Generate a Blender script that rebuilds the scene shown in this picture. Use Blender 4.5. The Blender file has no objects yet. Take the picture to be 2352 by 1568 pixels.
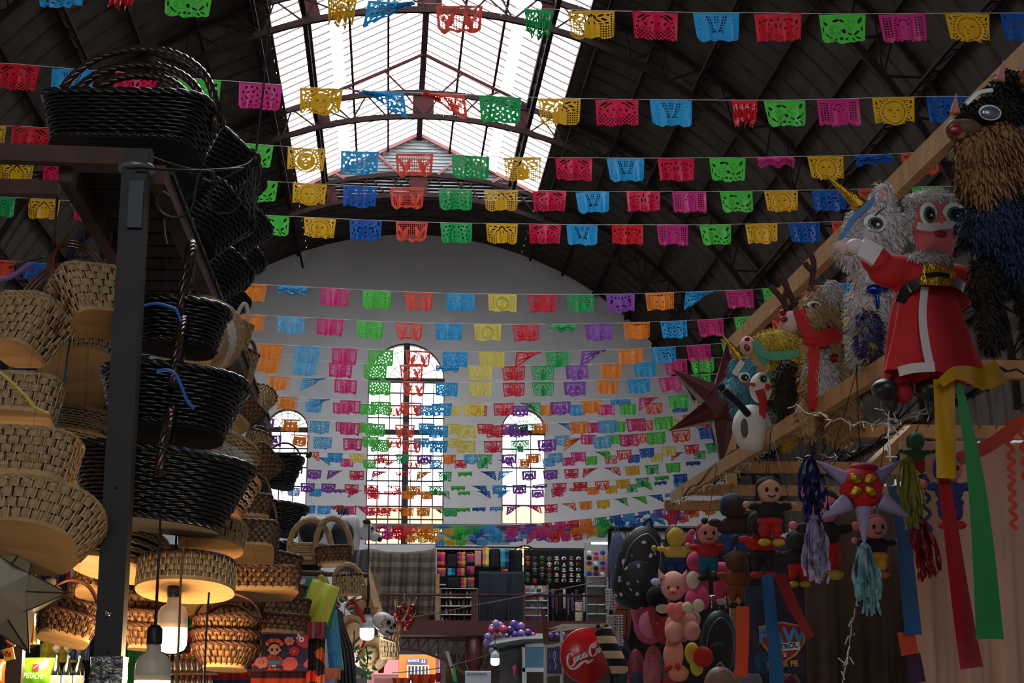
import bpy, bmesh, math, random
from math import pi, sin, cos, tan, atan2, sqrt, radians
from mathutils import Vector as V, Matrix, Quaternion, noise
from mathutils.geometry import tessellate_polygon
random.seed(7)
S = bpy.context.scene
COL = S.collection
# ------------------------------------------------ camera
F_PX = 3690.0
YAW, PITCH = radians(4.35), radians(13.0)
CAM = V((0, 0, 1.6))
cam = bpy.data.cameras.new('camera'); cam.lens = 36 * F_PX / 2352; cam.sensor_width = 36
cam.clip_start = .05; cam.clip_end = 500
camo = bpy.data.objects.new('camera', cam); COL.objects.link(camo)
camo.location = CAM; camo.rotation_euler = (pi / 2 + PITCH, 0, -YAW); S.camera = camo
FW = V((sin(YAW) * cos(PITCH), cos(YAW) * cos(PITCH), sin(PITCH)))
RT = V((cos(YAW), -sin(YAW), 0)); UP = RT.cross(FW)
def at(px, py, Y):
    """the point of the place seen at photo pixel (px, py), Y metres down the hall"""
    d = FW * F_PX + RT * (px - 1176) + UP * (784 - py)
    return CAM + d * (Y / d.y)
def mpp(px, py, Y):
    return (at(px, py, Y) - CAM).dot(FW) / F_PX
# ------------------------------------------------ world and exposure
W = bpy.data.worlds.new('overcast sky'); S.world = W; W.use_nodes = True
wn = W.node_tree.nodes; wn['Background'].inputs[0].default_value = (.93, .97, 1, 1)
# overcast: three times brighter overhead than at the horizon, dim below it
_tc = wn.new('ShaderNodeTexCoord'); _sx = wn.new('ShaderNodeSeparateXYZ'); _mr = wn.new('ShaderNodeMapRange'); _wl = W.node_tree.links.new
_wl(_tc.outputs['Generated'], _sx.inputs[0]); _wl(_sx.outputs['Z'], _mr.inputs[0])
_mr.inputs[1].default_value = 0.0; _mr.inputs[2].default_value = 1.0; _mr.inputs[3].default_value = 4.0; _mr.inputs[4].default_value = 10.0
_wl(_mr.outputs[0], wn['Background'].inputs[1])
S.view_settings.view_transform = 'Standard'; S.view_settings.look = 'None'
S.view_settings.exposure = 0.32; S.view_settings.gamma = 1; S.view_settings.use_curve_mapping = False
S.cycles.use_denoising = True
S.cycles.max_bounces = 8; S.cycles.diffuse_bounces = 5; S.cycles.transparent_max_bounces = 16
S.cycles.sample_clamp_indirect = 6
S.cycles.caustics_reflective = False; S.cycles.caustics_refractive = False
# ------------------------------------------------ materials
def lin(c):
    return tuple(((x / 255) / 12.92 if x / 255 <= .04045 else ((x / 255 + .055) / 1.055) ** 2.4) for x in c) + (1,)
MATS = {}
def mat(name, rgb, rough=.6, metal=0, noise_amt=0, nscale=20, bump=0, bscale=60, coat=0, trans=0, stretch=None, rgb2=None):
    """procedural surface: a base colour broken up by noise, with an optional bump"""
    if name in MATS: return MATS[name]
    m = bpy.data.materials.new(name); m.use_nodes = True; MATS[name] = m
    nt = m.node_tree; p = nt.nodes['Principled BSDF']; L = nt.links.new
    c = lin(rgb); p.inputs['Base Color'].default_value = c
    p.inputs['Roughness'].default_value = rough; p.inputs['Metallic'].default_value = metal
    p.inputs['Coat Weight'].default_value = coat; p.inputs['Coat Roughness'].default_value = .15
    tc = nt.nodes.new('ShaderNodeTexCoord'); mp = nt.nodes.new('ShaderNodeMapping'); L(tc.outputs['Object'], mp.inputs[0])
    if stretch: mp.inputs['Scale'].default_value = stretch
    if noise_amt or rgb2:
        n = nt.nodes.new('ShaderNodeTexNoise'); n.inputs['Scale'].default_value = nscale; n.inputs['Detail'].default_value = 5
        L(mp.outputs[0], n.inputs['Vector'])
        mx = nt.nodes.new('ShaderNodeMix'); mx.data_type = 'RGBA'
        c2 = lin(rgb2) if rgb2 else tuple(max(0, x * (1 - noise_amt)) for x in c[:3]) + (1,)
        mx.inputs[6].default_value = c; mx.inputs[7].default_value = c2
        cr = nt.nodes.new('ShaderNodeMapRange'); cr.inputs[1].default_value = .35; cr.inputs[2].default_value = .65
        L(n.outputs[0], cr.inputs[0]); L(cr.outputs[0], mx.inputs[0]); L(mx.outputs[2], p.inputs['Base Color'])
    if bump:
        n2 = nt.nodes.new('ShaderNodeTexNoise'); n2.inputs['Scale'].default_value = bscale; n2.inputs['Detail'].default_value = 4
        L(mp.outputs[0], n2.inputs['Vector'])
        b = nt.nodes.new('ShaderNodeBump'); b.inputs['Strength'].default_value = bump; b.inputs['Distance'].default_value = .01
        L(n2.outputs[0], b.inputs['Height']); L(b.outputs[0], p.inputs['Normal'])
    if trans:
        t = nt.nodes.new('ShaderNodeBsdfTranslucent'); t.inputs[0].default_value = c
        ms = nt.nodes.new('ShaderNodeMixShader'); ms.inputs[0].default_value = trans
        L(p.outputs[0], ms.inputs[1]); L(t.outputs[0], ms.inputs[2]); L(ms.outputs[0], nt.nodes['Material Output'].inputs[0])
    return m
def glow(name, rgb, strength):
    if name in MATS: return MATS[name]
    m = bpy.data.materials.new(name); m.use_nodes = True; MATS[name] = m
    p = m.node_tree.nodes['Principled BSDF']; p.inputs['Base Color'].default_value = lin(rgb)
    p.inputs['Emission Color'].default_value = lin(rgb); p.inputs['Emission Strength'].default_value = strength
    return m
def pane_mat(name, rgb, veil):
    """glazing sheet: partly clear, partly milky"""
    m = bpy.data.materials.new(name); m.use_nodes = True; nt = m.node_tree; L = nt.links.new
    nt.nodes.remove(nt.nodes['Principled BSDF'])
    a = nt.nodes.new('ShaderNodeBsdfTransparent'); t = nt.nodes.new('ShaderNodeBsdfTranslucent'); g = nt.nodes.new('ShaderNodeBsdfGlossy')
    a.inputs[0].default_value = lin(rgb); t.inputs[0].default_value = lin(rgb); g.inputs['Roughness'].default_value = .1
    x = nt.nodes.new('ShaderNodeMixShader'); x.inputs[0].default_value = veil; L(a.outputs[0], x.inputs[1]); L(t.outputs[0], x.inputs[2])
    y = nt.nodes.new('ShaderNodeMixShader'); y.inputs[0].default_value = .04; L(x.outputs[0], y.inputs[1]); L(g.outputs[0], y.inputs[2])
    L(y.outputs[0], nt.nodes['Material Output'].inputs[0]); MATS[name] = m
    return m
# ------------------------------------------------ mesh builder
class MB:
    def __init__(s): s.v = []; s.f = []; s.mi = []; s.cur = 0; s.sm = []; s.smooth = False
    def add(s, vs, fs, M=None):
        o = len(s.v); s.v += [(M @ V(p)) for p in vs] if M else [V(p) for p in vs]
        s.f += [tuple(i + o for i in f) for f in fs]; s.mi += [s.cur] * len(fs); s.sm += [s.smooth] * len(fs); return s
    def box(s, c, d, M=None):
        x, y, z = [k / 2 for k in d]; cx, cy, cz = c
        vs = [(cx + a * x, cy + b * y, cz + e * z) for a in (-1, 1) for b in (-1, 1) for e in (-1, 1)]
        return s.add(vs, [(0, 1, 3, 2), (4, 6, 7, 5), (0, 4, 5, 1), (2, 3, 7, 6), (0, 2, 6, 4), (1, 5, 7, 3)], M)
    def bar(s, a, b, w, h=None, up=(0, 0, 1)):
        """rectangular beam from a to b"""
        a, b = V(a), V(b); h = h or w; d = (b - a)
        if d.length < 1e-6: return s
        d.normalize(); u = V(up)
        if abs(d.dot(u)) > .98: u = V((1, 0, 0)) if abs(d.x) < .9 else V((0, 1, 0))
        r = d.cross(u).normalized(); u = r.cross(d)
        vs = [p + r * (i * w / 2) + u * (j * h / 2) for p in (a, b) for i, j in ((-1, -1), (1, -1), (1, 1), (-1, 1))]
        return s.add(vs, [(0, 3, 2, 1), (4, 5, 6, 7), (0, 1, 5, 4), (1, 2, 6, 5), (2, 3, 7, 6), (3, 0, 4, 7)])
    def tube(s, pts, r, n=6, closed=False, cap=True):
        pts = [V(p) for p in pts]; m = len(pts); rr = r if isinstance(r, (list, tuple)) else [r] * m
        base = len(s.v); prev = None; vs = []
        for i, p in enumerate(pts):
            t = (pts[(i + 1) % m] - pts[i - 1]) if (closed or 0 < i < m - 1) else (pts[min(i + 1, m - 1)] - pts[max(i - 1, 0)])
            if t.length < 1e-9: t = V((0, 0, 1))
            t.normalize()
            if prev is None: u = t.orthogonal().normalized()
            else:
                u = prev - t * prev.dot(t)
                u = u.normalized() if u.length > 1e-6 else t.orthogonal().normalized()
            prev = u; w = t.cross(u)
            vs += [p + (u * cos(2 * pi * k / n) + w * sin(2 * pi * k / n)) * rr[i] for k in range(n)]
        fs = []
        for i in range(m if closed else m - 1):
            j = (i + 1) % m
            fs += [(i * n + k, i * n + (k + 1) % n, j * n + (k + 1) % n, j * n + k) for k in range(n)]
        if cap and not closed: fs += [tuple(range(n))[::-1], tuple((m - 1) * n + k for k in range(n))]
        sm = s.smooth; s.smooth = True; s.add(vs, fs); s.smooth = sm; return s
    def lathe(s, prof, n=16, M=None, cap=True):
        vs = [(r * cos(2 * pi * k / n), r * sin(2 * pi * k / n), z) for r, z in prof for k in range(n)]; m = len(prof)
        fs = [(i * n + k, i * n + (k + 1) % n, (i + 1) * n + (k + 1) % n, (i + 1) * n + k) for i in range(m - 1) for k in range(n)]
        if cap: fs += [tuple(range(n))[::-1], tuple((m - 1) * n + k for k in range(n))]
        sm = s.smooth; s.smooth = True; s.add(vs, fs, M); s.smooth = sm; return s
    def ball(s, c, r, n=14, m=9, M=None, wob=0):
        r = r if isinstance(r, (list, tuple)) else (r, r, r); c = V(c); vs = []
        for i in range(1, m):
            a = pi * i / m
            for k in range(n):
                b = 2 * pi * k / n; q = 1 + (wob * (noise.noise(V((cos(b) * 2 + c.x * 9, sin(b) * 2, a * 2 + c.z * 7)))) if wob else 0)
                vs.append(V((r[0] * sin(a) * cos(b) * q, r[1] * sin(a) * sin(b) * q, r[2] * cos(a) * q)) + c)
        vs += [c + V((0, 0, r[2])), c - V((0, 0, r[2]))]; T = (m - 1) * n
        fs = [(i * n + k, (i + 1) * n + k, (i + 1) * n + (k + 1) % n, i * n + (k + 1) % n) for i in range(m - 2) for k in range(n)]
        fs += [(T, k, (k + 1) % n) for k in range(n)] + [(T + 1, (m - 2) * n + (k + 1) % n, (m - 2) * n + k) for k in range(n)]
        sm = s.smooth; s.smooth = True; s.add(vs, fs, M); s.smooth = sm; return s
    def quad(s, *p): return s.add(p, [tuple(range(len(p)))])
    def slab(s, poly, n, t):
        """polygon given thickness t along n"""
        n = V(n) * t; k = len(poly); vs = [V(p) for p in poly] + [V(p) + n for p in poly]
        return s.add(vs, [tuple(range(k))[::-1], tuple(range(k, 2 * k))] + [(i, (i + 1) % k, k + (i + 1) % k, k + i) for i in range(k)])
    def mesh(s, name, mats):
        me = bpy.data.meshes.new(name); me.from_pydata([tuple(p) for p in s.v], [], s.f)
        for m in (mats if isinstance(mats, (list, tuple)) else [mats]): me.materials.append(m)
        me.polygons.foreach_set('material_index', s.mi); me.polygons.foreach_set('use_smooth', s.sm); me.update(); return me
def obj(name, mb, mats, parent=None, label=None, loc=None):
    me = mb if isinstance(mb, bpy.types.Mesh) else mb.mesh(name, mats)
    o = bpy.data.objects.new(name, me); COL.objects.link(o)
    if parent: o.parent = parent
    if label: o['label'] = label
    if loc is not None: o.location = loc
    return o
def thing(name, label, cat, loc=(0, 0, 0), rot=(0, 0, 0), group=None, scale=None):
    o = bpy.data.objects.new(name, None); COL.objects.link(o); o.location = loc; o.rotation_euler = rot
    o.empty_display_size = .05
    if scale: o.scale = scale
    return tag(o, label, cat, group)
def tag(o, label, cat, group=None, kind=None):
    o['label'] = label; o['category'] = cat
    if group: o['group'] = group
    if kind: o['kind'] = kind
    return o
def struct(name, mb, mats, label, cat=None, parent=None):
    o = obj(name, mb, mats, parent)
    if not parent:
        o['kind'] = 'structure'; o['label'] = label; o['category'] = cat or name.split('_')[0]
    return o
def dup(root, label, loc=None, rot=None, group=None, scale=None):
    r = root.copy(); COL.objects.link(r); r['label'] = label
    if loc is not None: r.location = loc
    if rot is not None: r.rotation_euler = rot
    if scale is not None: r.scale = scale
    if group: r['group'] = group
    for ch in list(root.children):
        c = ch.copy(); COL.objects.link(c); c.parent = r
        for g in list(ch.children):
            d = g.copy(); COL.objects.link(d); d.parent = c
    return r
def bez(ps, n=12):
    """smooth curve through points (Catmull-Rom)"""
    ps = [V(p) for p in ps]; out = []
    for i in range(len(ps) - 1):
        p0, p1, p2, p3 = ps[max(i - 1, 0)], ps[i], ps[i + 1], ps[min(i + 2, len(ps) - 1)]
        for k in range(n):
            t = k / n
            out.append(.5 * ((2 * p1) + (p2 - p0) * t + (2 * p0 - 5 * p1 + 4 * p2 - p3) * t * t + (3 * p1 - p0 - 3 * p2 + p3) * t ** 3))
    return out + [ps[-1]]
# ------------------------------------------------ the hall
ORDN = ['in the middle', 'on the left', 'on the right']
XC, RV, ZC, YF = .65, 10.25, 6.42, 50.0           # vault axis, radius, centre height, far wall
YN = -10.0
SKN = 9.5                                        # skylight start; vault closed nearer than this, added to darken the foreground
SKW, SKE = 3.45, 43.8                              # skylight half width, far end
ROOFM = mat('corrugated roof sheet', (64, 56, 51), .85, 0, .35, 3, .1, 30)
WALLM = mat('white limewash wall', (232, 227, 227), .9, 0, .1, .7, .05, 8)
STEEL = mat('oxide red painted steel', (62, 26, 26), .85, 0, .3, 8)
DARKST = mat('dark brown steel', (42, 27, 25), .9, 0, .3, 6)
GLAZE = pane_mat('milky skylight sheet', (248, 252, 255), .35)
GLAZE2 = pane_mat('lapped skylight sheet', (150, 150, 140), .97)
WINGL = pane_mat('window glass', (245, 250, 255), .06)
for _m in ('oxide red painted steel', 'dark brown steel', 'corrugated roof sheet'): MATS[_m].node_tree.nodes['Principled BSDF'].inputs['Specular IOR Level'].default_value = .15
def arc(a, r=RV): return V((XC + r * sin(a), 0, ZC + r * cos(a)))
A0 = math.asin(SKW / RV)
FLOORM = mat('worn concrete floor', (110, 104, 98), .7, 0, .3, 2)
struct('floor', MB().box((XC, 20, -.1), (24, 62, .2)), FLOORM, 'grey concrete market floor far below the flags')
# roof: ribbed sheets bent round the vault, in two side halves and the crown beyond the skylight
def roof(a0, a1, y0, y1, na):
    b = MB(); prof = []; y = y0
    while y < y1:
        prof += [(y, 0), (y + .58, 0), (y + .62, .04), (y + .68, .04)]; y += .72
    prof.append((y1, 0)); vs = []
    for i in range(na + 1):
        a = a0 + (a1 - a0) * i / na
        vs += [tuple(arc(a, RV + h) + V((0, yy, 0))) for yy, h in prof]
    m = len(prof)
    b.add(vs, [(i * m + k, i * m + k + 1, (i + 1) * m + k + 1, (i + 1) * m + k) for i in range(na) for k in range(m - 1)]); return b
for side, s in (('left', -1), ('right', 1)):
    struct('ceiling' if s < 0 else 'ceiling.001', roof(s * A0, s * pi / 2, YN, YF, 26), ROOFM,
           f'dark corrugated metal vault to the {side} of the skylight', 'roof')
    struct('wall_' + side, MB().box((XC + s * (RV + .15), 20, (ZC + .1) / 2), (.3, 60.6, ZC + .1)), WALLM, f'{side} side wall of the market hall')
struct('ceiling.003', roof(-A0, A0, YN, SKN, 10), ROOFM, 'dark closed vault crown above the viewer, added to shade the stalls', 'roof')  # unseen closed crown, put in to keep skylight off the near stalls
struct('ceiling.002', roof(-A0, A0, SKE, YF, 10), ROOFM, 'dark vault crown between the skylight gable and the far wall', 'roof')
# skylight gable
ZE = ZC + sqrt(RV ** 2 - SKW ** 2); ZR = ZE + 1.75
def slope(x): return ZR - (ZR - ZE) * abs(x) / SKW
g = MB()
for s in (-1, 1):
    g.quad((XC, SKN, ZR), (XC + s * SKW, SKN, ZE), (XC + s * SKW, SKE, ZE), (XC, SKE, ZR))
win = struct('window_1', g, GLAZE, 'long white gabled roof skylight over the hall', 'skylight')
g = MB(); y = SKN + .2
while y < SKE:
    for s in (-1, 1): g.bar((XC + s * .04, y, ZR - .02), (XC + s * SKW, y, ZE - .02), .046, .03)
    y += .43
o = struct('glazing_bar', g, mat('pale glazing bar', (120, 104, 98), .6), '', parent=win); o['kind'] = 'stuff'
for s in (-1, 1):
    g = MB(); x0, x1 = 1.93 * s, 2.2 * s
    g.quad((XC + x0, SKN, slope(x0) - .06), (XC + x1, SKN, slope(x1) - .06), (XC + x1, SKE, slope(x1) - .06), (XC + x0, SKE, slope(x0) - .06))
    struct('overlap_strip', g, GLAZE2, '', parent=win)
for x in (-3.4, -2.6, -1.75, -.88, .88, 1.75, 2.6, 3.4):
    struct('glazing_rail', MB().bar((XC + x, SKN, slope(x) - .1), (XC + x, SKE, slope(x) - .1), .055, .09), STEEL, '', parent=win)
struct('ridge_beam', MB().bar((XC, SKN, ZR - .12), (XC, SKE, ZR - .12), .15, .16), STEEL, '', parent=win)
# the metal gable at the far end of the skylight
g = MB(); n = 44
for i in range(n):                                  # added near-end gable, out of view, where the skylight is cut short
    xa, xb = -SKW + 2 * SKW * i / n, -SKW + 2 * SKW * (i + 1) / n
    la, lb = (ZC + sqrt(RV ** 2 - q * q) for q in (xa, xb)); g.quad((XC + xa, SKN, la), (XC + xb, SKN, lb), (XC + xb, SKN, slope(xb)), (XC + xa, SKN, slope(xa)))
for i in range(n):
    xa, xb = -SKW + 2 * SKW * i / n, -SKW + 2 * SKW * (i + 1) / n
    def lo(x): return ZC + sqrt(RV ** 2 - x * x) - .1
    g.quad((XC + xa, SKE, lo(xa)), (XC + xb, SKE, lo(xb)), (XC + xb, SKE, slope(xb)), (XC + xa, SKE, slope(xa)))
gab = struct('wall_gable', g, mat('weathered grey sheet', (160, 160, 160), .6, .2, .55, 1.6, .3, 12, stretch=(1, 1, 4)), 'grey metal gable wall closing the skylight end', 'gable')
g = MB()
for k in range(24):
    z = ZE - .2 + k * .1
    w = SKW * (ZR - z) / (ZR - ZE)
    if w > .2: g.bar((XC - w + .1, SKE - .02, z), (XC + w - .1, SKE - .02, z), .03, .03)
struct('rib', g, mat('grey sheet rib', (140, 140, 142), .6, .3, .4, 3), '', parent=gab)
g = MB()
for s in (-1, 1):
    g.bar((XC, SKE - .12, ZR - .06), (XC + s * SKW, SKE - .12, ZE - .06), .1, .1)
    g.bar((XC + s * 1.25, SKE - .12, slope(1.25)), (XC + s * .55, SKE - .12, ZC + RV - .1), .07, .07)
    g.bar((XC + s * 2.45, SKE - .12, slope(2.45)), (XC + s * 2.1, SKE - .12, ZC + RV - .3), .07, .07)
struct('gable_frame', g, mat('rust red steel', (120, 62, 60), .6, 0, .3, 8), '', parent=gab)
# arched trusses
TS = [43.7 - 6.2 * k for k in range(9)]
def truss(y, label):
    t = thing('roof_truss', label, 'truss', (0, y, 0), group=None); t['kind'] = 'structure'
    r1, r0 = RV - .1, RV - .72; n = 60
    for nm, r, w in (('top_chord', r1, .11), ('bottom_chord', r0, .13)):
        g = MB()
        for i in range(n):
            a, b = arc(-pi / 2 + pi * i / n, r), arc(-pi / 2 + pi * (i + 1) / n, r); g.bar(a, b, .13, w * .7, up=(0, 1, 0))
        obj(nm, g, DARKST, t)
    g = MB(); m = 34
    for i in range(m):
        a = -pi / 2 + pi * i / m; b = -pi / 2 + pi * (i + 1) / m; c = (a + b) / 2
        g.bar(arc(a, r0), arc(c, r1), .035, .035); g.bar(arc(c, r1), arc(b, r0), .035, .035)
        if i % 2 == 0: g.bar(arc(a, r1), arc(a + pi / m, r0), .03, .03)
    obj('lattice', g, DARKST, t)
    g = MB()
    for x in (-2.62, 0, 2.62):
        a = math.asin(x / RV); p, q = arc(a, r0 + .03), arc(a, r1 - .03); w = V((.26 if x == 0 else .2, 0, 0))
        g.slab([p - w, p + w, q + w, q - w], (0, 1, 0), .05)
    obj('gusset_plate', g, STEEL, t)
    if SKN < y < 43:
        g = MB()
        for s in (-1, 1):
            g.bar((XC, 0, ZR - .22), (XC + s * (SKW + .1), 0, ZE - .22), .06, .06)
            for xa, xb in ((.95, .4), (1.85, 1.35), (2.55, 2.3)):
                g.bar((XC + s * xa, 0, slope(xa) - .25), (XC + s * xb, 0, ZC + sqrt(RV ** 2 - xb ** 2) - .12), .04, .04)
        obj('skylight_strut', g, STEEL, t)
    return t
TN = ['arched lattice truss under the far skylight gable, farthest of all', 'arched truss crossing the skylight behind the second string of flags',
      'arched truss crossing the skylight at the top edge of the photo', 'fourth arched truss counting from the far wall, seen on both dark sides',
      'fifth arched truss from the far wall, seen high on the right', 'sixth arched truss from the far wall, dark on the right slope', 'seventh arched truss from the far wall, nearest one over the stalls', 'eighth arched truss, above the camera', 'ninth arched truss, behind the camera']
for y, l in zip(TS[:8], TN): truss(y, l)
# lengthwise purlins
for i, dg in enumerate((-84, -77, -70, -63, -56, -49, -42, -35, -28, -21.5, 21.5, 28, 35, 42, 49, 56, 63, 70, 77, 84)):
    a = radians(dg); side = 'left' if dg < 0 else 'right'; k = sorted([abs(x) for x in (21.5, 28, 35, 42, 49, 56, 63, 70, 77, 84)]).index(abs(dg)) + 1
    g = MB(); p = arc(a, RV - .06); p.y = YN; q = p.copy(); q.y = YF - .02; g.bar(p, q, .07, .1)
    if i % 3 == 0:
        p2 = arc(a, RV - .5); p2.y = YN; q2 = p2.copy(); q2.y = YF - .02; g.bar(p2, q2, .06, .06)
        yy = YN
        while yy < YF - 1:
            u, w = arc(a, RV - .5), arc(a, RV - .1); u.y = yy; w.y = yy + .45; g.bar(u, w, .025, .025); w.y = yy + .45; u.y = yy + .9; g.bar(w, u, .025, .025); yy += .9
    tag(obj('purlin', g, DARKST), f'dark lengthwise roof beam, {["first","second","third","fourth","fifth","sixth","seventh","eighth","ninth","tenth"][k-1]} down from the skylight on the {side} slope', 'beam', 'roof beams', 'structure')
for s in (-1, 1):
    g = MB(); p = V((XC + s * 2.62, SKN, ZE + .22)); q = p.copy(); q.y = 43.6
    g.bar(p, q, .12, .1); g.bar(p - V((0, 0, .5)), q - V((0, 0, .5)), .1, .08); yy = SKN
    while yy < 43: g.bar((p.x, yy, p.z), (p.x, yy + .4, p.z - .5), .03, .03); g.bar((p.x, yy + .4, p.z - .5), (p.x, yy + .8, p.z), .03, .03); yy += .8
    tag(obj('skylight_girder', g, DARKST), f'dark lattice girder running along the {"left" if s < 0 else "right"} third of the skylight', 'beam', None, 'structure')
# ------------------------------------------------ far wall with three arched windows and the street doorway
def arch_out(px0, px1, pyt, pyb, Y, n=14):
    a, b = at(px0, pyb, Y), at(px1, pyb, Y); zt = at((px0 + px1) / 2, pyt, Y).z; r = (b.x - a.x) / 2; cx = (a.x + b.x) / 2
    return [(a.x, a.z), (b.x, b.z)] + [(cx + r * cos(pi * k / n), zt - r + r * sin(pi * k / n)) for k in range(n + 1)], cx, r, zt - r, a.z
WINS = [arch_out(838, 1018, 787, 1250, YF), arch_out(604, 702, 938, 1203, YF), arch_out(1152, 1254, 938, 1203, YF), arch_out(1172, 1240, 1251, 1300, YF)]
outer = [(XC - RV, 0), (XC + RV, 0)] + [(XC + RV * cos(pi * k / 40), ZC + RV * sin(pi * k / 40)) for k in range(41)]
da, db = at(845, 1502, YF), at(1010, 1502, YF)
door = [(da.x, .02), (db.x, .02), (db.x, da.z), (da.x, da.z)]
loops = [outer] + [w[0] for w in WINS] + [door]
flat = [p for l in loops for p in l]
tri = tessellate_polygon([[V((x, z, 0)) for x, z in l] for l in loops])
g = MB(); g.add([(x, YF, z) for x, z in flat], [tuple(t) for t in tri]); g.add([(x, YF + .5, z) for x, z in flat], [tuple(t) for t in tri])
for l in loops[1:]:
    k = len(l); g.add([(x, YF, z) for x, z in l] + [(x, YF + .5, z) for x, z in l], [(i, (i + 1) % k, k + (i + 1) % k, k + i) for i in range(k)])
struct('wall_far', g, WALLM, 'tall pale end wall with arched windows under the vault')
FRM = mat('dark window iron', (48, 36, 36), .6)
def arched_window(name, w, nx, nz, label, mull, trans):
    pts, cx, r, zs, zb = w; Y = YF + .12
    g = MB(); g.add([(x, Y + .03, z) for x, z in pts], [tuple(range(len(pts)))]); wo = struct(name, g, WINGL, label, 'window')
    f = MB(); k = len(pts)
    for i in range(k): f.bar((pts[i][0], Y, pts[i][1]), (pts[(i + 1) % k][0], Y, pts[(i + 1) % k][1]), .07, .07, up=(0, 1, 0))
    for z in trans: f.bar((cx - r, Y, z), (cx + r, Y, z), .16, .09, up=(0, 1, 0))
    if mull: f.bar((cx, Y - .02, zb), (cx, Y - .02, zs + r), mull, .1, up=(0, 1, 0))
    wf = struct('window_frame', f, FRM, '', parent=wo)
    f = MB()
    for i in range(1, nx):
        x = cx - r + 2 * r * i / nx; f.bar((x, Y, zb), (x, Y, zs), .045, .03)
    for i in range(1, nz):
        z = zb + (zs - zb) * i / nz; f.bar((cx - r, Y, z), (cx + r, Y, z), .03, .045)
    for q in (.45, .8):
        for i in range(12): f.bar((cx + q * r * cos(pi * i / 12), Y, zs + q * r * sin(pi * i / 12)), (cx + q * r * cos(pi * (i + 1) / 12), Y, zs + q * r * sin(pi * (i + 1) / 12)), .02, .02)
    for i in range(1, 8): f.bar((cx + .2 * r * cos(pi * i / 8), Y, zs + .2 * r * sin(pi * i / 8)), (cx + r * cos(pi * i / 8), Y, zs + r * sin(pi * i / 8)), .02, .02)
    struct('muntin', f, FRM, '', parent=wf)
zt = at(930, 991, YF).z; zt2 = at(1200, 992, YF).z
arched_window('window_2', WINS[0], 7, 13, 'tallest arched window in the middle of the end wall', .2, [zt, at(930, 872, YF).z])
arched_window('window_3', WINS[1], 3, 5, 'left arched window of the end wall, half behind baskets', 0, [zt2])
arched_window('window_4', WINS[2], 3, 5, 'right arched window of the end wall', 0, [zt2])
arched_window('window_5', WINS[3], 1, 1, 'low arched fanlight above the gallery stalls', 0, [])
# bracket stubs of the purlins against the far wall
g0 = at(838, 1207, YF - .1); g1 = at(1700, 1204, YF - .1)
struct('trim_1', MB().bar(g0, (g1.x, g1.y, g0.z), .3, .12), mat('grey sill', (120, 120, 122), .7, 0, .2, 3), 'grey ledge running under the end wall windows', 'ledge')
# outside: street buildings beyond the windows and the doorway
zt = at(930, 1162, 71).z; b1 = MB().box((0, 72, zt / 2 + 2), (60, 2, zt - 4)); tag(obj('street_building', b1, mat('peach plaster', (190, 128, 92), .9)), 'peach plastered building beyond the arched windows', 'building')
zt = at(930, 1128, 75).z; b2 = MB().box((0, 76, zt / 2), (60, 2, zt)); tag(obj('street_building', b2, mat('pink plaster', (180, 118, 124), .9)), 'pink building rising behind the peach one outside the windows', 'building')
struct('ground', MB().box((0, 95, -.15), (160, 90, .2)), mat('street paving', (90, 86, 82), .8, 0, .2, 1), 'pale street paving beyond the doorway', 'street')
# sky portals in the openings guide the daylight (they give no light of their own)
def portal(loc, rot, sx, sy):
    l = bpy.data.lights.new('daylight opening', 'AREA'); l.shape = 'RECTANGLE'; l.size = sx; l.size_y = sy; l.cycles.is_portal = True
    o = bpy.data.objects.new('daylight opening', l); COL.objects.link(o); o.location = loc; o.rotation_euler = rot
portal((XC, (SKN + SKE) / 2, ZR + .1), (0, 0, 0), SKW * 2, SKE - SKN)
for w in WINS[:3]: portal((w[1], YF + .45, (w[3] + w[2] + w[4]) / 2), (-pi / 2, 0, 0), w[2] * 2, w[3] + w[2] - w[4])
# near end wall out of view; its windows assumed, added for front light
def nwin(cx, r, zb, zs): return [(cx - r, zb), (cx + r, zb)] + [(cx + r * cos(pi * k / 14), zs + r * sin(pi * k / 14)) for k in range(15)], cx, r, zs, zb
NW = [nwin(XC, 1.6, 7.0, 11.5), nwin(XC - 5, 1.0, 7.0, 10), nwin(XC + 5, 1.0, 7.0, 10)]
loops = [[(XC - RV, 0), (XC + RV, 0)] + [(XC + RV * cos(pi * k / 40), ZC + RV * sin(pi * k / 40)) for k in range(41)]] + [w[0] for w in NW]
tri = tessellate_polygon([[V((x, z, 0)) for x, z in l] for l in loops]); g = MB(); g.add([(x, YN, z) for l in loops for x, z in l], [tuple(t) for t in tri])
struct('wall_near', g, WALLM, 'near end wall behind the viewer')
for i, w in enumerate(NW):
    g = MB(); g.add([(x, YN - .05, z) for x, z in w[0]], [tuple(range(len(w[0])))]); wo = struct(f'window_{6 + i}', g, WINGL, f'arched window {ORDN[i]} of the near wall, added behind the viewer for light', 'window')
    f = MB(); f.bar((w[1], YN - .08, w[4]), (w[1], YN - .08, w[3] + w[2]), .1, .06); f.bar((w[1] - w[2], YN - .08, w[3]), (w[1] + w[2], YN - .08, w[3]), .1, .06); struct('window_frame', f, FRM, '', parent=wo)
    portal((w[1], YN - .1, (w[3] + w[2] + w[4]) / 2), (pi / 2, 0, 0), w[2] * 2, w[3] + w[2] - w[4])
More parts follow.
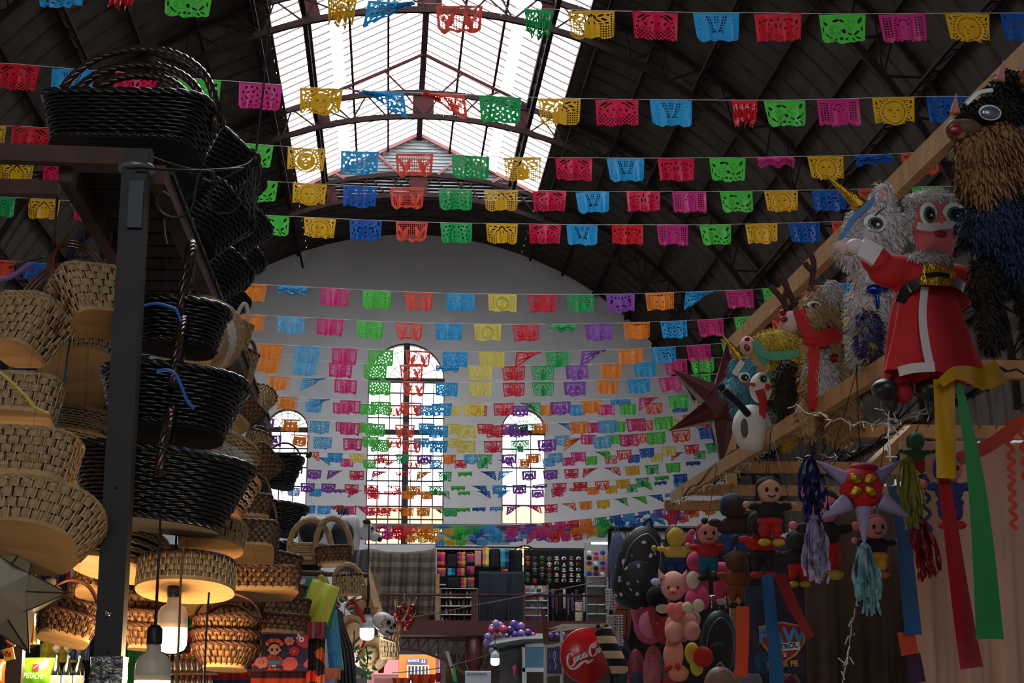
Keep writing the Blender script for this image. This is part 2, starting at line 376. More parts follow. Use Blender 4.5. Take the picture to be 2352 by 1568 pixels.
# ================================================ papel picado: cut paper flags on strings
def ell(u, v, cx, cy, rx, ry, a=0):
    x, y = u - cx, v - cy
    if a: x, y = x * cos(a) + y * sin(a), -x * sin(a) + y * cos(a)
    return (sqrt((x / rx) ** 2 + (y / ry) ** 2) - 1) * min(rx, ry)       # > 0 outside
def slots(u, v, cx, cy, r0, r1, n, duty=.5, ph=0):
    """ring of radial slots: > 0 outside the slots"""
    x, y = u - cx, v - cy; r = sqrt(x * x + y * y); a = atan2(y, x) * n / (2 * pi) + ph; a = abs((a % 1) - .5) * 2
    return max(r0 - r, r - r1, (a - duty) * r * 3 / n)
def gridh(u, v, p, duty=.62):
    return max(abs((u / p) % 1 - .5), abs((v / p) % 1 - .5)) * p - p * duty / 2
def lat(u, v, p, duty=.6): return gridh((u + v) * .707, (u - v) * .707, p, duty)
def leafs(u, v, L):
    d = 9
    for cx, cy, rx, ry, a in L: d = min(d, ell(abs(u), v, cx, cy, rx, ry, a))
    return d
# coordinates: u -1..1 across, v 0..1.36 down; every design returns > 0 where paper is left
def d_sun(u, v):
    d = min(slots(u, v, 0, .74, .50, .58, 44), leafs(u, v, [(.17, .64, .09, .03, 0), (.17, .56, .12, .014, -.2), (0, .94, .1, .018, 0), (.04, .76, .015, .07, -.2)]))
    d = min(d, slots(u, v, 0, .74, .68, .76, 30, .4)) if abs(u) < .9 else d
    return min(d, leafs(u, v, [(.82, .25, .05, .1, .5), (.82, .5, .03, .09, .1), (.83, 1.1, .03, .12, -.4), (.72, 1.2, .03, .1, -.5), (.6, .17, .12, .02, 0)]))
def d_sunray(u, v):
    d = min(slots(u, v, 0, .68, .33, .52, 26, .55), leafs(u, v, [(.12, .62, .07, .015, 0), (0, .82, .08, .015, 0)]))
    e = gridh(u, v, .095) if .5 < abs(u) < .74 and .1 < v < 1.15 and (u * u + (v - .68) ** 2) > .33 else 9
    return min(d, e, ell(abs(u), (v * 9) % 1 / 9 + .0, .84, .055, .05, .03) if v < 1.2 else 9)
def d_rose(u, v):
    d = min(slots(u, v, -.36, .72, .12, .17, 14), slots(u, v, -.36, .72, .22, .26, 24), slots(u, v, .36, .5, .12, .17, 14), slots(u, v, .36, .5, .22, .26, 24))
    h = 9
    for cx, cy, rx, ry, a in [(-.05, .3, .16, .07, .6), (-.3, .28, .12, .05, -.3), (.02, .78, .09, .06, 1), (.75, .3, .06, .12, .5), (.3, .92, .18, .05, .3), (.62, .88, .12, .05, -.7), (-.75, .42, .09, .05, .8), (-.1, 1.1, .07, .05, 0), (.12, 1.16, .06, .04, 0), (-.55, 1.1, .14, .03, .5), (-.7, .95, .1, .03, .9), (.7, 1.15, .12, .03, .6), (.85, .7, .03, .1, 0), (-.88, .7, .03, .12, 0), (.5, 1.18, .1, .025, .9), (-.35, 1.2, .09, .025, -.8)]: h = min(h, ell(u, v, cx, cy, rx * (1.25 if rx < .13 else .75), ry * (1.3 if rx < .13 else .8), a))
    return min(d, h)
def d_vase(u, v):
    e = gridh(u, v, .115, .66) if .3 < abs(u) < .93 and v > .68 and abs(u) > .3 + (1.0 - v) * .2 else (gridh(u, v, .115, .66) if abs(u) > .8 and v > .12 else 9)
    h = leafs(u, v, [(.14, .3, .05, .14, -.5), (.4, .22, .16, .045, -.3), (.55, .4, .15, .05, .4), (.3, .48, .13, .04, .5), (.12, .56, .03, .1, -.2), (.68, .58, .1, .04, .2), (0, .2, .04, .08, 0), (.4, .62, .12, .03, -.1), (.72, .2, .06, .05, 0)])
    return min(e, h, slots(u, v, 0, 1.0, .0, .0, 4), ell((abs(u) * 14) % 1 / 14, v, .036, 1.04, .012, .02) if abs(u) < .22 else 9)
def d_skull(u, v):
    e = lat(u, v, .13, .62) if v > .9 - .16 * abs(u) and v < 1.22 and abs(u) < .92 else 9
    h = leafs(u, v, [(.62, .2, .22, .05, .5), (.5, .3, .2, .035, .7), (.3, .18, .1, .04, .3), (.78, .45, .08, .03, -.5), (.17, .5, .06, .05, 0), (0, .64, .03, .05, 0), (.84, .66, .04, .07, 0), (.45, .55, .05, .09, .5), (.3, .75, .1, .02, .4), (.6, .74, .09, .03, -.3)])
    return min(e, h)
def d_medal(u, v):
    d = min(slots(u, v, 0, .82, .2, .3, 22, .5), ell(u, v, 0, .82, .085, .085))
    for cx, cy in ((-.62, .38), (-.22, .26), (.22, .26), (.62, .38)): d = min(d, ell(u, v, cx, cy, .045, .045), slots(u, v, cx, cy, .09, .12, 7, .4))
    h = leafs(u, v, [(.42, .52, .1, .06, .5), (.0, .44, .09, .05, 0), (.42, .2, .05, .05, 0), (.82, .2, .06, .09, 0), (.5, .72, .05, .1, .3), (.72, .66, .05, .09, -.3), (.84, .9, .04, .09, 0), (.62, 1.0, .1, .04, .5), (.36, 1.12, .1, .035, -.4), (0, 1.2, .1, .03, 0), (.72, 1.2, .07, .03, .3), (.25, .5, .05, .07, -.6)])
    return min(d, h)
def d_guitar(u, v):
    e = gridh(u + v * .2 * (1 if u > 0 else -1), v, .13, .7) if abs(abs(u) - .42 + .3 * v) < .1 and .15 < v < .85 else 9
    e2 = gridh(u, v, .12, .6) if abs(u) < .12 and .1 < v < .45 else 9
    return min(e, e2, slots(u, v, 0, 1.0, .26, .29, 18, .4), leafs(u, v, [(.1, .86, .05, .06, 0), (.24, .9, .04, .04, 0), (.75, .35, .12, .015, .5), (.7, .5, .14, .012, .5), (.8, .75, .04, .02, 0)]))
def d_daisy(u, v):
    d = 9
    for cx, cy in ((-.55, 1.0), (0, 1.08), (.55, 1.0)): d = min(d, slots(u, v, cx, cy, .09, .17, 10, .5), ell(u, v, cx, cy, .04, .04))
    return min(d, leafs(u, v, [(.1, .55, .05, .12, .2), (.3, .7, .08, .03, .5), (.55, .3, .15, .03, .5), (.8, .4, .05, .1, 0), (.3, .3, .1, .04, -.4), (.62, .6, .1, .03, -.3), (0, .25, .04, .1, 0), (.84, .75, .03, .08, 0), (.4, .48, .03, .06, 0)]))
def d_bird(u, v):
    body = min(ell(abs(u), v, .42, .75, .17, .3, -.35), ell(abs(u), v, .27, .42, .1, .1), ell(abs(u), v, .7, .6, .12, .34, .5), ell(abs(u), v, .52, 1.1, .1, .2, .5))
    e = gridh(u, v, .125, .74) if abs(u) < .88 and .1 < v < 1.25 else 9
    m = max(e, -body - .0) if e < 9 else 9
    m = max(m, v - 1.05 - .12 * (1 - u * u)) if m < 9 else 9
    return min(m, slots(u, v, .7 if u > 0 else -.7, .6, .08, .2, 16, .3), ell(abs(u), v, .28, .4, .02, .02))
def d_pumpkin(u, v):
    e = gridh(u, v, .12, .68) if (abs(u) > .68 or v < .22) and abs(u) < .93 and .1 < v < 1.2 and ell(u, v, 0, .8, .74, .55) > .02 else 9
    return min(e, leafs(u, v, [(.22, .68, .06, .05, 0), (.18, 1.02, .14, .022, .2), (.12, .2, .04, .08, -.4), (.5, 1.2, .16, .02, 0)]), slots(u, v, 0, .88, .13, .17, 12, .4))
def d_column(u, v):
    e = gridh(u, v, .125, .68) if .5 < abs(u) < .88 and .14 < v < 1.1 else 9
    return min(e, ell(abs(u), (v * 8) % 1 / 8, .36, .06, .07, .022) if .4 < v < 1.1 else 9, leafs(u, v, [(.22, .5, .06, .05, 0), (.1, .3, .13, .025, .6), (.3, .26, .15, .02, .9), (.0, .62, .03, .04, 0)]), ell(((u + 2) * 3.5) % 1 / 3.5, v, .143, 1.26, .04, .035))
def d_leaf(u, v):
    return leafs(u, v, [(.16, .25, .04, .09, .4), (.4, .2, .08, .04, .3), (.65, .26, .05, .09, -.4), (.3, .42, .04, .1, -.5), (.55, .5, .09, .035, .6), (.8, .5, .03, .09, 0), (.12, .6, .04, .08, .3), (.36, .7, .08, .03, .4), (.62, .78, .04, .1, .6), (.85, .85, .03, .09, 0), (.14, .9, .07, .04, .5), (.42, .98, .04, .09, -.3), (.7, 1.1, .09, .03, .6), (.2, 1.15, .08, .03, -.4), (0, .4, .03, .05, 0), (0, .78, .04, .04, 0), (0, 1.08, .03, .05, 0), (.5, 1.18, .03, .05, 0)])
def d_mask(u, v):
    return min(leafs(u, v, [(.26, .88, .14, .06, .35), (.62, .5, .06, .22, -.3), (.7, .85, .03, .14, .2), (.12, .3, .05, .12, .2), (.36, .26, .1, .05, .4), (.6, .2, .08, .04, 0)]), slots(u, v, 0, .55, .72, .78, 34, .45), slots(u, v, 0, .55, .6, .65, 26, .4) if v > .8 else 9)
def d_basket(u, v):
    e = gridh(u, v, .13, .72) if abs(u) > .38 and abs(u) < .92 and .1 < v < 1.18 else 9
    fl = min(ell(abs(u), v, .62, .72, .18, .18), ell(abs(u), v, .3, .95, .32, .1))
    e = max(e, -fl) if e < 9 else 9
    return min(e, slots(u, v, 0, .52, .1, .16, 8, .5), slots(u, v, .62 if u > 0 else -.62, .72, .06, .12, 8, .5), ell((abs(u) * 7) % 1 / 7, v, .07, 1.08, .02, .12) if abs(u) < .36 else 9, leafs(u, v, [(.26, .42, .05, .12, .4), (.2, .24, .08, .04, .5), (0, .18, .05, .05, 0), (.18, .75, .05, .05, 0)]))
def bottom(kind, u):
    a = abs(u)
    if kind == 'zig': return 1.34 - .11 * abs((u * 6.5) % 1 - .5) * 2
    if kind == 'scal': return 1.27 + .08 * abs(sin(u * pi * 4))
    if kind == 'tails': return 1.36 - (.16 * max(0, 1 - abs(a - .62) / .12)) - .08 * (a > .72)
    if kind == 'wave': return 1.3 + .06 * cos(u * pi * 3) - .1 * max(0, a - .85) / .15
    return 1.34 - .3 * max(0, a - .8) ** 2 / .04 * .5 - .05 * max(0, 1 - abs(a - .35) / .12)
DES = {'S': (d_sun, 'tails', 'sun face'), 'Y': (d_sunray, 'zig', 'small slotted sun'), 'R': (d_rose, 'lobes', 'two rosettes'), 'V': (d_vase, 'lobes', 'vase and mesh'),
       'K': (d_skull, 'zig', 'skull and lattice'), 'M': (d_medal, 'tails', 'medallion and four flowers'), 'G': (d_guitar, 'lobes', 'guitar'), 'D': (d_daisy, 'zig', 'three daisies'),
       'B': (d_bird, 'wave', 'two facing birds'), 'P': (d_pumpkin, 'zig', 'pumpkin face'), 'C': (d_column, 'scal', 'two mesh columns'), 'L': (d_leaf, 'lobes', 'small leaf cuts'),
       'A': (d_mask, 'tails', 'curved mask eyes'), 'F': (d_basket, 'zig', 'basket of flowers')}
def sheet(des, state, seed, NX=46):
    """one cut sheet, 2 wide (u) and about 1.36 high, contoured from its design, folded as it hangs"""
    fn, bk, _ = DES[des]; NY = int(NX * .7); H = 1.40; rnd = random.Random(seed)
    def f(u, v):
        e = min(1 - abs(u) + .012 * sin(v * 60), bottom(bk, u) - v)
        if v < .07: return e if v > -.001 else -1
        return min(e, fn(u, v)) if e > .03 else e
    X = [-1.02 + 2.04 * i / NX for i in range(NX + 1)]; Y = [H * j / NY for j in range(NY + 1)]
    g = [[f(x, y) for x in X] for y in Y]; vs = []; idx = {}; fs = []
    def vert(key, p):
        if key not in idx: idx[key] = len(vs); vs.append(p)
        return idx[key]
    for j in range(NY):
        for i in range(NX):
            c = ((i, j), (i + 1, j), (i + 1, j + 1), (i, j + 1)); val = [g[q][p] for p, q in c]
            if max(val) <= 0: continue
            poly = []
            for k in range(4):
                (p, q), (p2, q2) = c[k], c[(k + 1) % 4]; a, b = val[k], val[(k + 1) % 4]
                if a > 0: poly.append(vert((p, q), (X[p], Y[q])))
                if (a > 0) != (b > 0):
                    t = a / (a - b); t = min(.97, max(.03, t)); key = ((p, q), (p2, q2)) if (p, q) < (p2, q2) else ((p2, q2), (p, q))
                    poly.append(vert(key, (X[p] + (X[p2] - X[p]) * t, Y[q] + (Y[q2] - Y[q]) * t)))
            if len(poly) > 2: fs.append(tuple(poly))
    ph = rnd.uniform(0, 6); am = rnd.uniform(.06, .11); taper = rnd.uniform(.05, .13); fl = rnd.choice((-1, 1)); out = []
    for u, v in vs:
        w = v / 1.36; x, y, z = u, 0, -v
        if state == 'n':
            x = u * (1 - taper * w) + .03 * w * sin(ph); y = am * w * sin(u * 5 + ph) + am * .7 * w * sin(u * 11 + ph * 2)
            z = -v * (1 - .05 * w * (1 + sin(u * 5 + ph)))
        elif state in 'hH':                                  # one side has slid up the string and hangs as a bunched triangle
            s = fl if state == 'h' else -fl; q = max(0, (u * s + 1) / 2); k = .12 + .88 * q ** 1.1
            z = -v * k - .04 * sin(v * 14) * (1 - q); y = .16 * (1 - q) * sin(v * 16) + am * w * sin(u * 6); x = u * (1 - .25 * w * (1 - q) * 1) + s * .2 * w
        elif state == 'r':                                   # rolled up on the string
            z = -v * .42 - .09 * w * sin(u * 7 + ph); y = .13 * sin(v * 9) + .05 * sin(u * 8 + v * 5); x = u * (1 - .06 * w)
        elif state == 'c':                                   # crumpled along its height
            x = u * (.62 - .12 * w) + .3 * fl; y = .2 * sin(u * 13 + v * 2) * w + .05 * sin(v * 9); z = -v * (.92 + .12 * sin(u * 9 + ph))
        out.append((x, y, z))
    b = MB(); b.smooth = False; b.add(out, [t[::-1] for t in fs]); return b
def paper(name, rgb):
    m = mat(name, tuple(int(x * .82) for x in rgb), .38, 0, .08, 14, trans=.42); m.node_tree.nodes['Principled BSDF'].inputs['Specular IOR Level'].default_value = .6; return m
PAP = {'r': ('red', (225, 24, 44)), 'c': ('crimson', (222, 18, 70)), 'b': ('sky blue', (40, 160, 222)), 'n': ('dark blue', (22, 92, 184)), 'g': ('light green', (84, 205, 70)),
       'e': ('green', (30, 168, 84)), 'm': ('magenta', (214, 46, 130)), 'k': ('pink', (228, 50, 128)), 'y': ('yellow', (240, 178, 24)), 'l': ('pale yellow', (240, 214, 70)),
       'o': ('orange', (250, 134, 24)), 's': ('coral', (244, 78, 56)), 'p': ('purple', (142, 74, 176)), 't': ('pale blue', (90, 176, 226)), 'a': ('amber', (226, 140, 20))}
PM = {k: paper(n + ' cut paper', c) for k, (n, c) in PAP.items()}
# strings, from the top of the photo down: (ordinal words, flag width in px, metres down the hall, [(x centre, y top, colour, design, state)])
T1 = 'rk'
ROWS = [
 ('top', 108, 16.0, [(140,-48,'b','M','n'),(268,-48,'r','D','c'),(435,-26,'g','R','n'),(770,-6,'y','S','c'),(900,3,'b','M','h'),(1055,12,'s','B','n'),(1222,20,'e','L','c'),(1358,24,'y','V','n'),(1505,27,'c','K','n'),(1645,29,'b','G','n'),(1787,30,'r','D','n'),(1935,32,'g','R','n'),(2072,31,'m','C','n'),(2222,30,'y','S','n'),(2350,30,'n','M','n')]),
 ('second', 99, 18.6, [(42,147,'r','K','n'),(168,158,'b','G','n'),(314,168,'c','D','n'),(458,181,'g','R','n'),(599,191,'m','L','n'),(738,202,'y','S','n'),(878,210,'b','M','H'),(1018,215,'s','B','h'),(1149,221,'e','L','n'),(1285,225,'y','V','n'),(1417,228,'c','K','n'),(1541,229,'b','G','n'),(1696,230,'r','D','c'),(1802,230,'g','R','n'),(1925,227,'m','C','n'),(2052,223,'y','S','n'),(2176,221,'n','M','n')]),
 ('third', 87, 20.7, [(-30,288,'y','V','n'),(72,291,'r','K','n'),(200,300,'b','G','n'),(330,310,'r','D','n'),(460,321,'g','R','n'),(585,331,'g','R','n'),(705,340,'y','S','n'),(827,347,'b','M','n'),(952,352,'s','B','n'),(1081,357,'e','L','n'),(1200,361,'y','V','n'),(1318,362,'c','K','n'),(1437,363,'b','G','n'),(1553,363,'c','D','n'),(1671,362,'g','R','n'),(1783,360,'m','C','r'),(1896,358,'y','S','n'),(2008,355,'n','M','r'),(2112,350,'s','B','n'),(2230,345,'g','L','n')]),
 ('fourth', 78, 22.2, [(40,372,'y','V','n'),(140,380,'c','K','n'),(255,388,'b','G','n'),(370,397,'r','D','n'),(486,407,'m','C','n'),(600,415,'g','R','n'),(712,421,'y','S','n'),(827,427,'n','M','n'),(935,431,'s','B','n'),(1046,434,'e','L','n'),(1151,436,'y','V','n'),(1262,438,'c','K','n'),(1361,440,'b','G','n'),(1478,439,'c','D','n'),(1583,440,'m','C','n'),(1691,439,'g','R','n'),(1794,437,'y','S','n'),(1902,436,'n','M','n'),(2010,433,'s','B','n'),(2130,428,'g','L','n')]),
 ('fifth', 74, 23.7, [(-2,452,'e','L','n'),(102,457,'y','V','n'),(208,464,'c','K','n'),(314,472,'b','G','n'),(420,480,'r','D','n'),(524,488,'m','C','n'),(628,495,'g','R','n'),(735,500,'y','S','n'),(840,505,'n','M','n'),(946,509,'s','B','n'),(1048,512,'e','L','n'),(1153,513,'y','V','n'),(1252,515,'c','K','n'),(1337,516,'b','G','n'),(1441,516,'r','D','n'),(1545,516,'m','C','n'),(1643,516,'g','R','n'),(1749,513,'y','S','n'),(1847,511,'n','M','n'),(1945,508,'s','B','n')]),
 ('sixth', 66, 27.7, [(2,597,'s','P','n'),(90,604,'n','M','n'),(182,612,'l','F','n'),(285,622,'r','F','n'),(385,633,'e','L','n'),(485,643,'p','A','n'),(580,652,'o','P','n'),(672,657,'b','M','r'),(770,662,'k','C','n'),(866,667,'g','L','n'),(962,671,'s','B','n'),(1058,674,'b','D','n'),(1154,675,'l','Y','n'),(1247,676,'r','F','n'),(1333,676,'e','V','n'),(1425,675,'p','A','n'),(1515,672,'o','P','n'),(1607,669,'b','M','h'),(1698,666,'k','C','n'),(1783,661,'g','L','n'),(1867,656,'s','B','n'),(1950,650,'b','D','n')]),
 ('seventh', 62, 29.9, [(55,668,'s','P','n'),(125,674,'n','M','n'),(215,683,'l','Y','n'),(305,692,'r','F','n'),(395,702,'e','V','n'),(490,713,'p','A','n'),(578,722,'o','P','n'),(669,727,'t','M','n'),(759,732,'k','C','n'),(850,737,'g','L','n'),(940,741,'s','B','n'),(1031,743,'b','D','n'),(1120,744,'l','Y','n'),(1208,745,'r','F','n'),(1291,744,'e','V','r'),(1375,743,'p','A','n'),(1462,740,'o','P','n'),(1547,737,'b','M','n'),(1631,733,'k','C','n'),(1716,727,'g','L','n'),(1800,722,'s','B','n'),(1880,716,'b','D','n'),(1960,709,'l','Y','n')]),
 ('eighth', 58, 32.2, [(622,790,'o','P','n'),(707,795,'t','M','n'),(792,799,'k','C','n'),(875,803,'g','L','n'),(960,805,'s','B','n'),(1046,807,'b','D','n'),(1130,808,'l','Y','n'),(1215,808,'r','F','h'),(1281,807,'e','V','n'),(1365,804,'p','A','h'),(1447,801,'o','P','n'),(1523,797,'b','M','n'),(1604,792,'k','C','n'),(1685,786,'g','L','n'),(1962,768,'l','Y','n')]),
 ('ninth', 54, 33.8, [(618,823,'o','P','n'),(702,828,'t','M','n'),(783,833,'k','C','n'),(862,836,'g','L','n'),(945,838,'s','B','n'),(1028,839,'b','D','r'),(1103,840,'l','Y','n'),(1180,840,'r','F','n'),(1247,839,'e','V','n'),(1325,838,'p','A','n'),(1403,835,'o','P','n'),(1480,831,'b','M','n'),(1552,826,'k','C','n'),(1612,822,'g','L','n')]),
 ('tenth', 52, 35.4, [(640,864,'o','P','n'),(722,867,'t','M','h'),(795,871,'k','C','n'),(872,874,'g','L','n'),(950,876,'s','B','n'),(1026,878,'b','D','n'),(1103,878,'l','Y','n'),(1180,878,'r','F','n'),(1247,877,'e','V','n'),(1320,876,'p','A','n'),(1394,873,'o','P','n'),(1466,870,'b','M','n'),(1538,865,'k','C','n'),(1607,859,'g','L','n')]),
 ('eleventh', 48, 37.2, [(576,890,'p','A','n'),(660,911,'o','P','n'),(735,915,'t','M','h'),(805,919,'k','C','n'),(875,922,'g','L','n'),(945,924,'s','B','n'),(1015,926,'b','D','n'),(1088,926,'l','Y','n'),(1157,925,'r','F','n'),(1218,924,'e','V','h'),(1287,922,'p','A','n'),(1358,919,'o','P','n'),(1425,916,'b','M','r'),(1492,912,'k','C','H'),(1558,907,'g','L','n'),(1625,902,'s','B','n')]),
 ('twelfth', 40, 38.6, [(720,922,'t','M','n'),(785,925,'k','C','n'),(845,927,'g','L','n'),(905,930,'s','B','n'),(975,931,'b','D','n'),(1040,931,'l','Y','n'),(1100,931,'r','F','n'),(1195,931,'p','A','n'),(1258,930,'o','P','n'),(1325,929,'b','M','n'),(1392,928,'k','C','n'),(1442,927,'g','L','n'),(1502,925,'s','B','n'),(1560,922,'n','D','n'),(1616,919,'l','Y','n')]),
 ('thirteenth', 46, 40.0, [(668,963,'o','P','n'),(735,966,'t','M','n'),(805,970,'k','C','n'),(862,973,'g','L','n'),(930,975,'s','B','n'),(1007,977,'b','D','n'),(1072,977,'l','Y','n'),(1138,976,'r','F','n'),(1190,975,'p','A','n'),(1205,974,'e','V','r'),(1330,968,'o','P','n'),(1395,965,'t','M','n'),(1460,961,'k','C','n'),(1523,957,'g','L','n'),(1590,951,'s','B','n')]),
 ('fourteenth', 38, 41.0, [(612,960,'p','A','n'),(790,968,'k','C','n'),(838,970,'g','L','n'),(980,972,'b','D','n'),(1042,973,'l','Y','n'),(1115,973,'r','F','n'),(1170,973,'p','A','n'),(1240,972,'o','P','n'),(1300,971,'b','M','H'),(1365,970,'k','C','n'),(1418,968,'g','L','n'),(1480,965,'s','B','n'),(1542,962,'l','Y','n'),(1612,958,'r','F','n')]),
 ('fifteenth', 44, 41.8, [(625,1000,'p','A','n'),(690,998,'o','P','n'),(741,1003,'t','M','n'),(810,1006,'k','C','n'),(872,1009,'g','L','n'),(945,1011,'s','B','n'),(1007,1012,'b','D','n'),(1070,1012,'l','Y','n'),(1133,1012,'r','F','n'),(1194,1011,'e','V','n'),(1256,1009,'p','A','n'),(1318,1006,'o','P','h'),(1382,1002,'t','M','n'),(1443,997,'k','C','n'),(1506,992,'g','L','n'),(1563,987,'s','B','n'),(1625,980,'n','D','n')]),
 ('sixteenth', 36, 42.4, [(850,1003,'g','L','n'),(905,1005,'s','B','n'),(968,1006,'b','D','n'),(1045,1006,'l','Y','n'),(1290,1000,'t','M','n'),(1352,998,'k','C','n'),(1410,997,'g','L','n'),(1475,995,'s','B','n'),(1640,984,'r','F','n')]),
 ('seventeenth', 35, 42.8, [(715,1037,'s','B','h'),(770,1040,'b','D','n'),(820,1041,'l','Y','n'),(876,1043,'r','F','n'),(925,1043,'e','V','n'),(975,1044,'p','A','n'),(1030,1044,'o','P','n'),(1082,1043,'t','M','n'),(1115,1043,'e','V','n'),(1170,1043,'p','A','n'),(1225,1042,'o','P','n'),(1275,1040,'t','M','n'),(1328,1038,'k','C','n'),(1383,1036,'g','L','h'),(1433,1033,'s','B','n'),(1485,1029,'n','D','n'),(1535,1025,'l','Y','n'),(1588,1021,'r','F','n'),(1636,1017,'e','V','n')]),
 ('eighteenth', 30, 43.2, [(685,1048,'o','P','n'),(742,1050,'b','D','h'),(797,1053,'k','C','n'),(849,1055,'g','L','n'),(900,1056,'r','F','h'),(950,1056,'s','B','n'),(1000,1056,'b','M','n'),(1058,1056,'r','F','n'),(1108,1056,'e','V','n'),(1160,1055,'p','A','H'),(1205,1054,'o','P','n'),(1260,1052,'t','M','n'),(1305,1050,'k','C','n'),(1357,1048,'g','L','n'),(1403,1046,'s','B','n'),(1455,1044,'n','D','n'),(1507,1041,'l','Y','n'),(1558,1038,'r','F','h'),(1606,1035,'e','V','n')]),
 ('nineteenth', 34, 43.6, [(672,1076,'b','D','n'),(722,1078,'p','A','n'),(771,1080,'p','A','h'),(820,1081,'c','F','n'),(873,1082,'r','K','h'),(925,1083,'r','B','r'),(976,1083,'a','S','H'),(1022,1083,'e','V','n'),(1068,1083,'g','L','r'),(1120,1082,'n','D','h'),(1163,1082,'b','M','h'),(1215,1081,'p','A','n'),(1264,1079,'p','A','n'),(1312,1077,'c','F','n'),(1357,1075,'r','K','h'),(1405,1073,'s','B','h'),(1452,1070,'y','S','n'),(1497,1067,'e','V','n'),(1545,1063,'g','L','n'),(1592,1059,'n','D','r')]),
 ('twentieth', 33, 44.0, [(660,1108,'b','D','n'),(707,1109,'p','A','n'),(755,1110,'p','A','n'),(808,1112,'c','F','n'),(853,1114,'r','K','n'),(903,1115,'s','B','h'),(950,1116,'a','S','n'),(1000,1116,'e','V','n'),(1052,1116,'g','L','r'),(1100,1115,'n','D','h'),(1147,1114,'b','M','n'),(1193,1113,'p','A','n'),(1240,1112,'p','A','r'),(1285,1109,'c','F','n'),(1333,1107,'r','K','n'),(1382,1104,'s','B','n'),(1430,1101,'y','S','n'),(1475,1097,'e','V','n'),(1520,1093,'g','L','r'),(1562,1088,'n','D','n')]),
 ('twenty-first', 29, 44.4, [(675,1120,'t','M','n'),(725,1122,'b','D','n'),(778,1123,'p','A','r'),(817,1125,'c','F','h'),(858,1127,'r','F','n'),(897,1128,'r','B','r'),(938,1128,'o','P','n'),(980,1128,'a','S','n'),(1018,1128,'e','V','h'),(1066,1128,'g','L','r'),(1110,1127,'n','D','h'),(1160,1126,'b','M','h'),(1235,1124,'p','A','n'),(1280,1122,'c','F','n'),(1322,1120,'s','B','r'),(1362,1118,'o','P','n'),(1403,1115,'y','S','n'),(1450,1112,'e','V','n'),(1480,1109,'g','L','h'),(1517,1105,'n','D','r'),(1560,1100,'b','M','n')]),
 ('twenty-second', 31, 44.8, [(682,1159,'b','D','n'),(710,1160,'b','D','n'),(744,1161,'b','M','n'),(775,1161,'p','A','r'),(803,1162,'k','C','n'),(830,1162,'k','C','h'),(854,1165,'c','F','n'),(882,1165,'r','K','n'),(912,1166,'r','B','r'),(935,1166,'o','P','n'),(972,1166,'a','S','n'),(1007,1166,'e','V','h'),(1035,1166,'e','L','n'),(1065,1166,'g','L','r'),(1100,1165,'n','D','r'),(1140,1164,'b','M','r'),(1180,1163,'p','A','h'),(1225,1161,'m','C','h'),(1265,1158,'c','F','n'),(1305,1155,'s','B','h'),(1345,1151,'o','P','n'),(1385,1148,'y','S','n'),(1425,1144,'e','V','h'),(1467,1140,'g','L','h'),(1505,1136,'n','D','h'),(1542,1132,'b','M','r')]),
]
# the crowded lowest strings by the gallery
def low(y0, x0, x1, step, w, off, Y):
    seq = [(860, 'mkp'), (900, 'gkm'), (950, 'sor'), (1000, 'yol'), (1045, 'ylb'), (1080, 'ge'), (1110, 'ben'), (1150, 'bt'), (1200, 'pmt'), (1250, 'kmp'), (1300, 'rks'), (1345, 'osr'), (1375, 'yoe'), (1410, 'yeg'), (1450, 'ben'), (1485, 'nb'), (1520, 'pb'), (1560, 'rpk'), (1610, 'rso'), (1700, 'oso')]
    rnd = random.Random(int(y0)); out = []; x = x0; i = off
    while x < x1:
        c = next(s for q, s in seq if x < q); t = max(0, (x - 1150) / 500); c = c[i % len(c)]; i += 1
        out.append((x, y0 - 60 * t ** 1.5, c, rnd.choice('LMSDAC'), rnd.choice('nnnnnhr'))); x += step * rnd.uniform(.8, 1.2)
    return (Y, w, out)
for nm, (Y, w, L) in zip(('twenty-third', 'twenty-fourth', 'twenty-fifth', 'twenty-sixth', 'twenty-seventh'), (low(1206, 845, 1660, 33, 28, 0, 44.9), low(1213, 860, 1640, 36, 27, 1, 45.1), low(1222, 835, 1630, 31, 26, 2, 45.3), low(1230, 850, 1600, 30, 25, 1, 45.45), low(1238, 1010, 1400, 28, 23, 2, 45.55))):
    ROWS.append((nm, w, Y, L))
ALL = []
for ri, (nm, w, Y, L) in enumerate(ROWS):
    for k, (x, y, c, d, st) in enumerate(L): ALL.append((w + (0 if st == 'n' else -1) * .3, ri, k))
ALL.sort(key=lambda t: (-t[0], t[1], t[2])); SOLO = set((r, k) for _, r, k in ALL[:300])
ORD = ['first', 'second', 'third', 'fourth', 'fifth', 'sixth', 'seventh', 'eighth', 'ninth', 'tenth', 'eleventh', 'twelfth', 'thirteenth', 'fourteenth', 'fifteenth', 'sixteenth', 'seventeenth', 'eighteenth', 'nineteenth', 'twentieth', 'twenty-first', 'twenty-second', 'twenty-third', 'twenty-fourth', 'twenty-fifth', 'twenty-sixth', 'twenty-seventh', 'twenty-eighth', 'twenty-ninth', 'thirtieth']
STATE = {'n': '', 'h': ' slid into a bunched triangle', 'H': ' slid into a bunched triangle', 'r': ' rolled up on its string', 'c': ' crumpled narrow'}
MC = {}; mass = MB(); PK = list(PAP)
thread = mat('pale nylon thread', (190, 186, 178), .5)
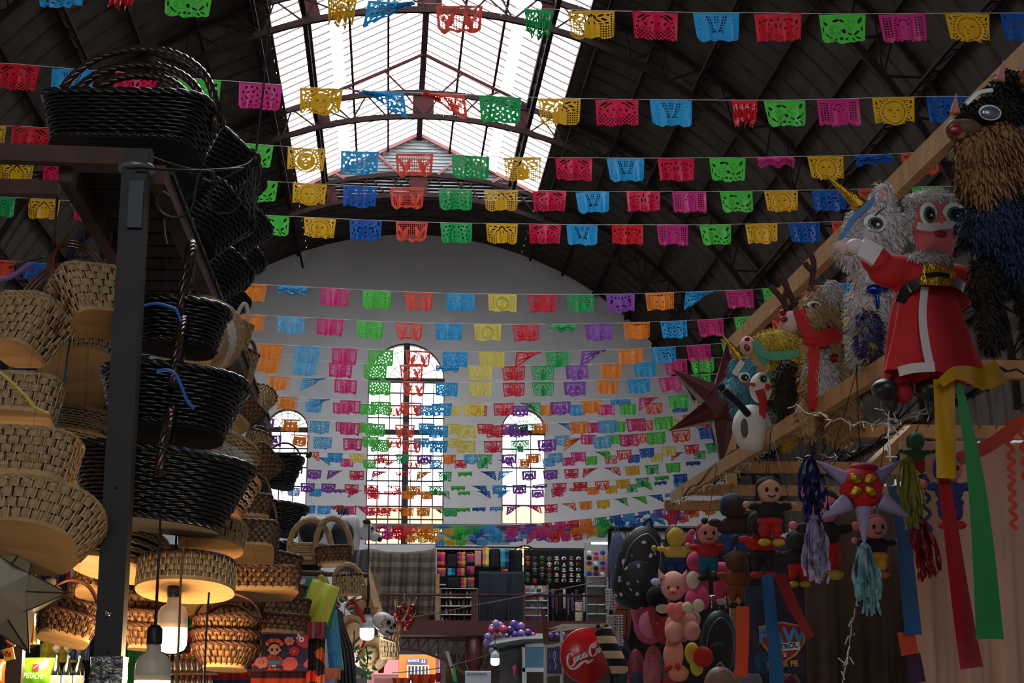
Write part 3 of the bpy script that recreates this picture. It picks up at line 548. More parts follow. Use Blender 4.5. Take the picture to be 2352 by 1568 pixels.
for ri, (nm, w, Y, L) in enumerate(ROWS):
    far = w < 45
    ps = [at(x, y, Y) for x, y, *_ in L]
    # the string runs on to the side walls
    a, b = ps[0], ps[-1]; sl = min(.5, max(-.5, (ps[0].z - ps[1].z) / max(.1, ps[1].x - ps[0].x))); sr = (ps[-1].z - ps[-2].z) / max(.1, ps[-1].x - ps[-2].x)
    sr = min(.4, max(-.1, sr)); xl, xr = XC - RV + .05, XC + RV - .05
    def end(z, s_):                                          # where a string at height z meets the vault or the side wall
        return V((XC + s_ * (sqrt(max(0, (RV - .12) ** 2 - (z - ZC) ** 2)) if z > ZC else RV - .05), Y, z))
    za = a.z + sl * .35 * (a.x - (XC - RV)); zb = b.z + max(0, sr) * .3 * (XC + RV - b.x)
    path = [end(za, -1)] + ps + [end(zb, 1)]
    g = MB(); g.tube(path, .0035 if Y < 30 else .004, 4, cap=False)
    tag(obj('flag_string', g, thread), f'{nm} flag string from the top, a thin thread across the hall', 'string')
    cnt = {}; tot = {}
    for x, y, c, d, st in L: tot[(c, d, st)] = tot.get((c, d, st), 0) + 1
    for k, (x, y, c, d, st) in enumerate(L):
        s = w * mpp(x, y, Y) / 2; p = at(x, y, Y); p.y += .012
        q = L[k + 1] if k + 1 < len(L) else L[k - 1]; rot = math.atan((p.z - at(q[0], q[1], Y).z) / (p.x - at(q[0], q[1], Y).x))
        vr = (k + ri * 3) % 3 if st == 'n' else 0
        NXX = 76 if w > 80 else 62 if w > 55 else 44 if w > 40 else 26
        key = (d, st, vr, NXX, c)
        if key not in MC:
            mk = (d, st, vr, NXX)
            if mk not in MC: MC[mk] = sheet(d, st, vr + ord(d) * 7 + (st == 'H') * 0, NXX)
            MC[key] = None if (ri, k) not in SOLO else MC[mk].mesh('papel_picado_flag', PM[c])
        elif MC[key] is None and (ri, k) in SOLO: MC[key] = MC[(d, st, vr, NXX)].mesh('papel_picado_flag', PM[c])
        if (ri, k) in SOLO:
            o = bpy.data.objects.new('papel_picado_flag', MC[key]); COL.objects.link(o); o.location = p; o.scale = (s, s, s)
            o.rotation_euler = (random.uniform(-.05, .05), -rot, random.uniform(-.12, .12))
            pos = f'{ORD[k]} from left on the {nm} string down'
            if tot[(c, d, st)] == 1: pos = f'on the {nm} string down'
            tag(o, f'{PAP[c][0]} flag{" with " + DES[d][2] if st == "n" else STATE[st]}, {pos}', 'flag', f'paper flags on the {nm} string')
        else:
            mass.cur = PK.index(c); M = Matrix.Translation(p) @ Matrix.Rotation(-rot, 4, 'Y') @ Matrix.Scale(s, 4)
            mb = MC[(d, st, vr, NXX)]; mass.add(mb.v, mb.f, M)
tag(obj('papel_picado_flags', mass, [PM[k] for k in PK]), 'crowded far paper flags of all colours strung low before the gallery', 'flags', None, 'stuff')
# ================================================ patterned cloth
def bands(name, cols, period, axis=2, rough=.8, cols2=None, period2=None, axis2=0, trans=0, wob=0):
    """hard-edged colour bands along a local axis; with cols2 a second set crosses them (plaid)"""
    if name in MATS: return MATS[name]
    m = bpy.data.materials.new(name); m.use_nodes = True; MATS[name] = m; nt = m.node_tree; L = nt.links.new
    p = nt.nodes['Principled BSDF']; p.inputs['Roughness'].default_value = rough
    tc = nt.nodes.new('ShaderNodeTexCoord'); sx = nt.nodes.new('ShaderNodeSeparateXYZ'); L(tc.outputs['Object'], sx.inputs[0])
    def ramp(cols, period, axis):
        a = nt.nodes.new('ShaderNodeMath'); a.operation = 'DIVIDE'; a.inputs[1].default_value = period; L(sx.outputs[axis], a.inputs[0])
        f = nt.nodes.new('ShaderNodeMath'); f.operation = 'FRACT'; L(a.outputs[0], f.inputs[0])
        r = nt.nodes.new('ShaderNodeValToRGB'); r.color_ramp.interpolation = 'CONSTANT'; e = r.color_ramp.elements
        cols = cols[:30]
        for i, c in enumerate(cols):
            q = e[i] if i < 2 else e.new(i / len(cols)); q.position = i / len(cols); q.color = lin(c)
        L(f.outputs[0], r.inputs[0]); return r
    r = ramp(cols, period, axis); out = r.outputs[0]
    if cols2:
        r2 = ramp(cols2, period2, axis2); x = nt.nodes.new('ShaderNodeMix'); x.data_type = 'RGBA'; x.inputs[0].default_value = .5
        L(out, x.inputs[6]); L(r2.outputs[0], x.inputs[7]); out = x.outputs[2]
    L(out, p.inputs['Base Color']); return m
def spots(name, base, cols, scale, size=.45, rough=.6, coat=0, rnd=1):
    """scattered blobs of several colours on a ground colour (printed cloth)"""
    if name in MATS: return MATS[name]
    m = bpy.data.materials.new(name); m.use_nodes = True; MATS[name] = m; nt = m.node_tree; L = nt.links.new
    p = nt.nodes['Principled BSDF']; p.inputs['Roughness'].default_value = rough; p.inputs['Coat Weight'].default_value = coat
    tc = nt.nodes.new('ShaderNodeTexCoord'); v = nt.nodes.new('ShaderNodeTexVoronoi'); v.inputs['Scale'].default_value = scale; v.inputs['Randomness'].default_value = rnd
    L(tc.outputs['Object'], v.inputs['Vector'])
    sp = nt.nodes.new('ShaderNodeSeparateColor'); L(v.outputs['Color'], sp.inputs[0])
    r = nt.nodes.new('ShaderNodeValToRGB'); r.color_ramp.interpolation = 'CONSTANT'; e = r.color_ramp.elements
    for i, c in enumerate(cols):
        q = e[i] if i < 2 else e.new(i / len(cols)); q.position = i / len(cols); q.color = lin(c)
    if len(cols) == 1: e[1].color = lin(cols[0])
    L(sp.outputs[0], r.inputs[0])
    n = nt.nodes.new('ShaderNodeTexNoise'); n.inputs['Scale'].default_value = scale * 2.2; L(tc.outputs['Object'], n.inputs['Vector'])
    ad = nt.nodes.new('ShaderNodeMath'); ad.operation = 'MULTIPLY_ADD'; ad.inputs[1].default_value = .5; L(n.outputs[0], ad.inputs[0]); L(v.outputs['Distance'], ad.inputs[2])
    lt = nt.nodes.new('ShaderNodeMath'); lt.operation = 'LESS_THAN'; lt.inputs[1].default_value = size + .22; L(ad.outputs[0], lt.inputs[0])
    x = nt.nodes.new('ShaderNodeMix'); x.data_type = 'RGBA'; x.inputs[6].default_value = lin(base); L(r.outputs[0], x.inputs[7]); L(lt.outputs[0], x.inputs[0])
    L(x.outputs[2], p.inputs['Base Color']); return m
def cloth(x0, x1, z0, z1, amp, waves, nx=40, nz=16, th=.006, seed=0, sag=0, taper=0, bulge=0):
    """hanging cloth, local x across, z up, folds along y, real thickness"""
    b = MB(); b.smooth = True; vs = []; r = random.Random(seed); ph = [r.uniform(0, 6) for _ in range(4)]
    for side in (0, 1):
        for j in range(nz + 1):
            t = j / nz
            for i in range(nx + 1):
                q = i / nx; z = z1 + (z0 - z1) * t - sag * 4 * q * (1 - q) * (1 - t) + sag * .3 * sin(q * 9 + ph[2]) * t
                x = x0 + (x1 - x0) * (.5 + (q - .5) * (1 - taper * t))
                y = amp * (sin(q * waves * 6.28 + ph[0] + t * 1.2) + .5 * sin(q * waves * 15 + ph[1] + t * 2)) * (.35 + .65 * t) - bulge * sin(pi * q) * sin(pi * t)
                vs.append((x, y + side * th, z))
    k = nx + 1; n = k * (nz + 1); fs = []
    for j in range(nz):
        for i in range(nx):
            a = j * k + i; fs += [(a, a + k, a + k + 1, a + 1), (n + a, n + a + 1, n + a + k + 1, n + a + k)]
    for i in range(nx): fs += [(i, i + 1, n + i + 1, n + i), (nz * k + i, n + nz * k + i, n + nz * k + i + 1, nz * k + i + 1)]
    for j in range(nz): a = j * k; c = a + nx; fs += [(a, n + a, n + a + k, a + k), (c, c + k, n + c + k, n + c)]
    b.add(vs, fs); return b
def text(parent, name, s, size, m, loc, rot=(pi / 2, 0, 0), ext=.002, shear=0, space=1, sx=1, bold=0):
    """lettering converted from a text curve into a mesh part"""
    c = bpy.data.curves.new(name, 'FONT'); c.body = s; c.size = size; c.extrude = ext; c.align_x = 'CENTER'; c.align_y = 'CENTER'; c.shear = shear; c.space_character = space; c.offset = bold
    t = bpy.data.objects.new(name, c); COL.objects.link(t); bpy.context.view_layer.update()
    me = bpy.data.meshes.new_from_object(t); bpy.data.objects.remove(t); me.materials.clear(); me.materials.append(m)
    o = bpy.data.objects.new(name, me); COL.objects.link(o); o.parent = parent; o.location = loc; o.rotation_euler = rot; o.scale = (sx, 1, 1); return o
WOOD = mat('raw pine', (190, 146, 96), .7, 0, .3, 6, .15, 40, stretch=(1, 1, 1))
BLACK = mat('black cloth', (20, 19, 22), .85); WHITE = mat('white plastic', (226, 226, 222), .4); DKW = mat('dark wood', (84, 50, 32), .6, 0, .35, 8)
GREY = mat('grey metal', (128, 128, 130), .4, .6); CHROME = mat('chrome', (210, 210, 210), .2, 1)
REDST = mat('market red steel', (84, 26, 24), .5, 0, .3, 6); CREAM = mat('cream board', (214, 202, 178), .7)
# ------------------------------------------------ gallery floor, columns and rail
YG = 45.9
zf = at(1085, 1432, YG).z; zr = at(1085, 1366, YG).z; zb = at(1085, 1500, YG).z
gal = struct('floor.001', MB().box((XC, (YG + YF) / 2, zf - .16), (2 * RV - .1, YF - YG - .02, .3)), DKW, 'upper gallery floor across the end of the hall', 'gallery')
g = MB(); g.box((XC, YG - .08, zf - .12), (2 * RV - .1, .12, .4)); struct('gallery_fascia', g, REDST, '', parent=gal)
cx = at(1089, 1500, YG).x; cols = [cx + k * 4.2 for k in (-2, -1, 0, 1, 2)]
for i, x in enumerate(cols):
    if not XC - RV + .3 < x < XC + RV - .3: continue
    t = thing('gallery_column', f'dark red steel column under the gallery, {ORD[i]} from the left', 'column', (x, YG + .15, 0)); t['kind'] = 'structure'
    obj('shaft', MB().lathe([(.24, 0), (.24, .3), (.19, .34), (.19, zf - 1.2), (.24, zf - 1.1), (.24, zf - .36)], 12), REDST, t)
    obj('upper_post', MB().box((0, -.1, (zf + zr) / 2 + .04), (.16, .16, zr - zf + .12)), REDST, t)
def spandrel(x0, x1, i):
    t = thing('gallery_girder', f'arched red lattice girder below the gallery, bay {ORD[i]} from the left', 'girder', (0, YG + .12, 0)); t['kind'] = 'structure'
    g = MB(); n = 14; m = (x0 + x1) / 2; w = (x1 - x0) / 2
    def za(x): return zf - .42 - .85 * ((x - m) / w) ** 2 - .28
    P = [V((x0 + .2 + (x1 - x0 - .4) * k / n, 0, 0)) for k in range(n + 1)]
    g.bar((x0 + .2, 0, zf - .4), (x1 - .2, 0, zf - .4), .08, .08)
    for k in range(n): g.bar((P[k].x, 0, za(P[k].x)), (P[k + 1].x, 0, za(P[k + 1].x)), .1, .08)
    obj('arch', g, REDST, t); g = MB()
    for k in range(n):
        g.bar((P[k].x, 0, za(P[k].x)), (P[k].x, 0, zf - .4), .05, .05); g.bar((P[k].x, 0, za(P[k].x)), (P[k + 1].x, 0, zf - .4), .04, .04)
    obj('lattice', g, REDST, t)
cc = [c for c in cols if XC - RV + .3 < c < XC + RV - .3]
for i in range(len(cc) - 1): spandrel(cc[i], cc[i + 1], i)
t = thing('gallery_railing', 'long thin dark red handrail along the upper gallery', 'railing', (0, YG, 0))
obj('handrail', MB().tube([(XC - RV + .1, 0, zr), (XC + RV - .1, 0, zr)], .035, 8), REDST, t)
g = MB(); x = XC - RV + .4
while x < XC + RV - .3:
    if all(abs(x - c) > .13 for c in cc): g.bar((x, 0, zf), (x, 0, zr), .02, .02)
    x += .42
obj('baluster', g, REDST, t)['kind'] = 'stuff'
# ground-floor backdrop below the gallery: corrugated stall backs beside the doorway
zz = at(1085, 1503, YF - .3).z
struct('wall_stalls', MB().box(((at(1022, 1500, YF - .4).x + XC + RV) / 2, YF - .4, zz / 2), (XC + RV - .1 - at(1022, 1500, YF - .4).x, .1, zz)), mat('beige stall back', (132, 122, 108), .8, 0, .3, 1.5), 'beige stall backs under the gallery, right of the doorway', 'wall')
# ------------------------------------------------ street seen through the doorway
yb = 60
a, b = at(918, 1440, yb), at(1000, 1568, yb)
t = thing('street_house', 'orange street house with a barred window seen through the doorway', 'house', ((a.x + b.x) / 2, yb, 0)); w = b.x - a.x
obj('wall', MB().box((0, 1, 3.2), (w, 2, 6.4)), mat('orange plaster', (166, 98, 30), .85, 0, .1, 2), t)
def loc(px, py, Y, o): p = at(px, py, Y); return V((p.x - o.location.x, p.y - o.location.y, p.z - o.location.z))
p0, p1 = loc(936, 1528, yb, t), loc(984, 1568, yb, t); f = obj('window', MB().box(((p0.x + p1.x) / 2, -.02, p0.z - .9), (p1.x - p0.x - .12, .04, 1.8)), mat('window dark', (50, 56, 60), .3), t)
g = MB(); n = 6
for k in range(n + 1): x = p0.x + (p1.x - p0.x) * k / n; g.bar((x, -.1, p0.z), (x, -.1, p0.z - 1.8), .035 if 0 < k < n else .09, .035)
for k in (0, .5, 1.8): g.bar((p0.x, -.1, p0.z - k), (p1.x, -.1, p0.z - k), .05, .04)
obj('window_bars', g, WHITE, t)
p0, p1 = loc(936, 1500, yb, t), loc(984, 1526, yb, t)
g = MB().box(((p0.x + p1.x) / 2, -.06, 5.9), (p1.x - p0.x + .4, .05, 1.3)); obj('balcony_door', g, mat('balcony wood', (120, 66, 52), .7), t)
sp = at(958, 1518, yb - .2); s_ = thing('street_sign', 'blue street sign with white lettering above the barred window', 'sign', (sp.x, yb - .06, sp.z))
sw = mpp(958, 1518, yb); obj('board', MB().box((0, -.03, 0), (46 * sw, .05, 11 * sw)), mat('sign blue', (44, 66, 120), .5), s_)
text(s_, 'lettering', 'BAÑOS', 8 * sw, WHITE, (-8 * sw, -.062, 1.2 * sw)); 
g = MB()
for k in (12, 17): g.ball((k * sw, -.07, 2.6 * sw), (1.2 * sw, .01, 1.2 * sw), 8, 6); g.box((k * sw, -.065, -1 * sw), (2.6 * sw, .015, 5 * sw))
obj('restroom_figures', g, WHITE, s_)
a = at(858, 1552, 56); b = at(916, 1513, 56); t = thing('street_awning', 'dark red shop awning outside the doorway', 'awning', (a.x, 56, a.z))
w, h = b.x - a.x, b.z - a.z; obj('canopy', MB().slab([(0, 0, 0), (w, 0, 0), (w, .8, h), (.12, .8, h)], (0, 0, 1), .05), mat('red awning', (96, 24, 24), .7), t)
obj('valance', MB().box((w / 2, -.03, -.03), (w, .04, .1)), mat('awning trim', (96, 66, 66), .7), t)
tag(obj('street_wall', MB().box((at(892, 1568, 60.5).x, 60.8, 2.2), (1.05, .2, 4.4)), mat('maroon shop front', (84, 24, 28), .7)), 'maroon shop front below the red awning', 'shop front')
# ------------------------------------------------ gallery stalls
def px_obj(name, label, cat, x0, y0, x1, y1, Y, fn, group=None):
    """a thing whose front face spans a photo box at depth Y; fn(t, w, h) builds parts with z from -h/2 to h/2"""
    cx_, cy_ = (x0 + x1) / 2, (y0 + y1) / 2; p = at(cx_, cy_, Y); m = mpp(cx_, cy_, Y)
    t = thing(name, label, cat, p, group=group); fn(t, (x1 - x0) * m, (y1 - y0) * m); return t
STRB = bands('brown striped blanket', [(98, 86, 76), (110, 96, 84), (84, 70, 62), (116, 104, 92), (90, 72, 64), (104, 92, 80), (122, 108, 96), (82, 68, 62)], 1.1)
px_obj('striped_blanket', 'large brown striped blanket hung over the left gallery stall', 'blanket', 840, 1258, 1000, 1412, 46.5, lambda t, w, h: obj('cloth', cloth(-w / 2, w / 2, -h / 2, h / 2, .17, 3.5, 80, 24, sag=.12, seed=3), STRB, t))
px_obj('tarpaulin', 'dark navy tarpaulin covering a gallery booth', 'tarpaulin', 1099, 1312, 1203, 1432, 46.6, lambda t, w, h: (obj('cover', cloth(-w / 2, w / 2, -h / 2, h / 2, .03, 2, 30, 16, seed=5, bulge=.05), mat('navy tarpaulin', (22, 28, 44), .7), t), obj('booth', MB().box((0, .45, 0), (w * .96, .7, h * .97)), BLACK, t)))
px_obj('stall_counter', 'brown wooden counter front below the striped blanket', 'counter', 905, 1412, 1006, 1432, 46.5, lambda t, w, h: obj('board', MB().box((0, 0, 0), (w, .05, h)), DKW, t))
px_obj('wooden_post', 'orange brown wooden post between the blanket and the bag stall', 'post', 1000, 1318, 1009, 1431, 46.4, lambda t, w, h: obj('post', MB().box((0, 0, 0), (w, .08, h)), WOOD, t))
# shelving units
def shelf_unit(t, w, h, n=4, back=None):
    obj('back_panel', MB().box((0, .42, 0), (w, .03, h)), back or BLACK, t)
    for k in range(n): obj('shelf', MB().box((0, .2, -h / 2 + .03 + k * (h - .06) / n), (w, .42, .03)), WHITE, t)
    for s in (-1, 1): obj('side_panel', MB().box((s * (w / 2 - .015), .2, 0), (.03, .44, h)), GREY, t)
px_obj('display_shelving', 'white shelving full of small pots behind the gallery rail', 'shelves', 1010, 1350, 1098, 1432, 47.1, lambda t, w, h: shelf_unit(t, w, h, 4))
px_obj('display_shelving', 'white shelving with folded bags right of the navy tarpaulin', 'shelves', 1204, 1342, 1260, 1432, 47.1, lambda t, w, h: shelf_unit(t, w, h, 5, CREAM))
px_obj('display_shelving', 'dim shelving of trinkets at the right end of the gallery', 'shelves', 1346, 1322, 1396, 1432, 47.1, lambda t, w, h: shelf_unit(t, w, h, 5, mat('pale slatwall', (150, 146, 140), .6)))
px_obj('stall_backdrop', 'black cloth backdrop behind the hanging bags', 'backdrop', 1003, 1262, 1200, 1350, 47.7, lambda t, w, h: obj('cloth', cloth(-w / 2, w / 2, -h / 2, h / 2, .02, 6, 30, 8), BLACK, t))
px_obj('mask_rack', 'black rack board covered with rows of skull caps and masks', 'rack', 1203, 1262, 1342, 1430, 47.7, lambda t, w, h: (obj('board', MB().box((0, 0, 0), (w, .04, h)), BLACK, t), [obj('hanging_bar', MB().tube([(-w / 2, -.25, z), (w / 2, -.25, z)], .02, 6), BLACK, t) for z in (h / 2,)]))
# pots on the shelves
rp = random.Random(4); NP = [0]
for row, y in enumerate((1350 + 19, 1389, 1409, 1429)):
    for k in range(9):
        x = 1016 + k * 9.6; Y = 47.15; p = at(x, y, Y); m = mpp(x, y, Y); r = .045; c = rp.choice(['white', 'brown', 'clay', 'dark'])
        mm = {'white': WHITE, 'brown': DKW, 'clay': mat('clay', (150, 92, 62), .7), 'dark': mat('dark glaze', (44, 40, 44), .3)}[c]
        if y == 1429: p.z = zf + .03
        g = MB().lathe([(r * .6, 0), (r, .05), (r * .9, .1), (r * .45, .13), (r * .6, .16)], 10)
        u = at(1085, (1350 + 1432) / 2, 47.1); hh = 82 * mpp(1054, 1391, 47.1); uz = at(1054, 1391, 47.1).z; z = uz - hh / 2 + .05 + (3 - row) * (hh - .06) / 4
        tag(obj('small_pot', g, mm, loc=(p.x, 47.3, z)), f'small {c} pot, {ORD[k]} from left on the {["top", "second", "third", "bottom"][row]} shelf behind the rail', 'pot', 'pots on the gallery shelving')
# hanging bags and clothes
def bag(t, w, h, m, strap=True, m2=None):
    th = max(.03, w * .16); b = MB(); b.smooth = True; n = 10; vs = []
    for j in range(7):
        q = j / 6
        for i in range(n):
            a = 2 * pi * i / n; e = .5 + .5 * sin(pi * q) ** .5 * .5
            vs.append((w / 2 * (abs(cos(a)) ** .3) * (1 if cos(a) > 0 else -1) * (.93 + .07 * q), th * e * sin(a), h * (.34 - .84 * (1 - q)) if strap else h * (q - .5)))
    b.add(vs, [(j * n + i, j * n + (i + 1) % n, (j + 1) * n + (i + 1) % n, (j + 1) * n + i) for j in range(6) for i in range(n)] + [tuple(range(n))[::-1], tuple(6 * n + i for i in range(n))])
    obj('bag_body', b, m, t)
    if strap:
        for s in (-1, 1):
            obj('handle', MB().tube(bez([(-w * .25, s * th * .3, h * .33), (-w * .2, s * th * .3, h * .47), (0, 0, h * .5), (w * .2, s * th * .3, h * .47), (w * .25, s * th * .3, h * .33)], 5), max(.006, w * .02), 5), m2 or m, t)
PL = [bands('bright plaid cloth ' + str(i), c, .3, 2, .8, d, .26, 0) for i, (c, d) in enumerate([
    ([(210, 40, 60), (40, 40, 50), (230, 120, 30), (60, 30, 100)], [(230, 180, 40), (30, 30, 60), (200, 30, 90)]),
    ([(40, 160, 150), (230, 210, 60), (240, 120, 40)], [(250, 230, 90), (50, 150, 190), (240, 90, 60)]),
    ([(30, 80, 160), (20, 30, 60), (40, 160, 190)], [(30, 40, 90), (60, 180, 190)]),
    ([(200, 40, 120), (240, 110, 40), (60, 30, 90)], [(240, 60, 90), (30, 30, 60)]),
    ([(220, 60, 40), (240, 160, 50), (60, 120, 70), (120, 40, 110)], [(200, 50, 50), (40, 60, 120)])])]
PNK = mat('dusty pink cloth', (196, 138, 140), .8); CLO = {'plaid red': PL[0], 'yellow and blue plaid': PL[1], 'blue plaid': PL[2], 'magenta plaid': PL[3], 'orange patchwork': PL[4], 'black': BLACK, 'dusty pink': PNK}
for lab, x0, y0, x1, y1, m, st in [
    ('magenta plaid', 1003, 1262, 1023, 1300, 'magenta plaid', 1), ('black print', 1028, 1266, 1050, 1304, 'black', 1), ('red and pink', 1050, 1262, 1072, 1302, 'plaid red', 1), ('orange patchwork', 1072, 1268, 1090, 1292, 'orange patchwork', 1),
    ('dusty pink backpack style', 1090, 1258, 1106, 1300, 'dusty pink', 1), ('yellow and blue plaid', 1108, 1256, 1124, 1302, 'yellow and blue plaid', 0), ('long black', 1127, 1260, 1147, 1306, 'black', 0), ('blue plaid', 1149, 1260, 1170, 1304, 'blue plaid', 0),
    ('lower orange patchwork', 1004, 1304, 1024, 1324, 'orange patchwork', 0), ('lower dark blue', 1028, 1304, 1046, 1322, 'blue plaid', 0), ('lower red plaid', 1049, 1304, 1070, 1322, 'plaid red', 0), ('lower magenta and black', 1072, 1300, 1090, 1318, 'magenta plaid', 0),
    ('striped multicolour', 1073, 1322, 1090, 1350, 'orange patchwork', 1), ('black with white bird', 1028, 1322, 1058, 1350, 'black', 1), ('small patchwork', 1058, 1326, 1072, 1350, 'plaid red', 0), ('small red and black', 1150, 1306, 1168, 1313, 'plaid red', 0)]:
    px_obj('hanging_bag' if st else 'hanging_cloth', f'{lab} {"bag" if st else "cloth"} hanging in the middle gallery stall', 'bag' if st else 'cloth', x0, y0, x1, y1, 47.0, lambda t, w, h: bag(t, w, h, CLO[m], st), 'textiles of the middle gallery stall')
g = at(1085, 1256, 47.0); tag(obj('hanging_rail', MB().tube([(at(1000, 1256, 47).x, 47.0, g.z), (at(1200, 1256, 47).x, 47.0, g.z)], .02, 6), DARKST), 'dark rail carrying the bags of the middle gallery stall', 'rail')
# skull caps and masks on the rack: 8 columns x 5 rows
def cap(t, w, h, m, m2, kind):
    cr = obj('crown', MB().ball((0, -.03, h * .08), (w * .44, .07, h * .42), 12, 8), m, t)
    if kind == 'cap': obj('peak', MB().ball((0, -.09, -h * .3), (w * .42, .06, h * .14), 12, 6), m2, t); obj('emblem', MB().ball((0, -.1, h * .1), (w * .2, .012, h * .18), 10, 6), m2, cr)
    else:
        obj('jaw', MB().ball((0, -.05, -h * .3), (w * .25, .05, h * .18), 10, 6), m, t)
        for s in (-1, 1): obj('eye_socket', MB().ball((s * w * .18, -.09, h * .08), (w * .11, .02, h * .11), 8, 6), BLACK, cr)
CM = {'white skull': (WHITE, BLACK), 'grey skull': (mat('grey felt', (120, 118, 116), .9), WHITE), 'red floral skull': (mat('red felt', (180, 50, 50), .9), WHITE), 'green floral skull': (mat('green felt', (70, 120, 70), .9), mat('yellow felt', (220, 180, 60), .9)), 'brown': (mat('brown felt', (90, 60, 40), .9), mat('tan felt', (170, 140, 100), .9)), 'black': (BLACK, WHITE), 'orange skull': (mat('orange felt', (190, 90, 40), .9), BLACK)}
rc = random.Random(9)
for r in range(5):
    for c in range(8):
        x = 1212 + c * 16.6; y = 1282 + r * 12.6 + (c % 2) * 2; k = rc.choice(['white skull', 'grey skull', 'grey skull', 'red floral skull', 'green floral skull', 'brown', 'black', 'orange skull', 'white skull'])
        kd = 'cap' if c >= 4 else 'mask'
        px_obj('souvenir_hat' if kd == 'cap' else 'skull_mask', f'{k} {kd}, {ORD[c]} from left in row {["one","two","three","four","five"][r]} of the black rack', kd, x - 6.5, y - 6, x + 6.5, y + 6, 47.45, lambda t, w, h: cap(t, w, h, *CM[k], kd), 'caps and masks on the black gallery rack')
# dark hanging trinkets below the caps
for i in range(9):
    x = 1266 + i * 9; y = 1352 + (i * 37 % 22); c = [(110, 90, 150), (40, 36, 44), (120, 110, 120), (90, 60, 60), (200, 190, 200)][i * 3 % 5]; n = ['purple', 'charcoal', 'grey', 'maroon', 'white'][i * 3 % 5]
    px_obj('hanging_scarf', f'{n} scarf hanging low in the cap stall, {ORD[i]} from left', 'scarf', x, y, x + 7, y + 44, 47.3, lambda t, w, h: obj('cloth', cloth(-w / 2, w / 2, -h / 2, h / 2, .03, 2, 8, 12, seed=i, taper=.3), mat(n + ' scarf cloth', c, .8), t), 'scarves below the caps')
for i, (x, y) in enumerate(((1320, 1378), (1320, 1402))):
    px_obj('tote_bag', f'cream printed tote bag, {"upper" if i == 0 else "lower"} of two at the right of the cap stall', 'bag', x, y, x + 20, y + 26, 47.0, lambda t, w, h: bag(t, w, h, spots('cream floral print', (196, 180, 150), [(150, 90, 80), (110, 110, 70)], 14, .3), 1), 'cream tote bags')
for i, (x, y, c, n) in enumerate([(1207, 1350, (190, 60, 120), 'magenta'), (1218, 1350, (90, 110, 150), 'blue'), (1232, 1350, (30, 30, 34), 'black'), (1246, 1350, (160, 120, 150), 'mauve'), (1207, 1367, (90, 70, 110), 'violet'), (1222, 1367, (180, 60, 80), 'red'), (1238, 1367, (200, 190, 190), 'white'), (1206, 1387, (150, 60, 80), 'crimson'), (1218, 1387, (120, 130, 170), 'pale blue'), (1232, 1387, (100, 120, 160), 'steel blue'), (1246, 1387, (80, 90, 120), 'slate'), (1206, 1410, (200, 60, 140), 'hot pink'), (1219, 1410, (150, 90, 170), 'purple'), (1232, 1410, (130, 100, 180), 'lilac')]):
    px_obj('handbag', f'small {n} handbag on the shelving right of the navy tarpaulin', 'bag', x, y, x + 11, y + 13, 47.25, lambda t, w, h: bag(t, w, h, mat(n + ' bag cloth', c, .7), 1), 'handbags on gallery shelves')
# coloured caps at the right stall
k = 0
for c in range(4):
    for r in range(5):
        col, n = [((235, 235, 235), 'white'), ((200, 40, 110), 'magenta'), ((40, 60, 190), 'blue'), ((225, 170, 30), 'yellow'), ((130, 20, 30), 'dark red'), ((30, 30, 30), 'black')][(c * 2 + r * 5 + (c == 0) * 0) % 6 if r else [0, 1, 2, 3][c]]
        x = 1346 + c * 15.5; y = 1264 + r * 12
        px_obj('souvenir_hat', f'{n} souvenir cap, {ORD[c]} from left, {ORD[r]} down, in the right gallery stall', 'cap', x, y, x + 14, y + 11.5, 47.3, lambda t, w, h: (cap(t, w, h, mat(n + ' cap cloth', col, .8), mat(n + ' cap cloth', col, .8), 'cap'), text(t, 'lettering', 'GTO', h * .45, WHITE if n != 'white' else BLACK, (0, -.125, h * .12), ext=.003) if (r, c) == (0, 1) else 0), 'souvenir caps'); k += 1
px_obj('price_tag', 'bright orange price card in the right gallery stall', 'card', 1393, 1304, 1407, 1317, 46.9, lambda t, w, h: obj('card', MB().box((0, 0, 0), (w, .01, h)), mat('orange card', (240, 100, 40), .6), t))
px_obj('stall_backdrop', 'pale partition behind the coloured caps', 'partition', 1342, 1248, 1412, 1322, 47.7, lambda t, w, h: obj('panel', MB().box((0, 0, 0), (w, .04, h)), mat('pale partition', (170, 168, 160), .8), t))
px_obj('fluorescent_lamp', 'lit white fluorescent tube above the coloured caps', 'lamp', 1358, 1245, 1403, 1250, 46.9, lambda t, w, h: (obj('tube', MB().tube([(-w / 2, 0, 0), (w / 2, 0, 0)], .03, 8), glow('fluorescent tube', (225, 235, 255), 4), t), obj('fitting', MB().box((0, .02, .05), (w, .08, .04)), WHITE, t)))
px_obj('corrugated_awning', 'grey corrugated sheet awning over the gallery bag stall', 'awning', 1003, 1252, 1170, 1262, 47.35, lambda t, w, h: obj('sheet', MB().slab([(-w / 2, -.2, h / 2), (w / 2, -.2, h / 2), (w / 2, .2, h / 2 + .4), (-w / 2, .2, h / 2 + .4)], (0, 0, 1), .02), GREY, t))
px_obj('ceramic_rack', 'shelf of ceramics at the left end of the gallery shop', 'shelves', 1010, 1335, 1024, 1350, 47.2, lambda t, w, h: obj('board', MB().box((0, 0, 0), (w, .2, .03)), WHITE, t))
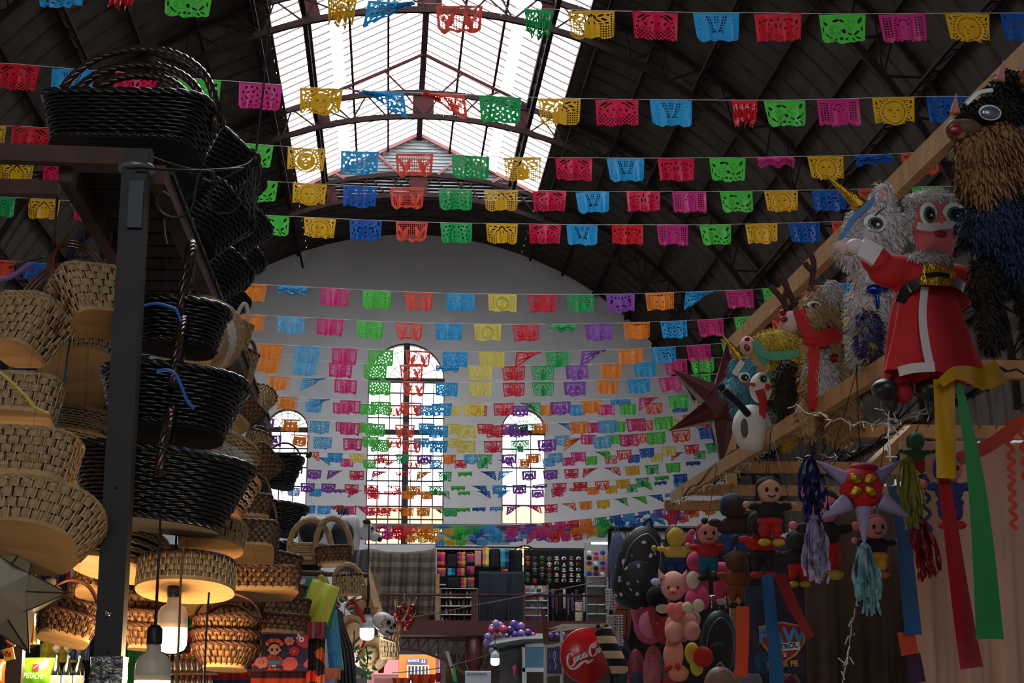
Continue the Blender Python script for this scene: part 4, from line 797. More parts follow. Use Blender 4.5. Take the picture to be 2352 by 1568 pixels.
# ================================================ left stall: post, deck, baskets
K = 1.3
def superpath(a, b, e, n):
    P = []
    for i in range(240):
        t = 2 * pi * i / 240; c, s = cos(t), sin(t)
        P.append((a * abs(c) ** (2 / e) * (1 if c >= 0 else -1), b * abs(s) ** (2 / e) * (1 if s >= 0 else -1)))
    L = [0]
    for i in range(240): q = P[(i + 1) % 240]; L.append(L[-1] + sqrt((q[0] - P[i][0]) ** 2 + (q[1] - P[i][1]) ** 2))
    out = []; j = 0
    for k in range(n):
        d = L[-1] * k / n
        while L[j + 1] < d: j += 1
        u = (d - L[j]) / max(1e-9, L[j + 1] - L[j]); p, q = P[j], P[(j + 1) % 240]; out.append((p[0] + (q[0] - p[0]) * u, p[1] + (q[1] - p[1]) * u))
    return out, L[-1]
def rope(b, path, r, k=3, turns=None, closed=True, n=5, rs=.62):
    """k strands twisted round a path"""
    m = len(path); tot = sum((V(path[(i + 1) % m]) - V(path[i])).length for i in range(m if closed else m - 1))
    turns = turns or max(2, round(tot / (r * 9)))
    if closed: turns = round(turns)
    for s in range(k):
        pts = []; u = None
        for i, p in enumerate(path):
            p = V(p); t = (V(path[(i + 1) % m]) - V(path[i - 1])) if closed or 0 < i < m - 1 else (V(path[min(i + 1, m - 1)]) - V(path[max(i - 1, 0)])); t.normalize()
            up = V((0, 0, 1)) if abs(t.z) < .9 or closed else V((0, 1, 0))
            if not closed: up = V((0, 1, 0)) if abs(t.y) < .9 else V((0, 0, 1))
            u = t.cross(up).normalized(); w = t.cross(u); a = 2 * pi * (s / k + turns * i / m)
            pts.append(p + (u * cos(a) + w * sin(a)) * r * .5)
        b.tube(pts, r * rs, n, closed=closed)
STRAW = mat('palm straw', (196, 160, 112), .55, 0, .38, 28, .25, 160, stretch=(1, 1, 3)); STRAW_D = mat('smoked palm straw', (150, 108, 66), .5, 0, .45, 30, .25, 160)
FINE = mat('fine cane', (206, 172, 126), .5, 0, .25, 30); CANEW = mat('bleached cane', (232, 222, 206), .5, 0, .1, 20)
WILL = mat('black varnished willow', (20, 13, 11), .34, 0, .4, 30, coat=.2); WILLH = mat('dark brown varnished willow', (62, 34, 24), .28, 0, .4, 20, coat=.4)
CANEB = mat('brown bent cane', (128, 70, 38), .35, 0, .3, 15, coat=.3); TRIM = mat('brown twisted trim', (92, 54, 36), .5, 0, .3, 40)
PINE = mat('pale pine base', (206, 160, 104), .6, 0, .22, 4, .1, 50, stretch=(1, 7, 1)); GAPSHADE = mat('dark weave gap shade', (50, 34, 22), .9); LINERB = mat('black basket inside', (10, 8, 7), .9)
STICK = mat('pale reed', (222, 186, 136), .5)
def make_basket(t, w, d, h, wb, e, style, handle='', hh=0, board=True):
    """rim w x d, base wb wide, height h; origin at the centre of the body"""
    db = d * wb / w; z0 = -h / 2; P = 2.1 * (w + d) / 2
    def ring(q, n, off=0):
        """outline at height fraction q (0 base, 1 rim)"""
        s = q ** .85; a = (wb + (w - wb) * s) / 2 + off; b2 = (db + (d - db) * s) / 2 + off
        return superpath(a, b2, e, n)[0]
    dark = style == 'willow'
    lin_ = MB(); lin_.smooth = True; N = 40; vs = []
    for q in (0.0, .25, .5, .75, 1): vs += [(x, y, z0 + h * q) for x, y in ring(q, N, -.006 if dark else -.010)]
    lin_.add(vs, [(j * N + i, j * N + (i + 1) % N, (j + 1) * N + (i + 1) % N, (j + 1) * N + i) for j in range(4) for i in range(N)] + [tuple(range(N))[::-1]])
    obj('gap_backing', lin_, LINERB if dark else GAPSHADE, t)  # skin added behind the weave; gap shade put into its dark colour
    b = MB()
    if style in ('willow', 'fine', 'fineband', 'open'):
        st = .0125 if dark else .0075; rows = max(4, int(h / (st * (1.12 if dark else 1.25)))); ns = max(16, int(P * pi / (.075 if dark else .034)) // 2 * 2); seg = ns * 2
        for r in range(rows):
            q = (r + .5) / rows; pr = ring(q, seg)
            band = style == 'fineband' and .45 < q < .75
            if style == 'open' and r % 3 == 2: continue
            b.cur = 1 if band or (style == 'open' and q > .3 and q < .6) else 0; pts = []
            for i, (x, y) in enumerate(pr):
                L = sqrt(x * x + y * y) or 1; o = (.3 if dark else .4) * st * (1 if ((i // 2) + r) % 2 else -1); o += random.uniform(-.08, .08) * st
                pts.append((x + x / L * o, y + y / L * o, z0 + h * q + random.uniform(-.1, .1) * st))
            b.tube(pts, st * (.62 if not band else .8), 5, closed=True)
        obj('woven_wall', b, [WILL, WILL] if dark else [FINE, CANEW], t)
    else:
        cell = {'braid': .040, 'small': .028, 'smoked': .027}[style]; rows = max(2, round(h / (cell * .78))); nc = max(10, round(P * pi / 2 / cell * .95) // 2 * 2); NX = nc * 8; sub = 4; b.smooth = True
        for row in range(rows):
            qs = [(row + f) / rows for f in (.02, .3, .7, .98)]; rings = [ring(q, NX) for q in qs]; off = (row % 2) * 4
            for c in range(nc):
                vs = []; tw = random.uniform(-.5, .5) + (.35 if c % 2 else -.35); am = random.uniform(.8, 1.2)
                for j in range(4):
                    for k, f in enumerate((.3, 2.6, 5.4, 7.7)):
                        fi = c * 8 + off + f + tw * (1 if j in (1, 2) else 0) * .6; i0 = int(fi) % NX; u = fi - int(fi); p, p2 = rings[j][i0], rings[j][(i0 + 1) % NX]; x, y = p[0] + (p2[0] - p[0]) * u, p[1] + (p2[1] - p[1]) * u
                        ee = (0 if k in (0, 3) else 1) * (.55 if j in (0, 3) else 1) * am; L = sqrt(x * x + y * y) or 1; o = cell * (-.10 + .34 * ee)
                        vs.append((x + x / L * o, y + y / L * o, z0 + h * qs[j]))
                b.add(vs, [(4 * j + k, 4 * j + k + 1, 4 * j + k + 5, 4 * j + k + 4) for j in range(3) for k in range(3)])
        obj('woven_wall', b, STRAW if style != 'smoked' else STRAW_D, t)
        s = MB(); rr = .0026
        for row in range(rows):
            q0, q1 = row / rows, (row + 1) / rows; p0, p1 = ring(q0, NX, .009), ring(q1, NX, .009)
            for i in range(0, NX, 8):
                k = (i + (row % 2) * 4) % NX; s.tube([(p0[k][0], p0[k][1], z0 + h * q0 - .004), (p1[k][0], p1[k][1], z0 + h * q1 + .004)], rr, 4)
        obj('reed', s, STICK if style != 'smoked' else DKW, t)['kind'] = 'stuff'
    rim = MB(); pr = [(x, y, z0 + h) for x, y in ring(1, 110, .002)]; rr = .016 if dark else .0095
    rope(rim, pr, rr, 3); obj('rim', rim, WILL if dark else (TRIM if style in ('smoked', 'small') else STRAW), t)
    if dark: f = MB(); rope(f, [(x, y, z0) for x, y in ring(0, 90, .004)], .012, 3); obj('foot_rim', f, WILL, t)
    if board:
        bd = MB(); o = ring(0, 60, .008); n = 60
        bd.slab([(x, y, z0 - .014) for x, y in o], (0, 0, 1), .016); obj('base', bd, mat('black stained base', (24, 17, 14), .8) if dark else PINE, t)
    if handle:
        g = MB(); a, b2 = w / 2 + .004, d / 2 + .004
        def archp(ax, off, hgt, lean=0, n=40):
            return [((ax * -cos(pi * k / n)), off + lean * sin(pi * k / n), z0 + h * .55 + (h * .45 + hgt) * sin(pi * k / n) ** .8) for k in range(n + 1)]
        if handle in ('arch', 'archy'): rope(g, [((x, y, z) if handle == 'arch' else (y, x * b2 / a, z)) for x, y, z in archp(a, 0, hh)], .017, 4, closed=False); obj('handle', g, WILLH if dark else STRAW, t)
        elif handle == 'hoop':
            for o in (-.008, .008): g.tube(archp(a, o, hh), .0055, 6)
            obj('handle', g, CANEB, t)
        elif handle == 'twin':
            for s in (-1, 1):
                g = MB()
                for o in (-.006, .006): g.tube(archp(a * .45, s * (b2 - .01) + o, hh, lean=-s * b2 * .3), .006, 6)
                obj('handle', g, CANEB, t)
        elif handle == 'wrap': g.tube(archp(a * .6, 0, hh), .012, 8); obj('handle', g, CANEW, t)
    return t
BASK = [
 # label, x, y, Y, rim w, base w, h (photo px), depth ratio, squareness, style, handle, handle px, tilt, roll, yaw, options
 ('large black willow basket on the deck, outermost of three nested with arched handles', 300, 298, 4.75, 390, 325, 100, .5, 5, 'willow', 'arch', 158, 4, -5, -12, 1),
 ('black willow basket nested second, its handle the middle arch of the three', 302, 294, 4.75, 335, 295, 60, .4, 5, 'willow', 'arch', 132, 4, -5, -12, 0),
 ('black willow basket nested innermost, its handle the lowest arch of three', 306, 292, 4.75, 270, 250, 50, .3, 5, 'willow', 'arch', 108, 4, -5, -12, 0),
 ('black willow basket behind the top stack, a curved handle arching to its right', 475, 395, 5.6, 165, 120, 150, .8, 4, 'willow', 'arch', 60, 25, -24, 30, 1),
 ('black willow basket hung below the loop of cable by the skylight side', 530, 430, 6.6, 110, 80, 110, .8, 3, 'willow', '', 0, 30, -30, 20, 1),
 ('black willow basket in the dark right column, directly left of the rosette flags', 470, 520, 5.5, 150, 110, 140, .9, 4, 'willow', '', 0, 35, -30, 30, 1),
 ('black willow basket lower in the dark right column, tilted on its side', 540, 540, 6.8, 105, 75, 120, .9, 3, 'willow', '', 0, 30, -35, 20, 1),
 ('black willow basket touching the grey wall edge in the right column', 545, 610, 7.3, 80, 60, 90, .9, 3, 'willow', '', 0, 28, -40, 10, 1),
 ('black willow basket at the foot of the dark right column by the orange flags', 500, 640, 6.3, 110, 80, 100, .9, 3, 'willow', '', 0, 30, -35, 10, 1),
 ('small black willow basket ending the dark right column', 525, 700, 7.2, 70, 52, 55, .9, 3, 'willow', '', 0, 25, -35, 10, 1),
 ('black willow basket under the deck, left of the post top', 265, 470, 5.3, 170, 120, 110, .8, 4, 'willow', '', 0, 20, 20, 10, 1),
 ('upper hanging black oval basket with a tall handle and blue tie', 415, 755, 4.75, 205, 160, 92, .7, 2.6, 'willow', 'archy', 165, 7, -4, 4, 1),
 ('middle hanging black oval basket with a blue ribbon dangling', 395, 935, 4.6, 325, 240, 122, .75, 2.5, 'willow', 'archy', 150, 7, -4, 6, 1),
 ('largest hanging black oval basket, lowest of three right of the post', 365, 1128, 4.45, 410, 290, 145, .62, 2.4, 'willow', 'archy', 120, 4, -6, 6, 1),
 ('far black willow basket before the left window, upper of two', 650, 1085, 8.4, 82, 48, 62, .9, 3, 'willow', 'hoop', 40, 8, -4, 10, 1),
 ('far black willow basket before the left window, lower of two', 655, 1195, 8.2, 92, 56, 60, .9, 3, 'willow', '', 0, 8, -6, 10, 1),
 ('far wide black willow basket above the yellow bag', 680, 1305, 7.6, 118, 74, 80, .9, 3, 'willow', '', 0, 10, -10, 10, 1),
 ('square straw basket tilted beside the post top, outer of a pair', 208, 692, 4.55, 150, 112, 118, .8, 5, 'braid', 'hoop', 120, 20, 22, 40, 1),
 ('square straw basket nested in the tilted one beside the post', 196, 672, 4.62, 150, 118, 60, .8, 5, 'braid', 'hoop', 110, 18, 22, 40, 0),
 ('square straw basket at the left edge under the bent cane handles', 62, 765, 4.5, 165, 118, 105, .8, 5, 'braid', 'hoop', 150, 18, -20, -36, 1),
 ('square straw basket nested inside the left edge one', 72, 735, 4.6, 160, 122, 60, .8, 5, 'braid', 'hoop', 130, 16, -20, -36, 0),
 ('large round straw basket turned to show its pale wooden base', 195, 845, 5.2, 215, 165, 95, .9, 2.2, 'braid', '', 0, 50, 8, 0, 1),
 ('oval straw basket with a wood base left of the hanging blue cord', 52, 918, 4.3, 165, 150, 82, .65, 3, 'braid', '', 0, 14, -5, -6, 1),
 ('oval straw basket with big braids low at the left edge', 62, 1058, 4.2, 228, 205, 100, .65, 3, 'braid', '', 0, 14, -5, -8, 1),
 ('round flaring straw basket lit from below at the left edge', 85, 1215, 4.1, 285, 205, 95, .85, 2.4, 'braid', '', 0, 34, -9, 0, 1),
 ('cane tray basket with arched handle behind the blue cord, upper', 185, 905, 5.3, 190, 160, 50, .8, 2.2, 'fine', 'arch', 60, 10, -6, 10, 1),
 ('cane tray basket with arched handle behind the blue cord, middle', 180, 985, 5.2, 200, 165, 50, .8, 2.2, 'fine', 'arch', 55, 10, -6, 14, 1),
 ('cane tray basket with arched handle behind the blue cord, lowest', 170, 1030, 5.1, 190, 160, 44, .8, 2.2, 'fine', 'arch', 50, 10, -8, 10, 1),
 ('big cane basket with a bleached band behind the upper black basket', 452, 778, 5.35, 175, 130, 130, .95, 2.2, 'fineband', 'wrap', 60, 62, -28, 0, 1),
 ('wide cane basket with a white band right of the lowest black basket', 488, 1068, 5.1, 185, 150, 105, .9, 2.3, 'fineband', 'archy', 90, 18, -16, 6, 1),
 ('cane bowl with a bright base under the white banded basket', 525, 1140, 5.3, 120, 78, 85, .9, 2.2, 'open', '', 0, 20, -12, 0, 1),
 ('round cane ball basket standing before the pale wall', 594, 925, 7.6, 62, 40, 62, .95, 2, 'small', '', 0, 40, -20, 0, 1),
 ('brown rimmed straw basket tilted below the cane ball', 556, 950, 6.6, 76, 60, 52, .8, 5, 'smoked', '', 0, 34, -32, 20, 1),
 ('cream woven basket hung above the far black baskets', 590, 1020, 7.4, 56, 48, 48, .8, 3, 'small', 'hoop', 20, 14, -16, 10, 1),
 ('long brown rimmed straw basket tilted beside the cane handle', 592, 1075, 6.7, 78, 60, 76, .8, 5, 'smoked', '', 0, 30, -38, 20, 1),
 ('tall straw shopping basket with white cord handles, upper right stack', 548, 770, 6.8, 52, 42, 60, .6, 5, 'braid', 'wrap', 50, 10, -8, 40, 1),
 ('tall straw shopping basket, lower in the upper right stack', 560, 840, 7.0, 50, 42, 70, .6, 5, 'small', 'hoop', 30, 12, -10, 40, 1),
 ('brown rimmed straw box basket above the plywood box', 578, 1165, 6.2, 84, 74, 46, .7, 5, 'smoked', 'hoop', 60, 12, -2, 8, 1),
 ('straw box basket with a slanted plywood underside', 560, 1262, 5.4, 150, 128, 62, .85, 6, 'smoked', 'hoop', 50, 38, 4, 8, 1),
 ('low round straw basket with a bright wooden base over the bulb', 488, 1232, 4.8, 148, 138, 46, .85, 2.2, 'braid', '', 0, 17, -3, 0, 1),
 ('wide cream lattice basket with a round wooden base over the bulb cord', 428, 1322, 4.6, 212, 214, 58, .85, 2.2, 'small', '', 0, 13, -1, 0, 1),
 ('checked cane basket crossing behind the post', 268, 1268, 4.75, 215, 190, 72, .8, 2.3, 'open', '', 0, 16, -9, 0, 1),
 ('flat straw box basket right of the plywood one', 596, 1338, 5.0, 172, 160, 44, .7, 6, 'smoked', '', 0, 9, 3, 14, 1),
 ('dim straw box basket tucked behind the flat one', 640, 1302, 5.6, 90, 78, 50, .7, 6, 'smoked', '', 0, 12, -8, 14, 1),
 ('straw tray basket behind the post, below the checked one', 250, 1340, 5.1, 150, 132, 46, .7, 4, 'smoked', '', 0, 14, -5, 8, 1),
 ('shallow straw basket behind the post, hung low and left', 208, 1372, 5.4, 100, 84, 40, .7, 4, 'smoked', 'hoop', 50, 14, -4, 8, 1),
 ('straw basket covering the left bulb, lower of a nested pair', 152, 1440, 4.6, 128, 104, 48, .7, 5, 'smoked', 'hoop', 90, 16, -8, 20, 1),
 ('straw basket nested above the one covering the left bulb', 166, 1406, 4.65, 118, 100, 34, .7, 5, 'smoked', '', 0, 14, -8, 20, 0),
 ('bottom straw basket of the nested column right of the post', 330, 1462, 4.9, 108, 56, 42, .8, 4, 'smoked', 'hoop', 90, 6, -2, 14, 1),
 ('middle straw basket of the nested column right of the post', 330, 1430, 4.9, 112, 70, 38, .8, 4, 'smoked', '', 0, 6, -2, 14, 0),
 ('top straw basket of the nested column right of the post', 330, 1395, 4.95, 112, 80, 40, .8, 4, 'smoked', 'hoop', 60, 6, -2, 14, 0),
 ('bottom straw basket of the brightly lit nested trio', 519, 1508, 4.9, 152, 92, 42, .8, 2.6, 'smoked', 'hoop', 100, 7, -2, 0, 1),
 ('middle straw basket of the brightly lit nested trio', 519, 1474, 4.9, 154, 108, 34, .8, 2.6, 'smoked', '', 0, 7, -2, 0, 0),
 ('top straw basket of the brightly lit nested trio with bent cane handle', 521, 1441, 4.9, 148, 108, 32, .8, 2.6, 'smoked', 'hoop', 62, 7, -2, 0, 0),
 ('dim round straw basket behind the lit trio', 545, 1392, 5.3, 130, 96, 44, .8, 2.6, 'smoked', 'hoop', 40, 8, 6, 0, 1),
 ('bottom straw basket of the trio above the printed girl bag', 652, 1435, 5.5, 108, 92, 34, .75, 4, 'smoked', '', 0, 7, -3, 8, 1),
 ('middle straw basket of the trio above the printed girl bag', 655, 1398, 5.6, 106, 90, 36, .75, 4, 'smoked', '', 0, 7, -3, 8, 0),
 ('top straw basket of the trio above the printed girl bag', 650, 1366, 5.7, 100, 84, 34, .75, 4, 'smoked', '', 0, 8, -3, 8, 0),
 ('shallow cane basket seen into from below behind the big bulb', 425, 1372, 5.5, 120, 100, 26, .9, 2.1, 'fine', '', 0, 24, 6, 0, 1),
 ('straw basket half behind the lowest black one near the post', 210, 1160, 5.3, 150, 120, 60, .8, 2.5, 'braid', '', 0, 16, -8, 0, 1),
 ('small straw basket between the plywood box and far black basket', 604, 1225, 6.5, 56, 48, 50, .8, 5, 'small', 'hoop', 60, 12, -2, 8, 1),
 ('round brown handled basket on the far stall top, left', 712, 1270, 7.3, 92, 80, 30, .8, 2.3, 'fine', 'arch', 62, 4, 0, 0, 1),
 ('round brown handled basket on the far stall top, right of two', 766, 1276, 7.2, 78, 70, 34, .8, 2.3, 'smoked', 'arch', 70, 4, 4, 0, 1),
 ('pale palm basket with a looped handle under the hook rail', 800, 1345, 6.95, 58, 52, 44, .8, 3, 'small', 'arch', 26, 6, 4, 10, 1),
]
def basket(lab, x, y, Y, wr, wb, h, dr, e, style, handle, hh, tilt, roll, yaw, board):
    Y = Y * K; p = at(x, y, Y); m = mpp(x, y, Y); t = thing('hanging_basket' if not lab.startswith(('large black', 'black willow basket nested')) else 'wicker_basket', lab, 'basket', p)
    make_basket(t, wr * m, wr * m * dr, h * m, wb * m, e, style, handle, hh * m, board)
    R = Matrix.Rotation(radians(-roll) * -1 * -1, 4, 'Y') @ Matrix.Rotation(radians(-tilt), 4, 'X') @ Matrix.Rotation(radians(yaw), 4, 'Z')
    t.rotation_euler = R.to_euler(); t['group'] = 'baskets of the left stall'
    if not lab.startswith(('large black', 'black willow basket nested', 'round brown')) and Y < 11.5:
        zt_ = at(352, 400, 5.5).z; xa, xb = at(150, 400, 5.56).x, at(360, 400, 5.56).x
        q = V((min(xb, max(xa, p.x)), min(10.8, max(5.6, Y)), zt_)); g = MB(); up = Matrix(R).to_3x3().inverted()
        top = V((0, 0, h * m * .5 + (hh * m if handle else 0)))
        g.tube([top, up @ (q - p)], .0006, 3); obj('hanging_thread', g, mat('dark thread', (30, 28, 26), .8), t)
    return t
for row in BASK: basket(*row)
# the stall frame
FRB = mat('brown painted timber', (84, 44, 32), .65, 0, .3, 10)
PBLK = mat('near black steel', (34, 27, 26), .6, 0, .25, 12, .05, 40)
Yp = 4.2 * K; p = at(282, 960, Yp); top = at(325, 352, Yp).z
t = thing('steel_post', 'tall dark steel stall post rising among the baskets', 'post', (p.x, Yp, 0))
obj('shaft', MB().box((0, 0, top / 2), (.088, .088, top)), PBLK, t)
m = mpp(330, 450, Yp); obj('mounting_plate', MB().box((.012, -.05, at(325, 480, Yp).z), (.05, .012, .17)), mat('dull grey plate', (40, 42, 47), .4, .6), t)
obj('clamp', MB().lathe([(.06, -.012), (.064, 0), (.06, .012)], 20, Matrix.Translation((0, 0, at(325, 388, Yp).z))), GREY, t)
bz = at(240, 1410, Yp).z; obj('screw', MB().lathe([(.0, -.008), (.009, -.006), (.011, 0)], 14, Matrix.Translation((-.004, -.05, bz)) @ Matrix.Rotation(pi / 2, 4, 'X')), CHROME, t)
g = MB(); 
for k in range(2): g.lathe([(.0, -.004), (.005, 0)], 10, Matrix.Translation((.0, -.046, at(260, (1124, 1499)[k], Yp).z)) @ Matrix.Rotation(pi / 2, 4, 'X'))
obj('bolt_hole', g, BLACK, t)
pz0, pz1 = at(230, 1640, Yp).z, at(235, 1508, Yp).z
w = MB(); w.smooth = False; n = 26; vs = []
for j in range(9):
    for i in range(n):
        a = 2 * pi * i / n; r = .062 + .005 * noise.noise(V((cos(a) * 4, sin(a) * 4, j * 1.1))); vs.append((r * max(-.85, min(.85, cos(a) * 1.2)), r * max(-.85, min(.85, sin(a) * 1.2)), pz0 + (pz1 - pz0) * j / 8))
w.add(vs, [(j * n + i, j * n + (i + 1) % n, (j + 1) * n + (i + 1) % n, (j + 1) * n + i) for j in range(8) for i in range(n)])
obj('tape_wrap', w, mat('silver packing tape', (150, 146, 140), .15, .85, .7, 40, .8, 60), t)
xl, xr = at(-60, 340, Yp + .02).x - .5, at(345, 350, Yp).x; zt = at(160, 345, Yp).z
def beam(lab, a, b, w, h): tag(obj('stall_beam', MB().bar(a, b, w, h), FRB), lab, 'beam')
beam('upper front timber beam of the left stall, left of the post top', (xl, Yp + .06, zt + .01), (xr, Yp + .06, zt - .005), .05, .062)
z2 = at(60, 432, Yp + .9).z; beam('second timber beam behind the front one at the left edge', (at(-60, 430, Yp + .9).x - .5, Yp + .9, z2), (at(135, 440, Yp + .9).x, Yp + .9, z2), .05, .06)
ze = at(352, 400, Yp + .1).z; xe = at(360, 400, Yp + .1).x
beam('brown timber beam running back from the post under the black baskets', (xe, Yp + .1, ze), (xe, 11, ze), .06, .07)
xd = at(150, 400, Yp + .1).x; beam('brown timber beam running back left of the post', (xd, Yp + .1, ze), (xd, 11, ze), .05, .07)
g = MB(); y = Yp + .3
while y < 10.8: g.box(((xe + xd) / 2, y, ze + .05), (abs(xe - xd) + .08, .16, .02)); y += .19
tag(obj('basket_deck', g, mat('dark deck slats', (40, 26, 20), .8)), 'dark slatted deck under the black baskets, left stall', 'deck')['kind'] = 'thing'
# far post so the deck is carried
tag(obj('rear_post', MB().box((xe, 10.9, ze / 2), (.08, .08, ze)), PBLK), 'far steel post of the left stall hidden among baskets', 'post')
# cords, ties and hooks
def cord(lab, pts, r, m, Y=None, cat='cord', name='twine_string', n=8):
    P = [at(x, y, (Y if len(q) == 0 else q[0]) * K) for x, y, *q in pts]; g = MB(); g.tube(bez(P, n), r, 6); return tag(obj(name, g, m), lab, cat)
BLUE = mat('blue plastic twine', (20, 70, 140), .5); LBLUE = mat('bright blue ribbon', (24, 92, 176), .5); YEL = mat('yellow twine', (220, 190, 70), .6); BCORD = mat('black cable', (16, 15, 16), .5); WCORD = mat('white twine', (200, 196, 188), .7)
cord('thin blue cord hanging between the left straw baskets', [(163, 765), (152, 840), (140, 930), (122, 1000)], .0035, BLUE, 4.6)
cord('blue plastic strip tied at the left rafter', [(195, 528), (175, 555), (160, 590), (152, 625)], .005, BLUE, 4.7)
cord('second blue strip running down from the left rafter', [(195, 528), (192, 570), (188, 620)], .004, BLUE, 4.75)
cord('blue ribbon tied across the upper hanging black basket', [(330, 702), (360, 697), (390, 705), (405, 712), (416, 738)], .006, LBLUE, 4.2)
cord('bright blue ribbon dangling over the middle hanging black basket', [(360, 852), (385, 850), (405, 862), (418, 890), (430, 920), (446, 938)], .006, LBLUE, 4.05)
cord('yellow twine curling at the left edge', [(-8, 850), (20, 872), (55, 905), (80, 935), (112, 950)], .005, YEL, 3.6)
cord('purple ribbon end poking in at the left edge', [(-10, 645), (25, 635), (70, 606)], .008, mat('purple ribbon', (126, 84, 150), .7), 3.6)
cord('white twine loop holding the upper black basket handle', [(378, 480), (378, 520), (384, 560)], .003, WCORD, 4.6)
cord('second white twine from the brown beam', [(436, 586), (434, 640), (433, 680)], .003, WCORD, 4.9)
cord('black cable running up from the hook into the roof', [(588, 352, 5.0), (605, 200, 5.0), (617, 60, 5.0), (624, -60, 5.0)], .005, BCORD)
cord('dark brown cord of the big glowing bulb', [(372, 1215), (365, 1300), (360, 1420), (358, 1482)], .003, BCORD, 4.1)
cord('twisted brown rope passing over the big bulb', [(422, 1255), (415, 1340), (412, 1430), (408, 1520), (406, 1600)], .004, mat('brown jute rope', (140, 96, 50), .8), 3.95)
cord('thin dark green cord before the lit basket trio', [(480, 1360), (474, 1450), (468, 1600)], .0035, mat('dark green cord', (40, 50, 40), .7), 4.0)
cord('black wire from the deck at the left edge going up', [(0, 590, 5.5), (40, 520, 5.5), (75, 440, 5.5)], .004, BCORD)
cord('black wire hanging above the left edge baskets', [(135, 420, 5), (128, 500, 5), (122, 560, 5)], .006, BCORD)
cord('black wire down to the tied cane handles', [(100, 590, 5), (60, 600, 5), (20, 615, 5)], .004, BCORD)
t = thing('scroll_bracket', 'curled wrought iron bracket beside the post top', 'bracket', (0, 0, 0)); g = MB()
IRON = mat('rusty wrought iron', (44, 38, 34), .6, .4, .4, 30)
g.tube(bez([at(x, y, 4.15 * K) for x, y in ((388, 452), (372, 442), (360, 462), (372, 490), (405, 500), (440, 478), (450, 430), (462, 395), (490, 398), (488, 418), (465, 412))], 8), .006, 8); obj('scroll', g, IRON, t)
g = MB(); g.tube([at(310, 385, 4.15 * K), at(440, 392, 4.15 * K), at(560, 386, 4.3 * K)], .004, 6); g.tube(bez([at(x, y, 4.2 * K) for x, y in ((560, 386), (500, 420), (478, 455), (490, 485), (530, 488), (560, 460))], 8), .004, 6); obj('stay_wire', g, IRON, t)
t = thing('cable_bundle', 'knotted bundle of black cables hanging before the green flags', 'cables', (0, 0, 0)); rb = random.Random(3)
for k in range(9):
    g = MB(); x0 = 586 + rb.uniform(-6, 6); g.tube(bez([at(x0, 358, 5 * K), at(x0 + rb.uniform(-18, 14), 400, 5 * K), at(x0 + rb.uniform(-28, 10), 450 + rb.uniform(-20, 30), 5 * K), at(x0 + rb.uniform(-30, 5), 470 + rb.uniform(0, 40), 5 * K)], 6), .005, 5); obj('cable', g, BCORD, t)
g = MB(); g.ball(at(586, 366, 5 * K), (.025, .025, .035), 10, 8, wob=.5); obj('tape_knot', g, BCORD, t)
g = MB(); g.tube(bez([at(x, y, 5 * K) for x, y in ((590, 385), (592, 402), (600, 406), (606, 398))], 6), .006, 6); obj('hook', g, IRON, t)
cord('thin black cable looping from the post to the cable bundle', [(330, 350, 4.4), (380, 372, 4.4), (470, 392, 4.6), (560, 380, 4.9), (588, 356, 5.0)], .004, BCORD)
# ================================================ lamps of the left stall
def bulb(lab, x, y, Y, wpx, col, power, capcol, cordlen=.4, h_ratio=1.0):
    """hanging LED bulb: socket, ribbed cap, glowing dome with its own light. (x, y) is the top of the glowing part"""
    p = at(x, y, Y); r = wpx * mpp(x, y, Y) / 2; t = thing('hanging_bulb', lab, 'lamp', p)
    capm = mat('bulb housing ' + capcol[0], capcol[1], .45)
    obj('housing', MB().lathe([(r * .98, 0), (r, r * .3), (r * .95, r * .9), (r * .75, r * 1.3), (r * .42, r * 1.5), (r * .36, r * 2.0)], 28), capm, t)
    obj('socket', MB().lathe([(r * .42, r * 1.95), (r * .44, r * 2.1), (r * .42, r * 2.8), (r * .2, r * 3.0)], 16), BCORD, t)
    g = MB(); g.lathe([(r * .97, 0), (r, -r * .5 * h_ratio), (r * .96, -r * 1.1 * h_ratio), (r * .8, -r * 1.4 * h_ratio), (r * .3, -r * 1.6 * h_ratio), (.001, -r * 1.62 * h_ratio)], 28)
    obj('diffuser', g, glow('lit bulb ' + capcol[0], col, 7), t)
    g = MB(); g.tube([(0, 0, r * 2.9), (0, 0, r * 2.9 + cordlen)], .004, 6); obj('power_cable', g, BCORD, t)
    l = bpy.data.lights.new('bulb light', 'POINT'); l.energy = power; l.color = lin(col)[:3]; l.shadow_soft_size = r * 1.3
    o = bpy.data.objects.new('bulb light', l); COL.objects.link(o); o.parent = t; o.location = (0, 0, -r * 2.9); return t
WARM = (255, 214, 158); CAPW = ('warm', (206, 190, 168)); CAPC = ('cool', (214, 220, 222))
bulb('big glowing bulb in the middle of the left stall, right of the post', 395, 1441, 4.55 * K, 72, WARM, 16, CAPW)
bulb('bulb cut by the bottom edge below the big glowing one', 350, 1562, 4.2 * K, 84, WARM, 7, CAPW)
bulb('glowing bulb half hidden by straw baskets left of the post', 113, 1392, 4.85 * K, 64, WARM, 8, CAPW, .2)
bulb('cool white bulb beside the painted skull mask', 843, 1443, 9.5, 33, (235, 242, 255), 3, CAPC, .5)
bulb('small bare bulb glowing behind the straw hats', 812, 1520, 9.8, 22, (240, 244, 255), 2, CAPC, .1)
bulb('far small lamp under the purple balloons', 1137, 1512, 17, 20, (225, 240, 255), 5, CAPC, .2)
